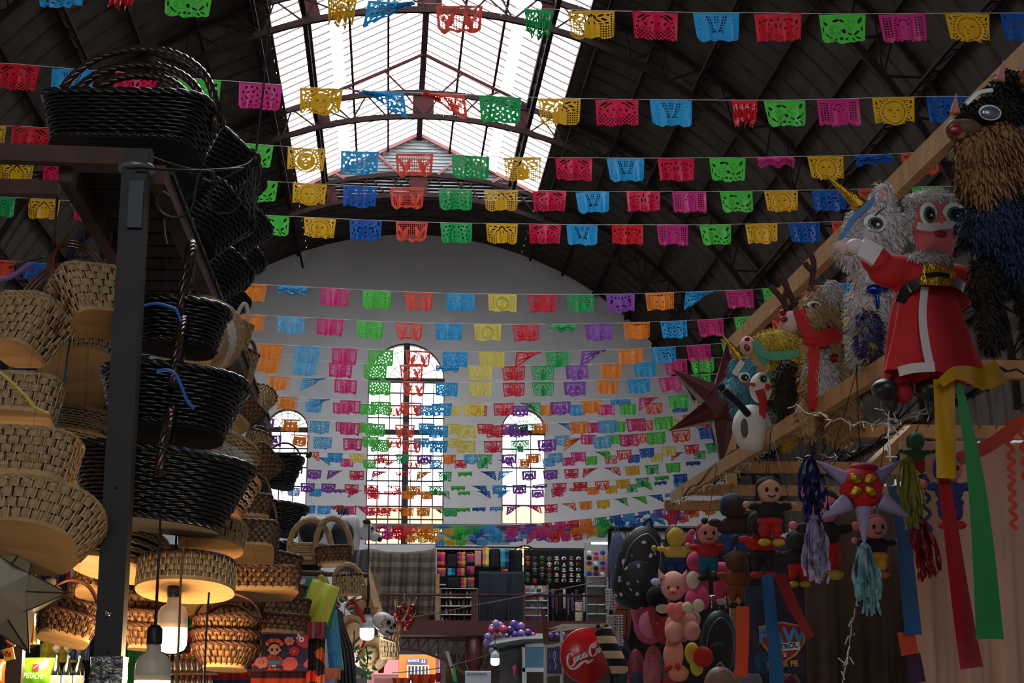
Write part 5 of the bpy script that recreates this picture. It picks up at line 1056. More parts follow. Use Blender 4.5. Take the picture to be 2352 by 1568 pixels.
# star lantern at the lower left
def star_lantern(lab, x, y, Y, R, r, seed, pm, em, pts=9, flat=.5):
    p = at(x, y, Y); m = mpp(x, y, Y); R *= m; r *= m; t = thing('star_lantern', lab, 'lantern', p); rr = random.Random(seed); g = MB(); e = MB()
    dirs = [V((cos(2 * pi * k / pts + seed), -flat * .4, sin(2 * pi * k / pts + seed))) for k in range(pts)] + [V((0, -1, 0))]
    for k in range(pts):
        a0, a1 = 2 * pi * (k - .5) / pts + seed, 2 * pi * (k + .5) / pts + seed; tip = V((cos(2 * pi * k / pts + seed) * R, -.02, sin(2 * pi * k / pts + seed) * R))
        b0, b1 = V((cos(a0) * r, -r * flat, sin(a0) * r)), V((cos(a1) * r, -r * flat, sin(a1) * r)); c0, c1 = b0 + V((0, 2 * r * flat, 0)), b1 + V((0, 2 * r * flat, 0)); mid = (b0 + b1) / 2 + V((0, -r * .25, 0))
        g.quad(b0, mid, tip); g.quad(mid, b1, tip); g.quad(c1, c0, tip); g.quad(b1, c1, tip); g.quad(c0, b0, tip); g.quad(b0, b1, (0, -r * flat * 1.6, 0)); 
        for a, b in ((b0, tip), (b1, tip), (mid, tip), (b0, b1), (c0, tip)): e.bar(a, b, .004, .004)
    obj('panel', g, pm, t); obj('solder_edge', e, em, t); return t
star_lantern('pale glass star lantern with dark edges at the lower left edge', 0, 1362, 5.4, 156, 84, .0, mat('frosted lantern glass', (150, 140, 116), .35, trans=.3), mat('tarnished edge', (58, 40, 28), .5, .5), 6)
# ================================================ lower left shelf goods
def fbox(name, lab, cat, x0, y0, x1, y1, Y, depth, m, part='body', group=None):
    return px_obj(name, lab, cat, x0, y0, x1, y1, Y, lambda t, w, h: obj(part, MB().box((0, depth / 2, 0), (w, depth, h)), m, t), group)
YS = 6.4
def pouch(t, w, h, m):
    b = MB(); b.smooth = True; nx, nz = 14, 16; vs = []
    for s in (-1, 1):
        for j in range(nz + 1):
            for i in range(nx + 1):
                u, v = i / nx * 2 - 1, j / nz; th = .03 * (1 - u * u) ** .5 * (sin(pi * min(1, (1 - v) * 1.3 + .05)) ** .6 if v > .12 else .8)
                vs.append((u * w / 2, s * th + .002 * sin(u * 9 + v * 14), (v - .5) * h))
    k = nx + 1; n = k * (nz + 1)
    b.add(vs, [(j * k + i, j * k + i + 1, (j + 1) * k + i + 1, (j + 1) * k + i) for j in range(nz) for i in range(nx)] + [(n + j * k + i, n + (j + 1) * k + i, n + (j + 1) * k + i + 1, n + j * k + i + 1) for j in range(nz) for i in range(nx)])
    obj('pouch_body', b, m, t)
def green_pouch(t, w, h):
    pouch(t, w, h, mat('green foil', (96, 184, 30), .3, 0, .1, 20, coat=.5))
    text(t, 'lettering', 'PISTACHE', h * .2, mat('pale green ink', (214, 232, 190), .5), (-w * .02, -.036, h * .03), (pi / 2, radians(3), 0), .001, sx=.56)
    g = MB(); g.box((w * .02, -.034, h * .25), (w * .18, .004, h * .17)); rb_ = obj('red_badge', g, mat('red badge', (190, 30, 36), .4), t)
    g = MB(); g.bar((-w * .03, -.038, h * .22), (w * .08, -.038, h * .3), .006, .002); obj('badge_mark', g, WHITE, rb_)
    g = MB(); g.box((-w * .32, -.022, h * .26), (w * .16, .004, h * .05)); g.box((w * .3, -.022, h * .26), (w * .14, .004, h * .05)); obj('small_print', g, mat('faded ink', (120, 190, 80), .5), t)
px_obj('snack_pouch', 'bright green pistachio pouch at the bottom left', 'pouch', 44, 1511, 122, 1600, YS, green_pouch)
px_obj('snack_pouch', 'orange pouch cut by the bottom left corner', 'pouch', -60, 1514, 10, 1600, YS, lambda t, w, h: (pouch(t, w, h, mat('orange foil', (232, 84, 20), .3, coat=.5)), obj('label_panel', MB().box((w * .36, -.035, h * .05), (w * .2, .004, h * .24)), mat('cream label', (230, 216, 200), .5), t), text(t, 'lettering', 'N', h * .22, BLACK, (w * .38, -.034, -h * .2), ext=.001)))
def bottle(t, r, h, glass, lab=True, capm=None):
    obj('bottle_body', MB().lathe([(r * .9, 0), (r, .01), (r, h * .55), (r * .9, h * .64), (r * .38, h * .76), (r * .34, h * .93), (r * .42, h * .94)], 20), glass, t)
    obj('cap', MB().lathe([(r * .42, h * .93), (r * .44, h), (.001, h)], 14), capm or BLACK, t)
    if lab:
        g = MB(); n = 14; vs = [(r * 1.01 * sin(a), -r * 1.01 * cos(a), z) for z in (h * .08, h * .5) for a in [(-1.2 + 2.4 * i / (n - 1)) for i in range(n)]]
        g.add(vs, [(i, i + 1, n + i + 1, n + i) for i in range(n - 1)]); lb = obj('paper_label', g, mat('cream bottle label', (216, 206, 196), .6), t)
        g = MB(); g.box((0, -r * 1.03, h * .2), (r * .5, .002, h * .04)); obj('label_print', g, mat('label ink', (50, 40, 60), .6), lb)
        g = MB()
        for k in range(5): g.box((0, -r * 1.03, h * (.3 + k * .035)), (r * (1.1 - .2 * (k % 2)), .002, h * .008))
        obj('label_lines', g, mat('grey ink', (140, 132, 128), .6), lb)
GREENG = mat('dark green bottle glass', (10, 22, 14), .08, coat=1)
for k, x in enumerate((132, 159, 185)):
    p = at(x, 1490, YS); m = mpp(x, 1490, YS); h = .2; t = thing('dark_bottle', f'dark green bottle with cream label, {ORD[k]} of three beside the green pouch', 'bottle', (p.x, p.y, p.z - h)); bottle(t, 12.5 * m, h, GREENG); t['group'] = 'dark bottles on the left stall shelf'
    g = MB(); g.ball((0, 0, h * 1.02), (13 * m, 12 * m, .014), 12, 6, wob=.4); obj('cloth_topper', g, mat('black felt topper', (26, 20, 20), .9), t)
zsh = at(160, 1490, YS).z - .2
tag(obj('goods_shelf', MB().box(((at(-80, 1560, YS).x + at(205, 1560, YS).x) / 2, YS + .05, zsh - .012), (.56, .35, .024)), DKW), 'wooden shelf carrying pouches and dark bottles at the bottom left', 'shelf')
fbox('thin_post', 'dark square post behind the green pouch at the lower left', 'post', 10, 1452, 46, 1700, 6.2, .05, PBLK)
# little clear bottles
CLR = mat('brown tinted glass', (92, 74, 58), .12, coat=1); CORKW = mat('cloth bottle top', (206, 184, 150), .8)
for row, (y, n) in enumerate(((1503, 8), (1546, 8))):
    for k in range(n):
        x = 390 + k * 13.2; p = at(x, y, 7.0); m = mpp(x, y, 7.0); t = thing('small_bottle', f'small bottle with cloth top, {ORD[k]} from left in the {"upper" if row == 0 else "lower"} row behind the bulb', 'bottle', (p.x, 7.0, p.z - 40 * m), group='small bottles of the left stall')
        bottle(t, 5.6 * m, 40 * m, CLR, False, CORKW)
    p0, p1 = at(380, y + 41, 7), at(495, y + 41, 7); tag(obj('bottle_shelf', MB().box(((p0.x + p1.x) / 2, 7.02, p0.z - .006), (p1.x - p0.x, .12, .01)), DKW), f'{"upper" if row == 0 else "lower"} narrow shelf of small bottles', 'shelf')
# serapes behind everything
def hang(name, lab, cat, x0, y0, x1, y1, Y, m, amp=.03, waves=3, seed=1, sag=0, taper=0, group=None, part='cloth', bulge=0):
    return px_obj(name, lab, cat, x0, y0, x1, y1, Y, lambda t, w, h: obj(part, cloth(-w / 2, w / 2, -h / 2, h / 2, amp, waves, 36, 18, seed=seed, sag=sag, taper=taper, bulge=bulge), m, t), group)
SER = [bands('green serape', [(40, 120, 60), (60, 150, 70), (220, 200, 60), (30, 80, 60), (190, 60, 50), (30, 90, 110), (50, 130, 60)], .22, 0), bands('blue serape', [(20, 50, 90), (30, 80, 130), (20, 40, 60), (60, 130, 160), (30, 110, 80)], .17, 0),
       bands('red serape', [(170, 30, 36), (200, 60, 30), (60, 20, 40), (180, 30, 60), (220, 140, 40), (120, 20, 60), (30, 60, 90)], .2, 2), bands('pink tartan', [(190, 40, 90), (110, 40, 120), (200, 60, 90), (230, 200, 200)], .09, 2, .8, [(200, 50, 90), (90, 40, 110), (230, 110, 60)], .08),
       bands('yellow check', [(190, 170, 40), (150, 150, 40), (200, 180, 60)], .05, 2, .8, [(180, 160, 40), (90, 130, 60)], .05), bands('blue check', [(40, 70, 130), (70, 110, 170), (30, 50, 100)], .04, 2, .8, [(40, 80, 140), (120, 150, 190)], .04)]
hang('serape_blanket', 'green and blue striped serape hanging behind the column of baskets', 'blanket', 268, 1480, 345, 1600, 8.2, SER[0], seed=2)
hang('serape_blanket', 'dark blue serape hung right of the post', 'blanket', 262, 1410, 360, 1500, 8.6, SER[1], seed=4)
hang('serape_blanket', 'red and maroon serape behind the small bottles', 'blanket', 420, 1350, 600, 1600, 9.0, SER[2], seed=5)
hang('tartan_cloth', 'pink tartan cloth beyond the big glowing bulb', 'cloth', 400, 1375, 478, 1416, 7.8, SER[3], seed=6)
hang('green_cloth', 'bright green striped cloth below the pink tartan', 'cloth', 420, 1405, 480, 1440, 7.9, bands('lime stripes', [(60, 150, 40), (90, 180, 50), (40, 110, 50)], .08, 2), seed=7)
hang('checked_cloth', 'yellow checked cloth behind the green pouch', 'cloth', 90, 1455, 175, 1520, 7.4, SER[4], seed=8)
hang('checked_cloth', 'blue checked cloth left of the post base', 'cloth', 165, 1462, 205, 1515, 7.3, SER[5], seed=9)
hang('serape_blanket', 'blue fringed cloth under the left straw pair', 'blanket', 85, 1440, 165, 1468, 7.6, SER[5], seed=10, sag=.04)
hang('maroon_cloth', 'maroon and purple cloths heaped behind the left bulb', 'cloth', 20, 1290, 210, 1480, 8.8, bands('maroon heap', [(90, 24, 50), (40, 20, 40), (120, 40, 60), (30, 24, 60)], .24, 0), .06, 5, 11)
hang('striped_sleeve', 'red white and purple striped cloth above the star lantern', 'cloth', 128, 1296, 175, 1335, 7.4, bands('jersey', [(190, 30, 44), (230, 220, 220), (70, 50, 110), (60, 40, 90)], .09, 0), seed=12, taper=.3)
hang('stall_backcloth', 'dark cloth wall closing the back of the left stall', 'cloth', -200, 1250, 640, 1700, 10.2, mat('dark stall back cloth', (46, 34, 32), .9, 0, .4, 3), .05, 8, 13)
# mushroom ornaments and magnets
IVORY = mat('ivory ceramic', (214, 190, 150), .35, coat=.4)
for k, (x, y, s) in enumerate(((30, 1378, 1), (50, 1395, .9), (28, 1400, .8), (38, 1412, .9), (14, 1428, 1), (36, 1440, 1.1), (52, 1432, .8))):
    p = at(x, y, 6.0); r = 11 * s * mpp(x, y, 6.0); t = thing('mushroom_ornament', f'ivory mushroom ornament, {ORD[k]} down the dark strip at the lower left', 'ornament', p, rot=(.3 * (k % 3 - 1), .5 * (k % 2), 0), group='mushroom ornaments')
    obj('mushroom_cap', MB().lathe([(r, 0), (r * .95, r * .3), (r * .6, r * .65), (.001, r * .8)], 16), IVORY, t); obj('stem', MB().lathe([(r * .3, -r * .5), (r * .25, 0), (r * .3, r * .05)], 10), IVORY, t)
for k, (x, y, c1, n) in enumerate(((31, 1466, (226, 110, 30), 'orange'), (20, 1502, (220, 160, 40), 'yellow'))):
    def mg(t, w, h): obj('tile', MB().box((0, 0, 0), (w, .006, h)), mat(n + ' magnet', c1, .3, coat=.5), t); g = MB(); [g.ball((w * .2 * (i - 1), -.006, h * .15 * (i % 2)), w * .16, 8, 6) for i in range(3)]; obj('relief', g, mat('red glaze', (190, 30, 24), .25, coat=.6), t); obj('relief_green', MB().ball((w * .15, -.006, -h * .2), w * .12, 8, 6), mat('green glaze', (50, 110, 50), .3), t)
    t = px_obj('tile_magnet', f'{n} food magnet hanging by the dark post, {"upper" if k == 0 else "lower"}', 'magnet', x - 12, y - 14, x + 12, y + 14, 6.05, mg); t.rotation_euler = (0, radians(30 - 45 * k), 0)
hang('paper_fan', 'long striped paper fan left of the glowing left bulb', 'fan', 42, 1385, 86, 1478, 6.3, bands('fan paper', [(220, 150, 60), (190, 90, 50), (120, 130, 60), (230, 180, 100)], .05, 0), .012, 6, 15, taper=-.3)
cord('thick black cables sagging behind the green pouch', [(-10, 1500), (50, 1495), (95, 1470), (120, 1440)], .012, BCORD, 5.3, cat='cable', name='cable_sag')
# ================================================ goods right of the baskets
def girl_bag(t, w, h):
    obj('bag_body', MB().box((0, .02, 0), (w, .05, h)), spots('floral print on navy', (36, 22, 66), [(200, 36, 60), (150, 50, 130), (230, 90, 90), (40, 50, 110), (210, 60, 40), (180, 150, 60)], 11, .38), t)
    sk = mat('printed skin', (232, 170, 130), .6); hr = mat('printed hair', (40, 22, 20), .6); rd = mat('printed red flower', (222, 60, 60), .6); wh = mat('printed white', (230, 226, 220), .6); y = -.008
    def disc(nm, x, z, rx, rz, m, dy): obj(nm, MB().ball((x * w, y - dy, z * h), (rx * w, .003, rz * h), 16, 8), m, t)
    disc('hair', -.1, .12, .13, .2, hr, 0); disc('face', -.1, .07, .105, .155, sk, .003)
    for s in (-1, 1): disc('eye', -.1 + s * .045, .06, .022, .045, hr, .006); disc('ear', -.1 + s * .11, .05, .018, .03, sk, .003)
    disc('mouth', -.1, -.03, .014, .012, rd, .006)
    for i in range(7): a = pi * (i + .5) / 7; disc('flower_crown', -.1 + cos(a) * .13, .2 + sin(a) * .12, .04, .065, rd if i % 2 else mat('printed coral flower', (240, 120, 90), .6), .007)
    disc('dress', -.1, -.17, .06, .11, mat('printed dress', (150, 60, 60), .6), .003); disc('skirt', -.1, -.29, .14, .06, mat('printed skirt', (50, 140, 190), .6), .005)
    disc('foot', -.12, -.38, .02, .03, wh, .004); disc('foot', -.08, -.38, .02, .03, wh, .004)
    for x, z, r, m in ((.26, .02, .11, 'printed crimson flower'), (-.32, -.28, .14, 'printed pink flower'), (.16, .3, .1, 'printed pink flower'), (-.42, .06, .07, 'printed crimson flower')):
        mm = mat(m, (190, 24, 56) if 'crimson' in m else (236, 130, 130), .6); g = MB()
        for k in range(7): a = 2 * pi * k / 7; g.ball((x * w + cos(a) * r * w * .6, y - .001, z * h + sin(a) * r * h * 1.3 * .6), (r * w * .38, .002, r * h * .5), 10, 6)
        obj('printed_flower', g, mm, t); disc('flower_centre', x, z, r * .25, r * .35, mat('printed ochre', (220, 150, 50), .6), .004)
    text(t, 'lettering', 'TO', h * .17, wh, (w * .35, y - .006, h * .37), (pi / 2, radians(35), 0), .001, bold=.002)
px_obj('printed_bag', 'floral bag printed with a cartoon girl in a flower crown', 'bag', 580, 1456, 707, 1538, 6.9, girl_bag)
hang('serape_blanket', 'dark striped serape directly below the printed girl bag', 'blanket', 575, 1538, 712, 1640, 7.0, SER[2], .012, 3, 16)
hang('floral_apron', 'black apron with red and orange flowers beside the printed girl bag', 'apron', 704, 1462, 745, 1620, 6.95, spots('marigold print', (24, 18, 22), [(220, 50, 30), (226, 110, 30), (220, 40, 30), (50, 90, 70)], 15, .42), .012, 1.5, 17)
hang('striped_cuff', 'red striped woven strip above the floral apron', 'cloth', 706, 1428, 750, 1466, 6.9, bands('red woven strip', [(150, 30, 40), (90, 40, 50), (170, 60, 60), (60, 60, 90)], .04, 0), .006, 1, 18)
def tote(t, w, h, m): obj('bag_body', cloth(-w / 2, w / 2, -h / 2, h * .42, .02, 1.2, 20, 16, th=.05, seed=19, taper=-.25, bulge=.05), m, t); g = MB(); g.tube(bez([(-w * .1, .02, h * .4), (-w * .16, .02, h * .52), (-w * .05, .02, h * .5), (w * .02, .02, h * .4)], 6), .008, 6); obj('knotted_handle', g, mat('yellow cloth tie', (196, 190, 50), .8), t)
t = px_obj('tote_bag', 'yellow tote bag with teal and orange stripes', 'bag', 690, 1326, 768, 1432, 7.4, lambda t, w, h: tote(t, w, h, bands('yellow tote stripes', [(228, 222, 80), (228, 222, 80), (228, 222, 80), (60, 150, 120), (236, 150, 90), (60, 150, 120), (228, 222, 80), (228, 222, 80)], .21, 0))); t.rotation_euler = (0, radians(18), 0)
t = px_obj('tote_bag', 'light blue tote bag with white and purple stripes', 'bag', 738, 1390, 778, 1540, 7.6, lambda t, w, h: (tote(t, w, h, bands('blue tote stripes', [(70, 150, 200), (80, 165, 210), (80, 165, 210), (220, 230, 240), (90, 70, 140), (220, 230, 240), (60, 130, 200)], .11, 0)), text(t, 'lettering', 'de México', h * .07, mat('teal ink', (40, 120, 130), .6), (-w * .05, -.06, -h * .22), ext=.001))); t.rotation_euler = (0, radians(-6), 0)
hang('folded_cloth', 'folded salmon cloth peeping below the light blue tote', 'cloth', 742, 1534, 782, 1560, 7.5, mat('salmon cloth', (232, 130, 90), .8), .01, 1, 21)
hang('folded_cloth', 'folded lilac cloth under the salmon one', 'cloth', 738, 1556, 768, 1600, 7.5, mat('lilac cloth', (180, 150, 200), .8), .01, 1, 22)
for k in range(5):
    cord(f'thick black leather strap hanging right of the light blue tote, {ORD[k]} of five', [(757 + k * 6, 1375 + k * 8, 8.0 / K), (764 + k * 6, 1440, 8.0 / K), (776 + k * 8, 1500, 8.0 / K), (780 + k * 9, 1600, 8.0 / K)], .011, mat('black leather', (18, 18, 22), .3, coat=.3), cat='strap', name='leather_belt')
# cow pinata standing on the far stall top
def quadruped_cow():
    Y = 10.2; p = at(765, 1230, Y); m = mpp(765, 1230, Y); t = thing('cow_pinata', 'white and black paper cow standing on the far left stall roof', 'pinata', p)
    wm = mat('white crepe paper', (206, 204, 200), .8, 0, .08, 20, .2, 40); bm = mat('black crepe paper', (44, 46, 50), .8, 0, .3, 30, .3, 60)
    g = MB(); g.smooth = True; N = 18; prof = [(-78, 34, 0), (-72, 42, 2), (-40, 44, 0), (0, 42, 0), (45, 46, 2), (58, 42, 4), (62, 20, 6)]; vs = []
    for x, r, z in prof: vs += [(x * m, r * m * .7 * cos(2 * pi * k / N), (z + 0) * m + r * m * sin(2 * pi * k / N)) for k in range(N)]
    g.add(vs, [(i * N + k, (i + 1) * N + k, (i + 1) * N + (k + 1) % N, i * N + (k + 1) % N) for i in range(len(prof) - 1) for k in range(N)] + [tuple(range(N)), tuple((len(prof) - 1) * N + k for k in range(N))[::-1]])
    obj('body', g, wm, t)
    for x, z, rx, rz in ((-48, 8, 30, 34), (22, -2, 28, 36)): obj('black_patch', MB().ball((x * m, -.045, z * m), (rx * m, r * m * .25 + .12, rz * m), 16, 10), bm, t)
    g = MB(); g.ball((78 * m, -.04, 8 * m), (19 * m, 14 * m, 20 * m), 14, 10); g.ball((96 * m, -.06, -4 * m), (14 * m, 11 * m, 11 * m), 12, 8); obj('head', g, wm, t)
    obj('nose', MB().ball((107 * m, -.07, -10 * m), (6 * m, 8 * m, 6 * m), 10, 8), BLACK, t); obj('ear', MB().ball((76 * m, -.06, 30 * m), (9 * m, 5 * m, 6 * m), 10, 6), bm, t); obj('horn', MB().lathe([(5 * m, 0), (3 * m, 8 * m), (.001, 14 * m)], 8, Matrix.Translation((82 * m, -.04, 26 * m))), mat('red horn', (150, 40, 40), .6), t)
    obj('eye', MB().ball((90 * m, -.09, 14 * m), (3.5 * m, 2 * m, 4 * m), 10, 6), BLACK, t)
    for x in (-58, -44, 30, 46): obj('leg', MB().lathe([(9 * m, -92 * m), (11 * m, -60 * m), (14 * m, -30 * m)], 12, Matrix.Translation((x * m, (-.04 if x in (-58, 30) else .05), 0))), bm if x in (-44, 46) else wm, t)
    g = MB(); g.tube(bez([(-5 * m, -.1, 40 * m), (10 * m, -.12, 30 * m), (22 * m, -.12, 46 * m)], 6), .003, 4); obj('red_thread', g, mat('red yarn', (170, 40, 36), .8), t)
quadruped_cow()
for k, (x0, x1, y, c, n) in enumerate(((772, 790, 1160, (226, 130, 40), 'orange'), (776, 800, 1166, (90, 80, 150), 'violet'))): hang('paper_flower', f'{n} tissue tuft on the back of the paper cow', 'ornament', x0, y, x1, y + 16, 10.0, mat(n + ' tissue', c, .7), .03, 2, 30 + k)
YT = 9.6; a, b = at(640, 1300, YT), at(846, 1318, YT)
tag(obj('stall_roof_board', MB().box(((a.x + b.x) / 2 - .3, YT + .5, b.z - .03), (b.x - a.x + .1, 1.6, .05)), mat('dull plastic sheet', (150, 146, 140), .5, 0, .3, 4)), 'roof board of the far left stall carrying cow and baskets', 'roof board')['kind'] = 'thing'
tag(obj('hook_rail', MB().tube([at(690, 1316, 9.2), at(846, 1322, 9.2)], .014, 8), DKW), 'brown rail with a hook end above the maracas', 'rail')
cord('black wire dropping from the rail to the cool white bulb', [(846, 1322, 9.4 / K), (848, 1360, 9.5 / K), (843, 1410, 9.5 / K)], .004, BCORD)
tag(obj('iron_hook', MB().tube(bez([at(x, y, 9.0) for x, y in ((600, 1042), (700, 1041), (704, 1048), (712, 1048), (714, 1038))], 8), .007, 6), IRON), 'thin black iron rod with a hooked end before the left window', 'hook')
for k, (x0, y0, x1, y1) in enumerate(((800, 1240, 862, 1400), (820, 1330, 868, 1420), (838, 1300, 880, 1440))):
    tag(obj('wooden_batten', MB().bar(at(x0, y0, 10.5), at(x1, y1, 10.2), .035, .05), WOOD), f'leaning pale wooden batten beside the striped blanket, {ORD[k]} of three', 'batten')
hang('cardboard_sheet', 'beige cardboard sheet leaning left of the striped blanket', 'cardboard', 838, 1318, 874, 1368, 11.2, mat('cardboard', (176, 150, 120), .8), .004, 1, 33)
hang('plastic_wrap', 'crumpled clear plastic under the round handled baskets', 'plastic', 776, 1262, 846, 1314, 9.55, mat('cloudy plastic', (150, 150, 152), .2, 0, .2, 6, .6, 14, trans=.4), .05, 1.5, 34)
# hats, skull mask, cage, maracas, greenery
HATM = mat('plaited hat straw', (170, 132, 88), .7, 0, .3, 30, .3, 80)
def hat(lab, x, y, Y, w, rot, m=None):
    p = at(x, y, Y); r = w * mpp(x, y, Y) / 2; t = thing('straw_hat', lab, 'hat', p, rot=rot, group='straw hats')
    obj('brim', MB().lathe([(r, .012), (r * .98, 0), (r * .5, -.006), (r * .46, .004), (r * .98, .014), (r, .012)], 30, cap=False), m or HATM, t)
    obj('crown', MB().lathe([(r * .48, 0), (r * .46, r * .3), (r * .4, r * .55), (r * .25, r * .62), (.001, r * .58)], 24, cap=False), m or HATM, t)
hat('big straw hat brim behind the cool white bulb', 808, 1456, 10.0, 92, (1.2, .3, .2)); hat('straw hat hanging by the greenery, crown out', 852, 1500, 9.9, 84, (1.9, .6, 0)); hat('small straw hat tucked above the skull mask', 826, 1395, 10.3, 60, (1.0, .8, 0))
px_obj('palm_basket', 'olive palm basket hanging below the little cane cage', 'basket', 872, 1446, 918, 1512, 9.8, lambda t, w, h: (make_basket(t, w, w * .7, h * .9, w * .75, 3, 'braid', '', 0, 1)))
def skull(t, w, h):
    g = MB(); g.ball((0, 0, h * .12), (w * .42, w * .34, h * .38), 22, 14); g.ball((w * .16, -w * .06, -h * .22), (w * .26, w * .24, h * .22), 18, 10); obj('skull', g, mat('white painted papier mache', (224, 220, 214), .45), t)
    obj('eye_socket', MB().ball((w * .05, -w * .32, h * .1), (w * .1, w * .05, h * .11), 14, 8), BLACK, t); obj('eye_socket', MB().ball((w * .32, -w * .22, h * .1), (w * .08, w * .07, h * .1), 12, 8), BLACK, t)
    g = MB(); [g.ball((w * (.05 + .15 * cos(a)), -w * .325, h * (.1 + .16 * sin(a))), w * .022, 8, 6) for a in [k * pi / 5 for k in range(10)]]; obj('painted_petals', g, mat('red paint', (190, 50, 40), .5), t)
    obj('nose_hole', MB().ball((w * .22, -w * .3, -h * .06), (w * .035, w * .03, h * .06), 8, 6), BLACK, t)
    g = MB()
    for k in range(7): g.box((w * (.08 + .045 * k), -w * (.3 - .01 * k), -h * .27), (w * .012, w * .05, h * .12))
    g.box((w * .21, -w * .3, -h * .27), (w * .32, w * .05, h * .015)); obj('teeth', g, BLACK, t)
    g = MB(); g.tube(bez([(-w * .2, -w * .31, h * .3), (-w * .1, -w * .34, h * .2), (-w * .2, -w * .33, 0), (-w * .08, -w * .32, -h * .12)], 6), .003, 4); obj('painted_curl', g, mat('ochre paint', (190, 110, 40), .5), t)
t = px_obj('skull_mask', 'white sugar skull mask with red petals beside the cool bulb', 'mask', 846, 1406, 912, 1462, 9.2, skull); t.rotation_euler = (0, radians(18), radians(25))
def cage(t, w, h):
    g = MB()
    for i in range(5):
        for s in (-1, 1): g.bar((-w / 2 + w * i / 4, s * w * .35, -h / 2), (-w / 2 + w * i / 4, s * w * .35, h / 2), .007, .007)
    for z in (-.5, 0, .5):
        for s in (-1, 1): g.bar((-w / 2, s * w * .35, z * h), (w / 2, s * w * .35, z * h), .01, .01)
        for s in (-1, 1): g.bar((s * w / 2, -w * .35, z * h), (s * w / 2, w * .35, z * h), .01, .01)
    obj('cage_bars', g, WOOD, t); obj('cage_floor', MB().box((0, 0, -h / 2), (w * 1.05, w * .75, .012)), WOOD, t)
t = px_obj('cane_cage', 'little wooden cage hanging under the skull mask', 'cage', 882, 1432, 914, 1470, 9.5, cage); t.rotation_euler = (0, radians(16), .3)
def maraca(t, r, L, m, hm=None): obj('shaker', MB().lathe([(.001, -r * 1.05), (r * .6, -r * .85), (r, -r * .1), (r * .95, r * .3), (r * .4, r * .95), (r * .2, r * 1.1)], 16), m, t); obj('handle', MB().lathe([(r * .2, r * .9), (r * .16, L), (r * .24, L + .01)], 8), hm or WOOD, t)
MRC = bands('painted maraca', [(150, 24, 20), (150, 24, 20), (220, 170, 30), (30, 90, 40), (150, 24, 20), (30, 24, 20)], .07, 2, .3)
MRC2 = bands('purple maraca', [(120, 40, 90), (210, 80, 40), (40, 110, 120), (200, 150, 40)], .05, 2, .3)
for k, (x, y) in enumerate(((917, 1400), (928, 1394), (939, 1404), (914, 1417), (932, 1418), (947, 1408), (921, 1434), (934, 1440), (946, 1424), (910, 1405), (940, 1432), (948, 1395))):
    p = at(x, y, 9.6 + (k % 3) * .06); m = mpp(x, y, 9.6); t = thing('maraca', f'red and yellow maraca in the hanging bunch, {ORD[k]} of twelve', 'maraca', p, rot=(random.uniform(-.4, .2), random.uniform(-.5, .5), k), group='bunch of maracas'); maraca(t, 8.8 * m, 26 * m, MRC)
for k, (x, y) in enumerate(((780, 1412), (804, 1392), (772, 1390), (788, 1374))):
    p = at(x, y, 9.0); m = mpp(x, y, 9.0); t = thing('maraca', f'purple and orange maraca left of the red cord, {ORD[k]} of four', 'maraca', p, rot=(-.2, -.9 + .5 * k, 0), group='purple maracas'); maraca(t, 10.5 * m, 30 * m, MRC2, mat('red handle', (170, 50, 40), .5))
cord('red plaited cord curving down to the cool white bulb', [(795, 1368), (812, 1382), (828, 1408), (838, 1430)], .012, mat('red plaited cord', (190, 36, 26), .6), 9.1 / K, name='plaited_rope')
cord('red stick hanging below the cool white bulb', [(838, 1470), (828, 1495), (818, 1522)], .008, mat('red plaited cord', (190, 36, 26), .6), 9.3 / K, name='red_stick')
cord('pale green stick among the maracas', [(791, 1370), (802, 1388)], .007, mat('lime stick', (180, 220, 80), .5), 9.0 / K, name='green_stick')
def greens(t, w, h):
    r = random.Random(5); g = MB(); f = MB()
    for k in range(34):
        c = V((r.uniform(-.5, .5) * w, r.uniform(-.06, .06), r.uniform(-.5, .5) * h)); a = r.uniform(0, 6.28); s = r.uniform(.014, .026); d = V((cos(a), r.uniform(-.3, .3), sin(a))); n = V((-sin(a), .2, cos(a)))
        (g if k % 3 else f).quad(c - d * s, c + n * s * .45, c + d * s, c - n * s * .45)
    obj('leaves', g, mat('leaf green', (56, 130, 50), .5, trans=.2), t)['kind'] = 'stuff'; obj('blossoms', f, mat('cream blossom', (206, 196, 150), .7), t)['kind'] = 'stuff'
    s = MB(); s.tube(bez([(-.02, 0, -h / 2), (.01, 0, 0), (0, 0, h / 2)], 6), .004, 5); obj('stem', s, mat('stem green', (50, 80, 40), .6), t)
px_obj('artificial_plant', 'green leaves and cream blossoms hanging under the hats', 'plant', 818, 1484, 862, 1556, 9.0, greens)
tag(obj('wire_hook', MB().tube(bez([at(x, y, 8.8) for x, y in ((800, 1518), (820, 1532), (842, 1542), (846, 1536))], 6), .006, 6), GREY), 'grey metal hook rod below the leaves', 'hook')
for k, (x0, y0, x1, y1, c, n, Y) in enumerate(((866, 1518, 884, 1545, (240, 90, 50), 'orange red', 20), (940, 1548, 1004, 1580, (250, 90, 30), 'bright orange', 22), (1000, 1545, 1014, 1566, (240, 70, 110), 'pink', 22), (900, 1556, 945, 1580, (250, 120, 40), 'light orange', 22), (1022, 1536, 1032, 1566, (210, 150, 60), 'ochre', 21))):
    hang('bunting_sheet', f'{n} plastic sheet fluttering low by the doorway', 'bunting', x0, y0, x1, y1, Y, paper(n + ' plastic', c), .04, 2, 40 + k, taper=.3)
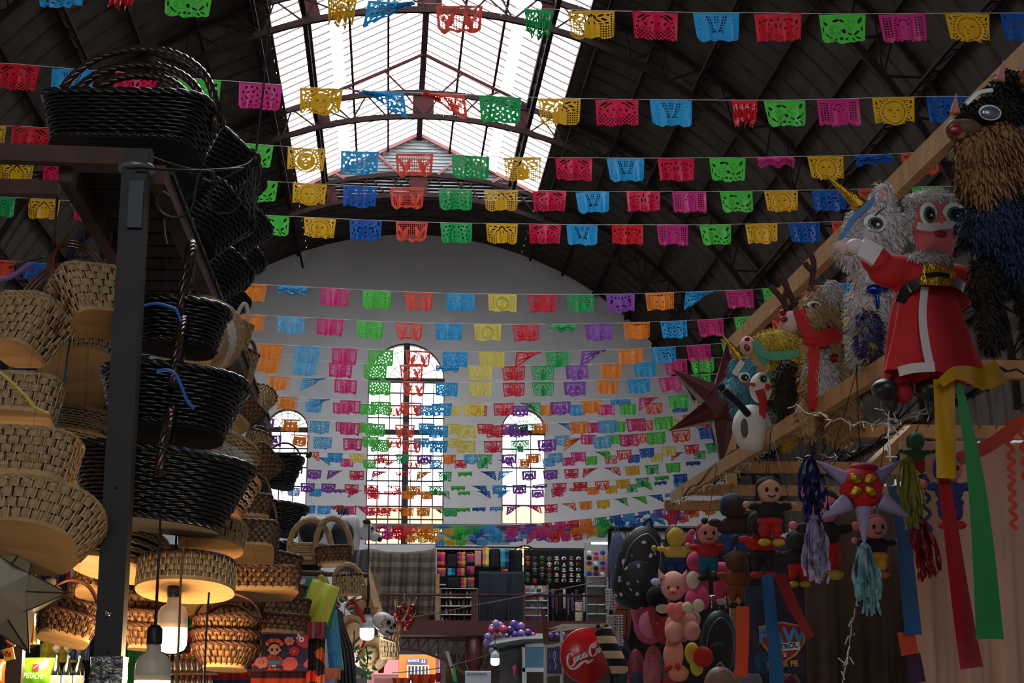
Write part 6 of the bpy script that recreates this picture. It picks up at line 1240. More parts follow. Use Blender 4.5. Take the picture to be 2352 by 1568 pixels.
# ================================================ middle distance: kiosk, balloons, round sign
t = thing('banner_streamer', 'drooping green and yellow ribbon banner below the gallery', 'banner', at(1040, 1540, 24)); m = mpp(1040, 1540, 24)
g = MB(); g.slab([(-18 * m, 0, 44 * m), (-10 * m, 0, 44 * m), (2 * m, 0, 6 * m), (-6 * m, 0, 6 * m)], (0, 1, 0), .02); obj('faded_tail', g, mat('faded ribbon', (160, 150, 140), .7), t)
g = MB(); g.slab([(-6 * m, 0, 8 * m), (4 * m, 0, 12 * m), (10 * m, 0, -24 * m), (2 * m, 0, -24 * m)], (0, 1, 0), .02); obj('ribbon', g, bands('green yellow ribbon', [(50, 150, 80), (50, 150, 80), (200, 180, 50)], .09, 0), t)
BAL = {'lilac': (168, 140, 200), 'purple': (112, 72, 176), 'pink': (222, 62, 104), 'blush': (224, 186, 190), 'violet': (84, 60, 130), 'hot pink': (220, 40, 150), 'pale violet': (150, 130, 210)}
for k, (x, y, r, c) in enumerate(((1139, 1432, 9, 'lilac'), (1148, 1438, 10, 'lilac'), (1131, 1442, 9, 'lilac'), (1142, 1444, 11, 'pink'), (1157, 1446, 10, 'pink'), (1129, 1448, 8, 'pink'), (1131, 1460, 11, 'blush'), (1152, 1458, 11, 'blush'), (1171, 1448, 10, 'violet'), (1180, 1434, 10, 'purple'), (1187, 1442, 9, 'purple'), (1197, 1438, 9, 'lilac'), (1182, 1458, 9, 'purple'), (1197, 1455, 9, 'lilac'), (1213, 1453, 9, 'purple'), (1225, 1459, 7, 'hot pink'), (1120, 1462, 8, 'pale violet'), (1118, 1475, 8, 'pale violet'), (1130, 1480, 9, 'lilac'), (1141, 1466, 8, 'violet'), (1131, 1494, 8, 'lilac'), (1136, 1500, 7, 'pink'), (1265, 1459, 6, 'purple'), (1280, 1459, 6, 'purple'), (1295, 1458, 6, 'purple'), (1165, 1462, 7, 'pale violet'))):
    p = at(x, y, 19 + (k % 4) * .08); r *= mpp(x, y, 19); t = thing('balloon', f'{c} balloon of the cluster on the kiosk roof, {ORD[k]} counted from its top left', 'balloon', p, group='balloons on the kiosk')
    obj('skin', MB().lathe([(.001, -r * 1.15), (r * .35, -r * .95), (r * .8, -r * .5), (r, .05 * r), (r * .85, r * .6), (r * .5, r * .92), (.001, r * 1.05)], 18), mat(c + ' balloon rubber', BAL[c], .25, coat=.4), t); obj('knot', MB().lathe([(r * .12, -r * 1.28), (r * .04, -r * 1.15)], 8), mat(c + ' balloon rubber', BAL[c], .25), t)
Yk = 18.5; t = thing('market_kiosk', 'kiosk with slanted grey roof and blue panel under the balloons', 'kiosk', (0, 0, 0))
def kp(x, y, Y=Yk): return at(x, y, Y)
a, b, c_, d = kp(1122, 1489, 18.2), kp(1196, 1462, 20), kp(1255, 1462, 19.6), kp(1198, 1489, 18.3)
obj('roof', MB().slab([a, kp(1152, 1462, 20), c_, kp(1250, 1474, 18.4), kp(1198, 1476, 18.3)], (0, 0, 1), .04), mat('kiosk roof grey', (70, 70, 66), .6), t)
p0, p1 = kp(1202, 1481), kp(1252, 1538); obj('blue_panel', MB().box(((p0.x + p1.x) / 2, Yk, (p0.z + p1.z) / 2), (p1.x - p0.x, .03, p0.z - p1.z)), mat('pale blue acrylic', (98, 150, 176), .3), t)
g = MB(); xx0, xx1 = p0.x, p1.x
for x in (xx0, xx1): g.box((x, Yk - .03, (p0.z + p1.z) / 2 - .1), (.035, .04, p0.z - p1.z + .25))
for z in (p0.z, p1.z): g.box(((xx0 + xx1) / 2, Yk - .03, z), (xx1 - xx0 + .04, .04, .045))
g.box((xx0 + .01, Yk, p1.z / 2), (.05, .05, p1.z)); obj('white_frame', g, WHITE, t)
q0, q1 = kp(1148, 1498, 18.3), kp(1200, 1555, 18.3); obj('side_wall', MB().slab([(q0.x, 18.2, 0), (q1.x, 18.5, 0), (q1.x, 18.5, kp(1200, 1478, 18.5).z), (q0.x, 18.2, kp(1148, 1494, 18.2).z)], (0, 1, 0), .05), mat('kiosk side board', (88, 84, 82), .7, 0, .35, 5), t)
obj('fascia', MB().bar(kp(1148, 1492, 18.15), kp(1200, 1478, 18.45), .03, .05), BLACK, t)
obj('dark_front', MB().box(((xx0 + kp(1400, 1500).x) / 2, Yk + .3, .9), (kp(1400, 1500).x - xx0, .1, 1.75)), mat('dark brown kiosk front', (56, 40, 32), .8, 0, .4, 4), t)
q = kp(1177, 1536, 18.1); obj('red_pennant', MB().slab([(q.x, q.y, q.z + .03), (q.x + .04, q.y, q.z + .05), (q.x + .02, q.y, q.z - .1)], (0, 1, 0), .01), mat('red pennant', (200, 40, 60), .6), t)
Yw = 15.0; t = thing('wooden_frame_stall', 'white and raw wood stall frame behind the round red sign', 'stall', (0, 0, 0)); g = MB()
for a, b in (((1255, 1449), (1390, 1434)), ((1255, 1449), (1292, 1436)), ((1254, 1440), (1252, 1640)), ((1290, 1436), (1290, 1640)), ((1255, 1485), (1292, 1478)), ((1255, 1550), (1292, 1546)), ((1292, 1436), (1392, 1436))): g.bar(kp(*a, Yw), kp(*b, Yw), .028, .028)
obj('frame', g, CREAM, t)
px_obj('keychain_poster', 'dark blue poster with silver keychain pictures', 'poster', 1257, 1487, 1290, 1546, Yw - .1, lambda t, w, h: (obj('sheet', MB().box((0, 0, 0), (w, .01, h)), mat('poster navy', (46, 44, 96), .4), t), obj('keychain_picture', MB().tube(bez([(0, -.012, -h * .35), (w * .1, -.012, -h * .2), (0, -.012, 0), (-w * .08, -.012, h * .15), (0, -.012, h * .35), (w * .08, -.012, h * .15), (0, -.012, 0)], 6), .006, 5), mat('silver ink', (170, 170, 190), .3), t), [obj('lettering_mark', MB().box((w * x, -.008, h * z), (w * .1, .004, h * .2)), mat('violet ink', (120, 110, 180), .4), t) for x, z in ((-.32, .2), (-.3, -.25))]))
t = thing('arrow_plank', 'rusty red pointed plank standing beside the wooden frame', 'plank', (0, 0, 0)); m = mpp(1250, 1430, 14.9)
obj('plank', MB().slab([kp(1243, 1394, 14.9), kp(1252, 1410, 14.9), kp(1259, 1440, 14.9), kp(1256, 1478, 14.9), kp(1248, 1478, 14.9), kp(1246, 1440, 14.9)], (0, 1, 0), .03), mat('weathered red paint', (120, 52, 40), .7, 0, .5, 12), t)
# round red sign with white script
def script(t, w, m, y):
    """hand drawn script lettering: thick-thin strokes as flat ribbons"""
    S_ = [[(-.86, -.02), (-.80, .17), (-.68, .26), (-.60, .22), (-.62, .14)], [(-.86, -.02), (-.86, -.16), (-.78, -.24), (-.64, -.20), (-.50, -.06)],
          [(-.46, .08), (-.54, .04), (-.56, -.06), (-.50, -.10), (-.43, -.02), (-.46, .08)], [(-.46, .08), (-.40, .06), (-.34, .10)],
          [(-.24, .12), (-.32, .10), (-.36, 0), (-.30, -.05), (-.20, .02)], [(-.06, .17), (-.14, .14), (-.18, .04), (-.13, -.01), (-.05, .08), (-.03, .18)], [(-.03, .18), (-.08, .03), (-.03, .0), (.05, .08)],
          [(.05, .14), (.11, .16)], [(.40, .46), (.30, .44), (.18, .30), (.14, .10), (.20, -.02), (.32, .0), (.44, .12)], [(.40, .46), (.45, .38), (.36, .28), (.31, .34), (.40, .46), (.6, .50), (.78, .40)],
          [(.52, .24), (.45, .19), (.44, .09), (.50, .06), (.56, .15), (.52, .24)], [(.52, .24), (.6, .22)], [(.74, .50), (.66, .34), (.62, .16), (.66, .10), (.74, .18)], [(.88, .30), (.80, .27), (.77, .17), (.82, .12), (.90, .21), (.90, .31)], [(.90, .31), (.87, .15), (.95, .13)],
          [(-.86, -.16), (-.76, -.34), (-.56, -.36), (-.30, -.22), (-.12, -.18), (-.02, -.26), (.08, -.22), (.22, -.14)], [(-.80, -.30), (-.60, -.33), (-.34, -.19), (-.12, -.13), (.04, -.20), (.22, -.14)]]
    for st in S_:
        pts = bez([(x * w / 2, y, z * w / 2 - .02 * w) for x, z in st], 7); g = MB(); n = len(pts); vs = []
        for i, p in enumerate(pts):
            d = (pts[min(i + 1, n - 1)] - pts[max(i - 1, 0)]).normalized(); nn = V((-d.z, 0, d.x)); th = w * (.008 + .014 * abs(d.z) ** 1.2) * (.5 + .5 * min(1, min(i, n - 1 - i) / 4 + .3))
            vs += [p + nn * th, p - nn * th, p + nn * th + V((0, -.004, 0)), p - nn * th + V((0, -.004, 0))]
        g.add(vs, [q for i in range(n - 1) for q in ((4 * i + 2, 4 * i + 3, 4 * i + 7, 4 * i + 6), (4 * i, 4 * i + 2, 4 * i + 6, 4 * i + 4), (4 * i + 1, 4 * i + 5, 4 * i + 7, 4 * i + 3))]); obj('script_stroke', g, m, t)
def sign(t, w, h):
    r = h / 2; dk = obj('disc', MB().lathe([(r * .99, 0), (r, .008), (r, .035), (r * .99, .04)], 56, Matrix.Rotation(pi / 2, 4, 'X')), mat('gloss red enamel', (206, 14, 22), .3, coat=.3), t)
    script(dk, w * .97, mat('white enamel', (232, 228, 224), .4), -.042)
t = px_obj('round_sign', 'round red drinks sign with white script lettering', 'sign', 1286, 1443, 1404, 1568, 13.5, sign); t.rotation_euler = (0, radians(-12), radians(10))
tag(obj('sign_post', MB().bar((at(1345, 1568, 13.6).x, 13.62, 0), (at(1345, 1470, 13.6).x, 13.62, at(1345, 1470, 13.6).z), .05, .05), DKW), 'post holding the round red sign', 'post')
hang('printed_poster', 'white poster with pale pictures low behind the gallery column', 'poster', 1068, 1541, 1128, 1600, 25, mat('poster paper', (176, 178, 188), .6), .004, 1, 50)
px_obj('poster_heading', 'dark heading lettering board of the white poster', 'poster heading', 1072, 1544, 1118, 1552, 24.8, lambda t, w, h: (obj('strip', MB().box((0, .02, 0), (w, .01, h)), mat('poster paper', (176, 178, 188), .6), t), text(t, 'lettering', 'DESAYUNOS', h * 1.0, mat('navy ink', (40, 40, 70), .6), (0, -.002, 0), ext=.004)))
for k, pts in enumerate([[(870, 1430, 30), (1000, 1408, 26), (1100, 1388, 24), (1250, 1360, 22), (1400, 1330, 20)], [(900, 1545, 30), (1000, 1535, 28), (1100, 1510, 26), (1200, 1475, 24)]]):
    g = MB(); g.tube(bez([at(*p) for p in pts], 8), .008, 5); tag(obj('sagging_wire', g, mat('brown wire', (96, 70, 56), .6)), ['long brown wire crossing in front of the gallery rail', 'thin wire crossing below the gallery toward the kiosk'][k], 'wire')
# ================================================ right stall: timber rack, pinatas, ribbons, bags
YA, YB = 11.9, 7.15
PA, PB = at(1548, 1146, YA), at(2040, 835, YB); ZRK = (PA.z + PB.z) / 2
RACKW = mat('rack pine', (196, 142, 84), .65, 0, .3, 5, .1, 30, stretch=(1, 3, 1))
def soft(o, v=.012, sm=True):
    r = o.modifiers.new('one skin', 'REMESH'); r.mode = 'VOXEL'; r.voxel_size = v; r.use_smooth_shade = sm
    s = o.modifiers.new('soften', 'SMOOTH'); s.iterations = 3; s.factor = .5; return o
def yfor(py, z=ZRK): return (z - 1.6) / tan(PITCH + math.atan((784 - py) / F_PX))
t = thing('timber_rack', 'raw pine rack with hooked rails carrying the pinatas on the right', 'rack', (0, 0, 0))
xf = PB.x; 
obj('side_beam', MB().bar((PA.x, PA.y, ZRK), (xf, YB - .03, ZRK), .05, .09), RACKW, t)
RAILS = [(828, 'front'), (972, ''), (1060, ''), (1115, ''), (1152, '')]; HK = MB(); RY = []
for i, (py, _) in enumerate(RAILS):
    y = yfor(py) if i else YB; RY.append(y); u = (y - YB) / (YA - YB); x0 = xf + (PA.x - xf) * u
    obj('cross_rail', MB().box((x0 + 1.3, y, ZRK - .012), (2.6, .05, .075 if i else .085)), RACKW, t)
    for k in range(22 if i else 0):
        x = x0 + .1 + k * .1; HK.bar((x, y - .03, ZRK + .01), (x, y - .05, ZRK + .01), .004, .004); HK.bar((x, y - .05, ZRK + .01), (x, y - .05, ZRK + .03), .004, .004)
obj('nail_hook', HK, IRON, t)['kind'] = 'stuff'
obj('corner_block', MB().box((xf + .02, YB + .02, ZRK - .03), (.09, .07, .13)), RACKW, t)
obj('rear_beam', MB().bar((xf + 2.55, YB, ZRK), (xf + 2.55, YA, ZRK), .06, .09), RACKW, t)
g = MB(); [g.box((x, y, ZRK / 2 - .04), (.08, .08, ZRK - .1)) for x, y in ((xf + 2.5, YB + .1), (xf + 2.5, YA - .1))]; obj('post', g, RACKW, t)
obj('diagonal_brace', MB().bar(at(1990, 1085, 8.2), at(2090, 990, 8.6), .04, .07), RACKW, t)
t = thing('upper_beam', 'raw pine upper beam slanting behind the pinatas, top right', 'beam', (0, 0, 0))
U0, U1 = at(1672, 806, 12.3), at(2420, 75, 6.6); z_ = (U0.z + U1.z) / 2; obj('timber', MB().bar(U0, U1, .06, .13), RACKW, t); obj('support_post', MB().box((U1.x, 6.6, U1.z / 2 - .05), (.08, .08, U1.z)), RACKW, t); obj('support_post', MB().box((U0.x, 12.33, U0.z / 2 - .05), (.08, .08, U0.z)), RACKW, t)
obj('wood_panel', MB().slab([at(1655, 778, 12.5), at(1935, 775, 12.5), at(1935, 960, 12.5), at(1690, 830, 12.5)], (0, 1, 0), .03), RACKW, t)
# fringe
def fringe(parts, n, L, w, seed=1, down=.55):
    """cut paper or fur strips standing off ellipsoids [(centre, radii, weight)]"""
    r = random.Random(seed); g = MB(); tot = sum(q[2] for q in parts)
    for c, rad, wt in parts:
        c = V(c)
        for _ in range(int(n * wt / tot)):
            a, b = r.uniform(0, 2 * pi), math.acos(r.uniform(-1, 1)); d = V((sin(b) * cos(a), sin(b) * sin(a), cos(b)))
            if d.y > .55: continue
            p = c + V((d.x * rad[0], d.y * rad[1], d.z * rad[2])); nn = V((d.x / rad[0], d.y / rad[1], d.z / rad[2])).normalized()
            dr = (nn * .7 + V((r.uniform(-.5, .5), r.uniform(-.4, .2), -down + r.uniform(-.35, .45)))).normalized(); s = dr.cross(nn)
            s = (s.normalized() if s.length > .01 else V((1, 0, 0))) * w * r.uniform(.6, 1.2); l = L * r.uniform(.6, 1.25); q = p + dr * l * .55; e = q + (dr * .6 + V((0, 0, -.5))).normalized() * l * .5
            g.add([p - s, p + s, q + s * .8, q - s * .8, e + s * .2, e - s * .2], [(0, 1, 2, 3), (3, 2, 4, 5)])
    return g
def body(parts, R=None):
    g = MB()
    for p in parts: g.ball(p[0], p[1], 20, 14)
    return g
def fur(name, c, dk=.45): return mat(name, c, .8, 0, dk, 60)
class Pin:
    """builder in photo pixels: origin at (x, y, Y); u(dx, dy, dz) with dy towards the viewer"""
    def __init__(s, name, lab, cat, x, y, Y, group=None):
        s.x, s.y = x, y; s.m = mpp(x, y, Y); s.t = thing(name, lab, cat, at(x, y, Y), group=group)
    def u(s, x, y, d=0): return V(((x - s.x) * s.m, -d * s.m, (s.y - y) * s.m))
    def E(s, x, y, rx, ry, d=0, rd=None): return (s.u(x, y, d), (rx * s.m, (rd or (rx + ry) / 2) * s.m, ry * s.m), rx * ry)
    def blob(s, part, es, m, vox=None, shag=None, n=1500, L=16, w=2.2, seed=1, down=.55):
        P = [s.E(*e) for e in es]; o = obj(part, body(P), m, s.t)
        if vox is not False and len(P) > 1: soft(o, (vox or 5) * s.m)
        if shag: obj('fringe', fringe(P, n, L * s.m, w * s.m, seed, down), shag, s.t)['kind'] = 'stuff'
        return o
    def ball(s, part, x, y, r, m, d=0, ry=None, rd=None): return obj(part, MB().ball(s.u(x, y, d), (r * s.m, (rd or r) * s.m, (ry or r) * s.m), 18, 12), m, s.t)
    def tube(s, part, pts, r, m, n=8, sm=6): return obj(part, MB().tube(bez([s.u(*p) for p in pts], sm), r * s.m if not isinstance(r, list) else [q * s.m for q in r], n), m, s.t)
    def cone(s, part, a, b, r, m, twist=0):
        g = MB(); A, B = s.u(*a), s.u(*b); n = 10; pts = [A + (B - A) * (i / n) for i in range(n + 1)]; g.tube(pts, [r * s.m * (1 - i / n * .95) * (1 + (.08 if i % 2 and twist else 0)) for i in range(n + 1)], 14); return obj(part, g, m, s.t)
    def strip(s, part, pts, w, m, th=.004):
        """flat paper or cloth strip through pixel points"""
        P = bez([s.u(*p) for p in pts], 6); g = MB(); vs = []; n = len(P)
        W = w if isinstance(w, (list, tuple)) else (w, w)
        for i, p in enumerate(P):
            d = (P[min(i + 1, n - 1)] - P[max(i - 1, 0)]).normalized(); q = d.cross(V((0, 1, 0))); q = (q.normalized() if q.length > .05 else V((1, 0, 0))) * s.m * (W[0] + (W[1] - W[0]) * i / (n - 1)) / 2
            vs += [p - q, p + q, p + q + V((0, th, 0)), p - q + V((0, th, 0))]
        g.add(vs, [f for i in range(n - 1) for k in range(4) for f in ((4 * i + k, 4 * i + (k + 1) % 4, 4 * i + 4 + (k + 1) % 4, 4 * i + 4 + k),)] + [(0, 1, 2, 3), tuple(4 * (n - 1) + k for k in (3, 2, 1, 0))]); return obj(part, g, m, s.t)
    def eye(s, x, y, r, iris, d, ry=None, ang=0):
        o = s.ball('eyeball', x, y, r, WHITE, d, ry or r * 1.1, 3); n0 = len(s.t.children); s.ball('iris', x + 1, y + 2, r * .68, iris, d + 3, (ry or r) * .68, 2); s.ball('pupil', x + 1, y + 2, r * .45, BLACK, d + 5, (ry or r) * .45, 1.5); s.ball('eye_glint', x + r * .2, y + r * .2, r * .14, WHITE, d + 6.5, r * .14, 1)
        for c in [c for c in s.t.children if c.name.split('.')[0] in ('iris', 'pupil', 'eye_glint')]: c.parent = o
GOLD = mat('crinkled gold foil', (206, 160, 50), .22, .9, .4, 40, .8, 60); REDP = mat('red paper cloth', (206, 30, 36), .75, 0, .2, 10, .2, 20)
WFUR = fur('white tissue fringe', (222, 214, 214), .18); PINKF = mat('pink paper skin', (226, 110, 116), .7, 0, .12, 8); REDFOIL = mat('red foil', (190, 20, 20), .2, .8, .3, 30)
# robed figure
P = Pin('figure_pinata', 'bearded paper figure in a red robe with gold buckled black belt', 'pinata', 2140, 700, 6.55, 'pinatas on the timber rack')
P.blob('robe', [(2125, 636, 74, 54, 0, 56), (2125, 686, 66, 36, 0, 52), (2050, 628, 62, 40, 18, 34), (2006, 606, 36, 32, 30, 28), (2085, 640, 50, 44, 10, 36), (2200, 655, 50, 56, -6, 36)], REDP, 5)
g = MB(); g.smooth = True; N = 60; vs = []
for j in range(13):
    q = j / 12; yy = 668 + (870 - 668) * q; r = (64 + 48 * q ** .8); cx_ = 2125 + 8 * q
    for i in range(N):
        a = 2 * pi * i / N; f = 1 + (.03 + .12 * q) * sin(a * 7 + 2 * q) * (.6 + .4 * sin(a * 2 + 1)) + .04 * q * sin(a * 13)
        vs.append(P.u(cx_ + cos(a) * r * f, yy + 7 * q * sin(a * 3), -sin(a) * r * .8 * f))
g.add(vs, [(j * N + i, j * N + (i + 1) % N, (j + 1) * N + (i + 1) % N, (j + 1) * N + i) for j in range(12) for i in range(N)]); obj('robe_skirt', g, REDP, P.t)
P.strip('white_band', [(2100, 678, 76), (2092, 740, 74), (2090, 800, 84), (2096, 866, 92)], (17, 20), mat('white satin', (216, 200, 200), .5))
P.strip('hem_band', [(2032, 872, 66), (2060, 868, 88), (2105, 866, 96)], 22, mat('white satin', (216, 200, 200), .5))
P.strip('belt', [(2054, 706, 40), (2068, 676, 62), (2130, 660, 82), (2185, 668, 66), (2208, 674, 34)], 24, mat('black glossy band', (18, 18, 20), .25, coat=.5))
g = MB(); a = [P.u(x, y, 96) for x, y in ((2096, 628), (2168, 642), (2156, 680), (2080, 678))]; g.slab(a, (0, 1, 0), .012); obj('gold_buckle', g, GOLD, P.t); P.strip('buckle_bar', [(2096, 658, 99), (2125, 654, 99), (2150, 658, 99)], 10, BLACK)
P.blob('fur_collar', [(2130, 600, 52, 17, 20, 40)], WFUR, shag=WFUR, n=900, L=15, w=2)
P.blob('head', [(2150, 520, 55, 70, 20, 46), (2150, 570, 44, 36, 16, 36)], PINKF)
P.blob('fur_hat', [(2145, 455, 56, 22, 14, 44), (2102, 500, 14, 44, 14, 16)], WFUR, shag=WFUR, n=1300, L=13, w=2)
for x, y, r, ry in ((2124, 502, 21, 29), (2185, 500, 29, 27)): P.eye(x, y, r, mat('dark green iris', (40, 90, 60), .4), 62, ry)
P.ball('nose', 2150, 520, 8, PINKF, 66); P.strip('moustache', [(2098, 528, 58), (2125, 536, 68), (2150, 530, 70), (2180, 526, 66), (2205, 520, 56)], 17, WFUR, .012)
P.ball('mouth', 2150, 548, 16, mat('dark red lips', (150, 16, 20), .5), 60, 9, 5)
P.strip('mitten_cuff', [(2002, 604, 62), (1982, 592, 62), (1962, 582, 60)], (50, 44), mat('white satin', (216, 200, 200), .5), .03); P.ball('mitten', 1955, 578, 22, mat('white satin', (216, 200, 200), .5), 44, 19, 16)
BOOT = mat('black vinyl boot', (28, 28, 30), .4)
for x in (2010, 2112): o = P.blob('boot', [(x, 905, 30, 24, 30, 34), (x + 14, 935, 20, 34, 14, 22)], BOOT, 4)
P.blob('trouser_leg', [(2060, 900, 24, 34, 6, 22), (2140, 900, 26, 36, 0, 22)], REDP, 4)
# white unicorn
P = Pin('unicorn_pinata', 'white shaggy unicorn pinata with a gold horn behind the red robed figure', 'pinata', 2000, 650, 7.5, 'pinatas on the timber rack')
P.blob('unicorn_body', [(2020, 520, 66, 70, 0, 50), (1985, 545, 46, 50, 20, 40), (1945, 585, 32, 34, 26, 28), (2010, 620, 56, 70, 0, 45), (2000, 720, 56, 80, -10, 46), (2010, 800, 66, 66, -10, 50), (2040, 445, 24, 36, 0, 18)], fur('white body paper', (206, 198, 200), .15), 5, WFUR, 5200, 17, 2.2, 3)
P.cone('horn', (1984, 474, 20), (1896, 400, 30), 19, GOLD, 1)
P.strip('forelock', [(2004, 462, 44), (1978, 486, 50), (1950, 512, 52), (1930, 545, 52), (1918, 565, 50)], 12, mat('blue ribbon paper', (80, 130, 190), .6)); P.ball('muzzle', 1932, 578, 22, mat('pale pink muzzle', (222, 190, 196), .7), 44, 20, 16)
P.eye(1998, 524, 27, mat('grey iris', (70, 76, 84), .4), 60, 22); P.tube('eyelash', [(1998, 508, 66), (2012, 496, 66), (2020, 492, 66)], 1.6, BLACK); P.tube('smile', [(1928, 592, 58), (1942, 596, 60), (1950, 582, 60), (1952, 572, 60)], 1.8, BLACK); P.ball('tongue', 1938, 586, 9, mat('tongue pink', (210, 110, 96), .6), 58, 7, 3)
P.blob('bow', [(1995, 676, 20, 12, 44, 8), (2022, 666, 20, 12, 44, 8), (2000, 700, 6, 24, 44, 5)], mat('blue foil bow', (20, 60, 150), .2, .8), 3)
P.ball('ear', 2038, 440, 10, mat('ear pink', (220, 150, 156), .7), 12, 20, 6)
obj('coloured_tail', fringe([P.E(1975, 790, 26, 60, 50, 20)], 700, 20 * P.m, 2.4 * P.m, 9), spots('mixed tinsel', (60, 40, 110), [(50, 110, 170), (190, 170, 60), (110, 40, 130), (60, 60, 70)], 30, .6), P.t)['kind'] = 'stuff'
# reindeer
TAN = fur('tan tissue', (196, 160, 114), .3); P = Pin('reindeer_pinata', 'tan shaggy reindeer pinata with brown antlers and red scarf', 'pinata', 1885, 800, 8.3, 'pinatas on the timber rack')
P.blob('reindeer_body', [(1885, 715, 48, 54, 0, 42), (1860, 740, 46, 36, 16, 34), (1895, 790, 38, 40, 0, 34), (1900, 880, 64, 82, -6, 54), (1925, 960, 50, 60, -10, 44), (1850, 960, 26, 50, 0, 24)], TAN, 5, TAN, 4600, 15, 2, 5)
P.blob('white_chest', [(1880, 880, 36, 66, 34, 30)], WFUR, shag=WFUR, n=1500, L=14, w=2)
P.blob('snout', [(1812, 745, 26, 26, 24, 24)], mat('pale snout paper', (216, 180, 176), .7)); P.ball('nose', 1792, 726, 8, REDFOIL, 34); P.ball('mouth', 1790, 744, 9, mat('dark red mouth', (130, 14, 18), .4), 46, 7, 4)
P.strip('muzzle_band', [(1825, 722, 52), (1836, 760, 54), (1850, 790, 52)], 28, REDP, .01); P.strip('scarf', [(1832, 786, 56), (1868, 792, 58), (1905, 778, 50), (1925, 770, 34)], 34, REDP, .012)
P.strip('scarf_tail', [(1852, 800, 62), (1850, 850, 66), (1846, 900, 62), (1848, 950, 50)], 24, REDP); P.ball('scarf_knot', 1848, 800, 16, REDP, 62, 10, 8)
P.eye(1862, 708, 16, mat('amber iris', (120, 84, 40), .4), 42, 9); P.blob('pompom', [(1907, 680, 24, 28, 34, 22)], WFUR, shag=WFUR, n=900, L=12, w=1.8); P.ball('chest_jewel', 1898, 836, 10, REDFOIL, 62)
ANT = mat('brown paper antler', (70, 38, 30), .8)
for pts in ([(1810, 715, 0), (1800, 690, 4), (1780, 665, 6), (1770, 655, 6)], [(1800, 690, 4), (1810, 660, 6), (1802, 632, 4)], [(1868, 670, 0), (1872, 630, 4), (1876, 600, 6), (1870, 578, 6)], [(1874, 618, 4), (1860, 606, 6), (1856, 598, 6)], [(1830, 700, 0), (1815, 670, 6), (1800, 640, 8), (1794, 634, 8)]): P.tube('antler', pts, 7, ANT)
# yellow animal with a green scarf
YELF = fur('yellow tissue', (222, 190, 70), .3); P = Pin('animal_pinata', 'yellow shaggy animal pinata with a mint green scarf', 'pinata', 1790, 830, 9.2, 'pinatas on the timber rack')
P.blob('animal_body', [(1790, 790, 46, 34, 0, 30), (1760, 790, 30, 26, 10, 22), (1810, 840, 40, 36, 0, 30), (1815, 900, 34, 50, 0, 28), (1800, 1000, 22, 30, 0, 20)], YELF, 4, YELF, 2800, 13, 1.8, 7)
P.strip('scarf', [(1728, 790, 40), (1740, 820, 44), (1775, 826, 40), (1830, 815, 28)], 20, mat('mint paper', (90, 170, 130), .7), .01); P.strip('scarf_tail', [(1728, 800, 42), (1740, 832, 42), (1752, 842, 36)], 18, mat('mint paper', (90, 170, 130), .7))
P.ball('snout', 1712, 800, 18, mat('pale snout paper', (216, 180, 176), .7), 26, 22, 16); P.ball('mouth', 1708, 806, 8, mat('dark red mouth', (130, 14, 18), .4), 38, 10, 4); P.ball('nose', 1708, 788, 6, REDFOIL, 38)
# dark shaggy mass between
P = Pin('dark_fur_pinata', 'dark olive shaggy pinata between the yellow animal and the reindeer', 'pinata', 1812, 890, 8.9, 'pinatas on the timber rack'); P.blob('fur_body', [(1812, 880, 34, 50, 0, 26), (1805, 925, 30, 34, 0, 24)], fur('dark olive tissue', (60, 50, 28)), 4, fur('dark olive tissue', (60, 50, 28)), 1500, 14, 2, 8)
# blue unicorn
BLF = fur('sky blue tissue', (110, 180, 200), .3); P = Pin('unicorn_pinata', 'pale blue shaggy unicorn pinata with a small gold horn', 'pinata', 1705, 880, 9.9, 'pinatas on the timber rack')
P.blob('unicorn_body', [(1705, 860, 30, 40, 0, 26), (1685, 895, 30, 24, 12, 22), (1712, 930, 30, 50, 0, 26)], BLF, 4, BLF, 2600, 13, 1.8, 9); P.cone('horn', (1702, 828, 14), (1657, 770, 20), 12, GOLD, 1); P.eye(1702, 872, 14, mat('black iris', (30, 30, 34), .4), 34, 12); P.ball('muzzle', 1665, 900, 12, mat('lilac muzzle', (170, 160, 180), .7), 28, 9, 8); P.strip('forelock', [(1700, 835, 34), (1690, 850, 36), (1680, 868, 34)], 14, mat('cream forelock', (200, 200, 190), .7))
# snowman
P = Pin('snowman_pinata', 'white snowman pinata with carrot nose, green hat band and red scarf', 'pinata', 1745, 930, 9.3, 'pinatas on the timber rack'); SNW = mat('white snowman paper', (222, 216, 210), .8, 0, .06, 6)
P.blob('snowman_body', [(1748, 890, 26, 36, 0, 24), (1725, 985, 46, 56, 0, 40)], SNW, 4); P.cone('carrot_nose', (1728, 888, 26), (1688, 884, 40), 5, mat('carrot paper', (180, 80, 40), .7)); P.eye(1748, 872, 13, mat('green iris', (50, 100, 60), .4), 24, 14)
P.strip('scarf', [(1738, 900, 30), (1745, 930, 34), (1740, 975, 32)], (22, 14), REDP); P.strip('hat_band', [(1758, 858, 30), (1775, 880, 28), (1780, 930, 26), (1778, 960, 24)], 17, mat('mint paper', (90, 170, 130), .7)); P.ball('cheek', 1760, 892, 7, REDP, 24, 8, 3)
P.tube('stick_arm', [(1712, 960, 30), (1685, 930, 36), (1655, 905, 40)], 8, BLACK); P.ball('stick_hand', 1648, 898, 9, BLACK, 42, 9, 8); P.ball('coat_button', 1700, 990, 9, mat('grey felt patch', (90, 88, 84), .8), 34, 22, 4)
# red star lantern
star_lantern('dark red punched metal star lantern at the left of the pinatas', 1662, 930, 10.6, 145, 48, .45, mat('dark red lacquer', (96, 20, 24), .35, 0, .3, 8, coat=.4), mat('dark red edge', (60, 14, 16), .4), 6)
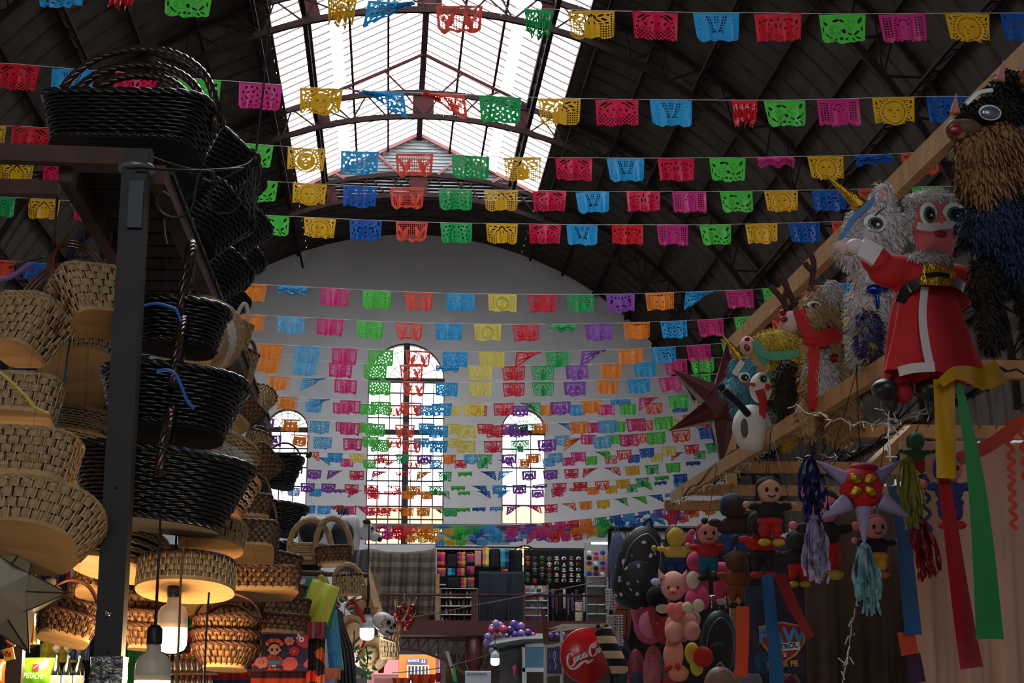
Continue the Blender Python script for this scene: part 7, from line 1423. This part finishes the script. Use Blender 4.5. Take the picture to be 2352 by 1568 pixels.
# big shaggy dog
P = Pin('dog_pinata', 'brown and black shaggy dog pinata with open red mouth, top right corner', 'pinata', 2270, 320, 5.9, 'pinatas on the timber rack'); BRF = fur('brown plush fringe', (168, 120, 76), .4); DKF = fur('dark plush fringe', (40, 30, 20), .5); NVF = fur('navy plush fringe', (48, 62, 98), .5)
P.blob('head', [(2290, 340, 72, 60, 0, 50), (2250, 355, 66, 52, 20, 42), (2262, 415, 72, 60, 6, 44), (2250, 458, 34, 38, 10, 26), (2330, 380, 50, 70, -10, 40)], BRF, 5, BRF, 3800, 26, 3, 11, .9)
P.blob('crown', [(2310, 240, 44, 60, -6, 36), (2240, 260, 40, 26, 10, 26), (2330, 180, 24, 30, -10, 20)], DKF, 5, DKF, 1800, 20, 3, 12)
P.blob('snout', [(2200, 312, 42, 24, 40, 24), (2175, 318, 22, 26, 48, 18)], mat('brown snout paper', (92, 62, 50), .6), 4); P.ball('mouth', 2170, 322, 15, mat('deep red mouth', (150, 16, 12), .3), 64, 12, 5); P.ball('lip', 2182, 330, 16, mat('tan lip', (150, 90, 70), .6), 54, 12, 7)
P.ball('eye_rim', 2256, 277, 27, WHITE, 56, 19, 4); P.ball('eye', 2255, 278, 23, mat('smoky glass eye', (84, 90, 100), .2, coat=1), 60, 15, 4)
for a, b, r in (((2188, 268, 20), (2192, 220, 24), 13), ((2300, 185, 16), (2312, 132, 20), 13)): P.cone('ear', a, b, r, mat('ear salmon', (190, 120, 110), .7))
P.strip('white_eyebrow', [(2205, 255, 52), (2235, 228, 54), (2270, 218, 48)], 9, WHITE, .012)
P.blob('body', [(2290, 520, 90, 70, -20, 60), (2350, 560, 80, 120, -30, 60)], NVF, 6, NVF, 4200, 22, 3, 13); P.blob('leg', [(2245, 660, 36, 60, -10, 30), (2250, 760, 28, 60, -10, 26)], DKF, 5, DKF, 1800, 16, 3, 14); P.blob('leg', [(2345, 660, 36, 90, -10, 30), (2350, 770, 30, 60, -10, 26)], DKF, 5, DKF, 1400, 16, 3, 15)
# star pinata with tassels
P = Pin('star_pinata', 'red star pinata with lilac spikes and coloured tassels', 'pinata', 1977, 1122, 7.15); LIL = mat('lilac cone paper', (150, 138, 176), .75, 0, .12, 14)
P.blob('ball_body', [(1977, 1120, 50, 52, 0, 46)], mat('red crepe ball', (214, 24, 34), .75, 0, .25, 8, .8, 20, stretch=(1, 1, 8)), False)
for a, b, r in (((1940, 1102, 6), (1866, 1056, 8), 19), ((2012, 1098, 6), (2074, 1056, 8), 19), ((2018, 1150, 8), (2094, 1192, 12), 23), ((1942, 1156, 8), (1872, 1196, 12), 23), ((1977, 1166, 10), (1974, 1258, 14), 20)): P.cone('spike', a, b, r, LIL)
P.ball('top_rosette', 1985, 1074, 34, mat('dark pink rosette', (170, 20, 60), .7), 0, 12, 30)
for k, (x, y, a) in enumerate(((1953, 1106, -.6), (1986, 1106, .6), (1953, 1134, .6), (1986, 1134, -.6))):
    o = obj('gold_petal', MB().ball((0, 0, 0), (16 * P.m, 3 * P.m, 10 * P.m), 16, 10, wob=.1), GOLD, P.t, loc=P.u(x, y, 48)); o.rotation_euler = (0, a * -1 if x < 1970 else -a, 0)
def tassel(P, part, x, y, h, w, m, seed, lean=0, d=14):
    r = random.Random(seed); g = MB()
    for k in range(34):
        a = r.uniform(0, 6.28); q = r.uniform(.2, 1); x0 = x + cos(a) * w * .2 * q; x1 = x + cos(a) * w * .5 * q + lean * h * .3; x2 = x + cos(a) * w * .55 * q + lean * h * r.uniform(.5, .8); hh = h * r.uniform(.6, 1); dd = sin(a) * w * .4 * q
        P_ = [P.u(x0, y + r.uniform(-2, 6), d + dd * .3), P.u(x1 + r.uniform(-4, 4), y + hh * .4, d + dd), P.u((x1 + x2) / 2 + r.uniform(-7, 7), y + hh * .72, d + dd), P.u(x2 + r.uniform(-5, 5), y + hh, d + dd)]; P_ = bez(P_, 3); ww = P.m * r.uniform(3.2, 5); vs = []
        for i, p in enumerate(P_): b = i * r.uniform(.2, .6) + a; s = V((cos(b), sin(b), .1)) * ww; vs += [p - s, p + s]
        g.add(vs, [(2 * i, 2 * i + 1, 2 * i + 3, 2 * i + 2) for i in range(len(P_) - 1)])
    g.ball(P.u(x, y, d), (w * .2 * P.m, w * .2 * P.m, 9 * P.m), 10, 8); obj(part, g, m, P.t)['label'] = part.replace('_', ' ')
for nm, c, x, y, h, w, ln in (('navy tissue', (26, 26, 96), 1856, 1056, 150, 58, .05), ('yellow green tissue', (176, 186, 50), 2086, 1056, 165, 58, .1), ('lilac and white tissue', (186, 168, 208), 1862, 1192, 150, 62, .0), ('pale blue tissue', (150, 206, 214), 1975, 1256, 158, 58, .02), ('crimson tissue', (176, 16, 24), 2104, 1192, 145, 58, .12)):
    tassel(P, nm.replace(' ', '_').replace('_tissue', '_tassel'), x, y, h, w, paper(nm, c), int(x), ln)
g = MB(); g.tube([P.u(1978, 1072), V((P.u(1976, 1000).x, YB - P.t.location.y - .03, ZRK - P.t.location.z))], .0025, 5); obj('hanging_string', g, BCORD, P.t)
# ribbons
def ribbon(lab, pts, w, c, n, Y, name='plastic_ribbon'):
    x, y = pts[0][0], pts[0][1]; P = Pin(name, lab, 'ribbon', x, y, Y); P.strip('ribbon_strip', [(a, b, (c2[0] if c2 else 0)) for a, b, *c2 in pts], w, mat(n + ' glossy plastic', c, .22, 0, .12, 6, coat=.5, trans=.15), .0015); return P
ribbon('wide yellow plastic ribbon hanging from the front rail', [(2168, 872), (2167, 900), (2164, 1000), (2160, 1100)], (50, 46), (216, 160, 20), 'yellow', 6.3)
P = ribbon('yellow plastic ribbon knotted over the front rail to the right', [(2160, 880), (2195, 856), (2230, 858), (2262, 868), (2306, 848)], (20, 60), (216, 160, 20), 'yellow', 6.25)
ribbon('long green plastic ribbon, widening downwards', [(2203, 880), (2210, 940), (2226, 1080), (2234, 1250), (2236, 1458)], (10, 64), (22, 130, 54), 'green', 6.15)
ribbon('long red plastic ribbon left of the green one', [(2168, 1095), (2180, 1250), (2192, 1400), (2205, 1525)], (28, 54), (176, 20, 34), 'red', 6.35)
ribbon('blue plastic ribbon hanging right of the star pinata', [(2052, 1115), (2068, 1200), (2074, 1330), (2080, 1452)], (30, 40), (24, 90, 146), 'blue', 7.4)
ribbon('short orange ribbon end below the blue one', [(2080, 1450), (2088, 1502)], (40, 42), (220, 74, 20), 'orange', 7.42); ribbon('purple ribbon end at the bottom below the orange one', [(2098, 1500), (2106, 1566)], (32, 36), (66, 26, 66), 'dark purple', 7.44)
ribbon('thick bright blue ribbon column between the dolls and banner', [(1762, 1320), (1768, 1420), (1774, 1500), (1776, 1620)], (26, 34), (20, 100, 160), 'bright blue', 8.1); ribbon('orange ribbon strip left of the bright blue column', [(1706, 1392), (1703, 1470), (1697, 1550)], (30, 30), (226, 74, 18), 'orange', 8.2)
ribbon('slanting red ribbon right of the bright blue column', [(1792, 1318), (1815, 1380), (1835, 1420), (1858, 1462)], (30, 18), (150, 16, 20), 'dark red', 7.9)
ribbon('orange red ribbon across the top of the beige sheet', [(2200, 1055), (2270, 1025), (2330, 985), (2380, 950)], 30, (196, 56, 24), 'orange red', 6.9)
for k, (x, y, h, c, n) in enumerate(((2316, 960, 130, (206, 60, 30), 'orange red'), (2322, 1090, 125, (206, 60, 30), 'orange red, lower'), (2347, 960, 150, (206, 60, 30), 'orange red, at the frame edge'), (2125, 1090, 160, (20, 50, 110), 'navy'))):
    ribbon(f'wavy paper streamer, {n}, before the beige sheet', [(x + (7 if i % 2 else -7), y + h * i / 9) for i in range(10)], 9, c, n.split(',')[0] + ' streamer', 7.3 if n == 'navy' else 6.6, 'paper_streamer')
# sheets closing the stall front
hang('plastic_sheet', 'large beige plastic sheet at the right edge', 'sheet', 2085, 1010, 2460, 1760, 7.95, mat('beige translucent sheet', (216, 176, 152), .55, 0, .12, 2, .3, 5, trans=.25), .05, 4, 51)
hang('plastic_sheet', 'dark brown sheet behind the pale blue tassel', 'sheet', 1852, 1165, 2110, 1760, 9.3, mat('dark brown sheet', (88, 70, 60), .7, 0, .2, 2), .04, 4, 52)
# doll pinatas
def doll(lab, x, y0, y1, Y, skin, hair, top, bot, shoe, arm=0, face=True, hs=.98, wide=1.0):
    wide *= 1.2
    H = y1 - y0; P = Pin('doll_pinata', lab, 'pinata', x, (y0 + y1) / 2, Y, 'doll pinatas hung from the rack'); r = H * .19 * hs; cm = lambda c, n='': mat(f'doll paper {c}', c, .8, 0, .18, 14, .2, 24)
    hy = y0 + r * 1.15; P.blob('head', [(x, hy, r * .95, r, 4, r * .8)], cm(skin), False); 
    P.blob('hair', [(x, hy - r * .42, r * 1.02, r * .72, -3, r * .85), (x - r * .7, hy, r * .35, r * .7, -4, r * .5)], cm(hair), 3)
    if face:
        for s in (-1, 1): P.ball('eye', x + s * r * .38, hy + r * .02, r * .14, BLACK, 4 + r * .76, r * .2, r * .08)
        P.tube('smile', [(x - r * .3, hy + r * .45, r * .8), (x, hy + r * .58, r * .84), (x + r * .3, hy + r * .45, r * .8)], r * .05, BLACK)
    sy = hy + r * .9; P.blob('shirt', [(x, sy + H * .12, H * .16 * wide, H * .15, 0, H * .12), (x - H * .19 * wide, sy + H * .06, H * .1, H * .06, 4, H * .06), (x + H * .19 * wide, sy + H * .06, H * .1, H * .06, 4, H * .06)], cm(top), 3)
    P.blob('trousers', [(x, sy + H * .27, H * .16 * wide, H * .08, 0, H * .12), (x - H * .09, sy + H * .38, H * .08, H * .13, 0, H * .08), (x + H * .09, sy + H * .38, H * .08, H * .13, 0, H * .08)], cm(bot), 3)
    for s in (-1, 1): P.ball('shoe', x + s * H * .1, y1 - H * .05, H * .09, cm(shoe), H * .04, H * .055, H * .1); P.ball('hand', x + s * H * .29 * wide, sy + H * .04, H * .05, cm(skin), H * .05)
    yr = min(RY, key=lambda q: abs(q - Y)); p = P.t.location; g = MB(); g.tube([P.u(x, y0 + 4), V((P.u(x, y0).x, yr - p.y - .03, ZRK - p.z))], .0022, 5); obj('hanging_string', g, BCORD, P.t)
doll('doll pinata in yellow and blue hung second from the printed backpack', 1552, 1207, 1330, 11.7, (206, 170, 60), (40, 34, 30), (206, 170, 60), (26, 54, 100), (20, 20, 20), wide=1.2, face=False)
doll('doll pinata with red shirt and teal trousers below the rack', 1626, 1196, 1334, 10.6, (214, 130, 116), (150, 26, 26), (186, 30, 24), (24, 100, 130), (24, 20, 20))
doll('dark brown doll pinata with a blue waistband', 1686, 1130, 1290, 9.8, (52, 32, 26), (40, 60, 100), (52, 32, 26), (40, 70, 120), (44, 28, 24), face=False, wide=1.25)
doll('brown and orange doll pinata above the orange ribbon', 1694, 1262, 1396, 9.7, (90, 50, 28), (70, 40, 24), (130, 66, 26), (130, 66, 26), (26, 22, 20), face=False, wide=1.2)
doll('doll pinata in black shirt and red shorts, uppermost of the hanging ones', 1768, 1092, 1254, 8.9, (206, 150, 130), (28, 28, 30), (26, 26, 28), (176, 26, 24), (206, 170, 50), wide=1.0)
doll('doll pinata in a red skirt and black tights under the black shirted one', 1750, 1170, 1328, 9.15, (40, 38, 38), (28, 28, 30), (180, 28, 26), (34, 30, 32), (160, 24, 26), face=False, wide=1.15)
doll('pink faced doll pinata behind the star pinata spike', 1892, 1120, 1330, 7.85, (222, 120, 126), (26, 24, 26), (28, 26, 28), (186, 26, 26), (196, 170, 50))
doll('doll pinata with navy top and yellow shorts behind the star pinata', 2012, 1180, 1328, 7.55, (210, 140, 130), (190, 40, 90), (28, 32, 64), (206, 150, 40), (190, 90, 50))
doll('blue doll pinata half hidden by the yellow and red ribbons', 2180, 1040, 1215, 6.8, (206, 100, 110), (34, 48, 110), (36, 50, 110), (34, 44, 100), (170, 30, 40))
doll('black and red doll pinata low behind the lilac tassel', 1832, 1215, 1348, 8.3, (40, 36, 38), (28, 26, 28), (28, 26, 28), (190, 30, 30), (210, 170, 50), face=False)
doll('green and red doll pinata in shadow above the star pinata', 2105, 990, 1100, 7.6, (40, 90, 50), (30, 60, 40), (30, 80, 44), (150, 24, 30), (40, 30, 30), face=False)
# fairy lights
def lights(lab, pts, n, seed, cm=BCORD):
    P = [at(*p) for p in pts]; C_ = bez(P, 8); t = thing('fairy_lights', lab, 'string lights', C_[0]); r = random.Random(seed); o = C_[0]; g = MB()
    tw = [p - o + V((0, -.03, .012 * sin(i * 1.3))) for i, p in enumerate(C_)]; k_ = 1 if cm is BCORD else .45; g.tube(tw, .0045 * k_, 5); g.tube([p + V((.006 * sin(i), -.003, .006 * cos(i))) * k_ for i, p in enumerate(tw)], .003 * k_, 5); obj('wire', g, cm, t); b = MB(); l = MB()
    for k in range(n):
        p = tw[r.randrange(len(tw))] + V((r.uniform(-.02, .02), 0, 0)); d = V((r.uniform(-1, 1), r.uniform(-1, 0), r.uniform(-1.4, .5))).normalized(); l.tube([p, p + d * .02], .003, 5); b.tube([p + d * .02, p + d * .045], .0028, 6)
    obj('bulb_socket', l, cm, t)['kind'] = 'stuff'; obj('clear_bulb', b, mat('clear fairy bulb', (206, 200, 190), .1, coat=1), t)['kind'] = 'stuff'
def bp(y, dy=0, dz=-.05): u = (y - YB) / (YA - YB); return u
lights('black fairy light wire wound along the slanting side beam', [(1545, 1160, 11.7), (1600, 1110, 11.0), (1680, 1040, 10.1), (1750, 1000, 9.4), (1800, 960, 8.9), (1880, 915, 8.4), (1960, 880, 7.7), (2000, 870, 7.4), (2060, 860, 7.0)], 40, 1)
lights('black fairy light wire running right along the front rail', [(2050, 862, 6.95), (2120, 878, 6.95), (2200, 884, 6.9), (2260, 872, 6.95), (2300, 850, 7.0), (2380, 872, 7.0)], 12, 2)
lights('white fairy light wire drooping below the front rail', [(1820, 935, 7.6), (1900, 962, 7.2), (1980, 975, 7.0), (2080, 960, 6.9), (2150, 935, 6.8)], 26, 3, WCORD)
lights('thin fairy light wire hanging over the star pinata', [(2040, 850, 7.0), (2038, 930, 6.6), (2036, 1000, 6.3), (2040, 1060, 6.1)], 26, 4, WCORD)
lights('black fairy light wire behind the star pinata', [(1820, 1060, 7.6), (1900, 1050, 7.3), (1980, 1030, 7.2), (2060, 985, 7.1), (2150, 945, 7.0)], 16, 5)
lights('tangle of fairy lights low on the side beam', [(1560, 1150, 11.4), (1640, 1110, 10.6), (1700, 1070, 10.0), (1760, 1030, 9.4), (1800, 1000, 9.1)], 60, 6, WCORD)
lights('dim fairy light wire over the dark brown sheet', [(1960, 1400, 7.5), (1950, 1450, 7.5), (1945, 1500, 7.5), (1930, 1568, 7.5)], 10, 7, WCORD)
# bags and soft toys
KB = 1.38
def backpack(lab, x0, y0, x1, y1, Y, m, m2=None, roll=0, straps=True):
    Y *= KB
    def f(t, w, h):
        g = MB(); g.ball((0, 0, 0), (w * .5, w * .3, h * .5), 22, 14); g.ball((0, .02, -h * .2), (w * .5, w * .28, h * .3), 22, 14); o = obj('pack_body', g, m, t); soft(o, w * .05)
        g = MB(); g.ball((0, -w * .22, -h * .16), (w * .36, w * .16, h * .24), 18, 12); obj('front_pocket', g, m2 or m, o)
        g = MB(); g.tube(bez([(-w * .36, -w * .24, -h * .1), (-w * .3, -w * .28, h * .2), (0, -w * .26, h * .38), (w * .3, -w * .28, h * .2), (w * .36, -w * .24, -h * .1)], 6), w * .012, 5); obj('zip', g, GREY, o)
        g = MB(); g.tube(bez([(-w * .1, 0, h * .48), (0, -.01, h * .58), (w * .1, 0, h * .48)], 6), w * .03, 6); obj('grab_handle', g, m2 or m, t)
    t = px_obj('backpack', lab, 'backpack', x0, y0, x1, y1, Y, f, 'bags on the right stall'); t.rotation_euler = (0, radians(roll), 0)
PR = spots('rabbit print on black', (20, 18, 22), [(190, 180, 190), (150, 130, 180), (200, 196, 200)], 15, .26)
backpack('large black backpack with small white and lilac animal print', 1412, 1204, 1528, 1400, 8.8, PR, PR, 12); backpack('slate blue backpack left of the printed black one', 1398, 1222, 1450, 1390, 9.6, mat('slate blue nylon', (84, 98, 140), .6, 0, .15, 8), None, -4)
backpack('dusty pink backpack peeping out at the far left of the bags', 1390, 1260, 1426, 1330, 10.4, mat('rose nylon', (190, 126, 128), .7), None, 0); backpack('salmon pink backpack hanging under the slate blue one', 1398, 1372, 1450, 1490, 9.7, mat('salmon nylon', (186, 92, 88), .7), None, 8)
backpack('hot pink school backpack beside the red one', 1450, 1345, 1520, 1480, 9.0, mat('candy pink nylon', (214, 84, 120), .5, 0, .2, 6), mat('pale pink pocket', (224, 130, 150), .5), -12); backpack('red backpack with white lettering-like print', 1490, 1360, 1556, 1480, 8.8, spots('white flecks on red', (176, 20, 34), [(220, 200, 200), (200, 60, 80)], 26, .2), None, -14)
backpack('large plain black backpack behind the orange ribbon', 1606, 1400, 1694, 1568, 8.6, mat('black nylon', (16, 16, 20), .55), None, 4); backpack('taupe handbag with a pocket at the bottom edge', 1616, 1530, 1694, 1620, 8.3, mat('taupe leather', (150, 118, 100), .5), None, 0); backpack('grey handbag at the bottom edge right of the taupe one', 1698, 1536, 1752, 1610, 8.3, mat('grey leather', (110, 110, 124), .5), None, 0)
backpack('maroon bag with a white tag at the bottom by the blue column', 1786, 1540, 1840, 1620, 8.3, mat('maroon leather', (96, 20, 30), .5), None, 0); backpack('red and navy backpack low beside the striped cushion', 1440, 1490, 1482, 1600, 9.2, mat('crimson nylon', (130, 24, 50), .5), mat('navy nylon', (36, 36, 70), .6)); backpack('pink quilted backpack with grey trim at the bottom', 1478, 1480, 1524, 1600, 9.0, spots('diamond quilting', (180, 90, 90), [(140, 50, 60)], 30, .3, rnd=.1), None)
backpack('grey blue backpack with red straps at the bottom', 1512, 1500, 1556, 1600, 9.0, mat('grey blue nylon', (70, 76, 104), .6), mat('crimson strap', (170, 40, 60), .6)); backpack('dark navy backpack behind the striped cushion', 1410, 1470, 1456, 1600, 9.6, mat('dark navy nylon', (24, 28, 48), .6), mat('bottle green trim', (20, 60, 44), .6))
def cushion(t, w, h):
    g = MB(); g.tube(bez([(-w * .28, 0, h * .42), (-w * .12, -.02, h * .12), (w * .1, -.02, -h * .2), (w * .22, 0, -h * .42)], 10), w * .26, 18); obj('roll', g, bands('cream and black stripes', [(24, 22, 24), (206, 172, 140)], .115, 2, .9), t)
    for s in (-1, 1): obj('ear', MB().ball((-w * .3 + s * w * .12, 0, h * .5), w * .06, 10, 8), BLACK, t)
px_obj('striped_cushion', 'cream and black striped roll cushion overlapping the round red sign', 'cushion', 1368, 1438, 1446, 1552, 12.7, cushion)
for k, (x0, y0, x1, y1) in enumerate(((1390, 1352, 1414, 1400), (1392, 1412, 1432, 1482))): hang('maze_scarf', f'white and black maze patterned strap, {"upper" if k == 0 else "lower"}', 'strap', x0, y0, x1, y1, 13.0, spots('maze print', (206, 200, 196), [(26, 24, 28)], 46, .34, rnd=.2), .01, 1, 60 + k)
def toy(lab, parts, Y, m, x, y, extra=None, name='plush_toy'):
    Y *= KB
    P = Pin(name, lab, 'soft toy', x, y, Y, 'soft toys on the right stall'); P.blob('plush_body', parts, m, 3)
    if extra: extra(P)
BL = mat('blush plush', (224, 160, 146), .9, 0, .08, 20); PKP = mat('strong pink plush', (206, 70, 112), .9, 0, .1, 20); CRM = mat('cream plush', (206, 190, 160), .9)
def pigf(P):
    sn = P.ball('snout', 1541, 1361, 11, mat('salmon plush', (220, 120, 106), .9), 26, 9, 10)
    for x in (1538, 1544): P.ball('nostril', x, 1364, 1.6, BLACK, 37, 2, 1).parent = sn
    for x in (1531, 1553): P.ball('eye', x, 1351, 3, mat('brown bead eye', (70, 30, 20), .3), 27, 4.5, 2)
    for x, y in ((1520, 1322), (1572, 1322)): P.cone('ear', (x, y + 6, 6), (x - 8 if x < 1550 else x + 6, y - 14, 10), 9, BL)
    P.ball('cheek', 1566, 1360, 5, mat('pink blush patch', (220, 110, 120), .9), 22, 4, 2); P.ball('bow', 1503, 1338, 12, bands('lilac stripes', [(150, 130, 190), (226, 220, 230)], .012, 0), 22, 8, 6)
toy('pale pink pig soft toy with a lilac striped bow', [(1548, 1345, 30, 34, 0, 26), (1560, 1440, 34, 34, -8, 26), (1575, 1420, 36, 30, -8, 24)], 8.2, BL, 1548, 1380, pigf)
toy('salmon heart cushion held under the pig soft toy', [(1540, 1402, 14, 18, 20, 10), (1560, 1400, 14, 18, 20, 10), (1550, 1418, 12, 12, 20, 9)], 8.1, mat('heart salmon', (226, 110, 100), .9), 1550, 1405, name='heart_cushion')
toy('blush soft toy showing two round feet under the pig', [(1545, 1452, 22, 25, 16, 18), (1586, 1450, 20, 22, 16, 18), (1570, 1430, 34, 26, 0, 22)], 8.15, mat('pale salmon plush', (214, 146, 130), .9), 1560, 1445)
toy('strong pink bear soft toy with cream soles', [(1600, 1345, 28, 40, 0, 24), (1584, 1380, 16, 24, 20, 16), (1610, 1376, 16, 26, 22, 16), (1600, 1290, 22, 24, 0, 18)], 7.9, PKP, 1598, 1350, lambda P: (P.ball('sole', 1573, 1396, 14, CRM, 30, 13, 8), P.ball('sole', 1597, 1392, 14, CRM, 34, 15, 8), P.ball('belly', 1590, 1335, 16, CRM, 18, 22, 8)))
toy('strong pink bear legs hanging behind the brown doll', [(1650, 1350, 14, 34, 8, 14), (1672, 1345, 14, 30, 8, 14), (1658, 1310, 24, 20, 0, 16)], 8.3, PKP, 1660, 1340, lambda P: (P.ball('sole', 1652, 1382, 12, CRM, 18, 8, 8), P.ball('sole', 1676, 1372, 10, CRM, 18, 8, 8)))
toy('black soft cushion with a pale face under the printed backpack', [(1510, 1370, 26, 26, 0, 18), (1524, 1400, 20, 16, 4, 14)], 8.5, mat('black plush', (18, 16, 20), .9), 1515, 1380, lambda P: P.ball('face_patch', 1520, 1398, 17, CRM, 14, 11, 6))
toy('orange pink long eared soft toy at the bottom', [(1545, 1505, 22, 34, 0, 20), (1560, 1500, 8, 28, 16, 8), (1534, 1480, 6, 14, 8, 6), (1558, 1545, 24, 20, 0, 18)], 8.2, mat('apricot plush', (222, 132, 108), .9), 1548, 1510, lambda P: (P.ball('bow', 1530, 1532, 10, mat('red bow', (190, 40, 50), .8), 18, 7, 6), P.ball('ear_tip', 1552, 1530, 6, mat('red bow', (190, 40, 50), .8), 26, 8, 6)))
toy('small yellow cushion at the bottom beside the apricot toy', [(1590, 1500, 18, 26, 0, 10), (1600, 1530, 16, 22, 0, 10)], 8.3, mat('yellow plush', (214, 196, 70), .9), 1592, 1512, name='yellow_cushion')
toy('round red cushion partly over the black backpack', [(1615, 1508, 24, 24, 0, 14), (1600, 1462, 8, 9, 0, 8)], 8.25, mat('red plush', (190, 44, 34), .9), 1615, 1505, name='red_cushion')
toy('dark red soft toy ears above the pink bear', [(1584, 1250, 12, 30, 0, 10), (1590, 1222, 8, 8, 0, 8)], 8.6, PKP, 1586, 1245)
# wire grid the bags hang on
t = thing('display_grid', 'black wire display grid behind the hanging backpacks', 'display grid', (0, 0, 0)); a, b = at(1400, 1215, 13.3), at(1720, 1215, 13.3)
obj('frame', MB().bar((a.x, 13.3, 0), (a.x, 13.3, a.z), .03, .03).bar((b.x, 13.3, 0), (b.x, 13.3, a.z), .03, .03).bar((a.x, 13.3, a.z), (b.x, 13.3, a.z), .03, .03), BLACK, t); g = MB()
for k in range(1, 14): z = a.z * k / 14; g.bar((a.x, 13.3, z), (b.x, 13.3, z), .006, .006)
for k in range(1, 9): x = a.x + (b.x - a.x) * k / 9; g.bar((x, 13.3, 0), (x, 13.3, a.z), .006, .006)
obj('wire_mesh', g, BLACK, t)
# flat banner with lettering
def banner(t, w, h):
    obj('sheet', MB().box((0, 0, 0), (w, .008, h)), spots('deep blue print', (10, 24, 56), [(16, 50, 90), (12, 20, 44), (60, 24, 40), (20, 70, 110)], 6, .5), t)
    def shield(s, dy, nm, c): P_ = [(-.36, .22), (0, .3), (.36, .22), (.33, -.05), (.2, -.24), (0, -.38), (-.2, -.24), (-.33, -.05)]; obj(nm, MB().slab([(w * (.12 + x * s), -.006 - dy, h * (-.12 + z * s * .62)) for x, z in P_], (0, -1, 0), .003), mat(nm, c, .4), t)
    shield(1.14, 0, 'shield_rim', (200, 150, 60)); shield(1.02, .003, 'red_shield', (160, 26, 30))
    text(t, 'lettering', 'PAW', w * .36, mat('banner blue ink', (70, 150, 210), .4), (w * .1, -.014, -h * .08), (pi / 2, 0, 0), .002, bold=.004); text(t, 'small_lettering', 'PATROL', w * .12, mat('banner navy ink', (24, 40, 90), .4), (w * .14, -.02, -h * .2), (pi / 2, radians(-8), 0), .001, bold=.001)
    g = MB(); g.bar((-w * .12, -.015, -h * .215), (w * .4, -.015, -h * .185), .004, w * .13, up=(0, 0, 1)); obj('white_bone', g, WHITE, t)
    text(t, 'lower_lettering', 'SUPER PE', w * .13, mat('banner gold ink', (190, 150, 90), .4), (w * .1, -.01, -h * .4), (pi / 2, radians(-4), 0), .002, bold=.002)
    g = MB(); g.ball((w * .14, -.018, -h * .3), (w * .03, .003, w * .025), 10, 6); [g.ball((w * (.14 + .03 * k), -.018, -h * .3 + w * .04), w * .011, 8, 5) for k in (-1, 0, 1)]; obj('paw_mark', g, WHITE, t)
px_obj('printed_banner', 'dark blue printed banner with red shield lettering', 'banner', 1712, 1346, 1848, 1544, 8.4, banner)
px_obj('wire_display_rack', 'wire rack of small silver keyrings above the black backpack', 'rack', 1614, 1368, 1690, 1400, 12.4, lambda t, w, h: (obj('wire_frame', MB().tube([(-w / 2, 0, h / 2), (w / 2, 0, h / 2)], .004, 5), CHROME, t), [obj('keyring', MB().tube([(-w / 2 + w * (k + .5) / 14, -.01, h / 2), (-w / 2 + w * (k + .5) / 14 + .005, -.012, -h * .4 + .01 * (k % 3))], .006, 6), [CHROME, mat('red tag', (170, 30, 40), .4), mat('blue tag', (30, 60, 150), .4)][k % 3], t) for k in range(14)]))
# dark back of the right stall
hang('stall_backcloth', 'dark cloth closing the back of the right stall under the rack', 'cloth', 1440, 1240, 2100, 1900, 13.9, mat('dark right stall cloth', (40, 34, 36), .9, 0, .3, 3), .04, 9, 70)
px_obj('far_lamp', 'tiny bright lamp seen between flags left of the red star', 'lamp', 1604, 908, 1612, 914, 30, lambda t, w, h: (obj('lit_lens', MB().ball((0, 0, 0), (w / 2, .04, h / 2), 10, 8), glow('far lamp', (245, 250, 255), 8), t), obj('lamp_arm', MB().tube([(0, 0, h / 2), (0, .1, .9)], .012, 6), BLACK, t)))
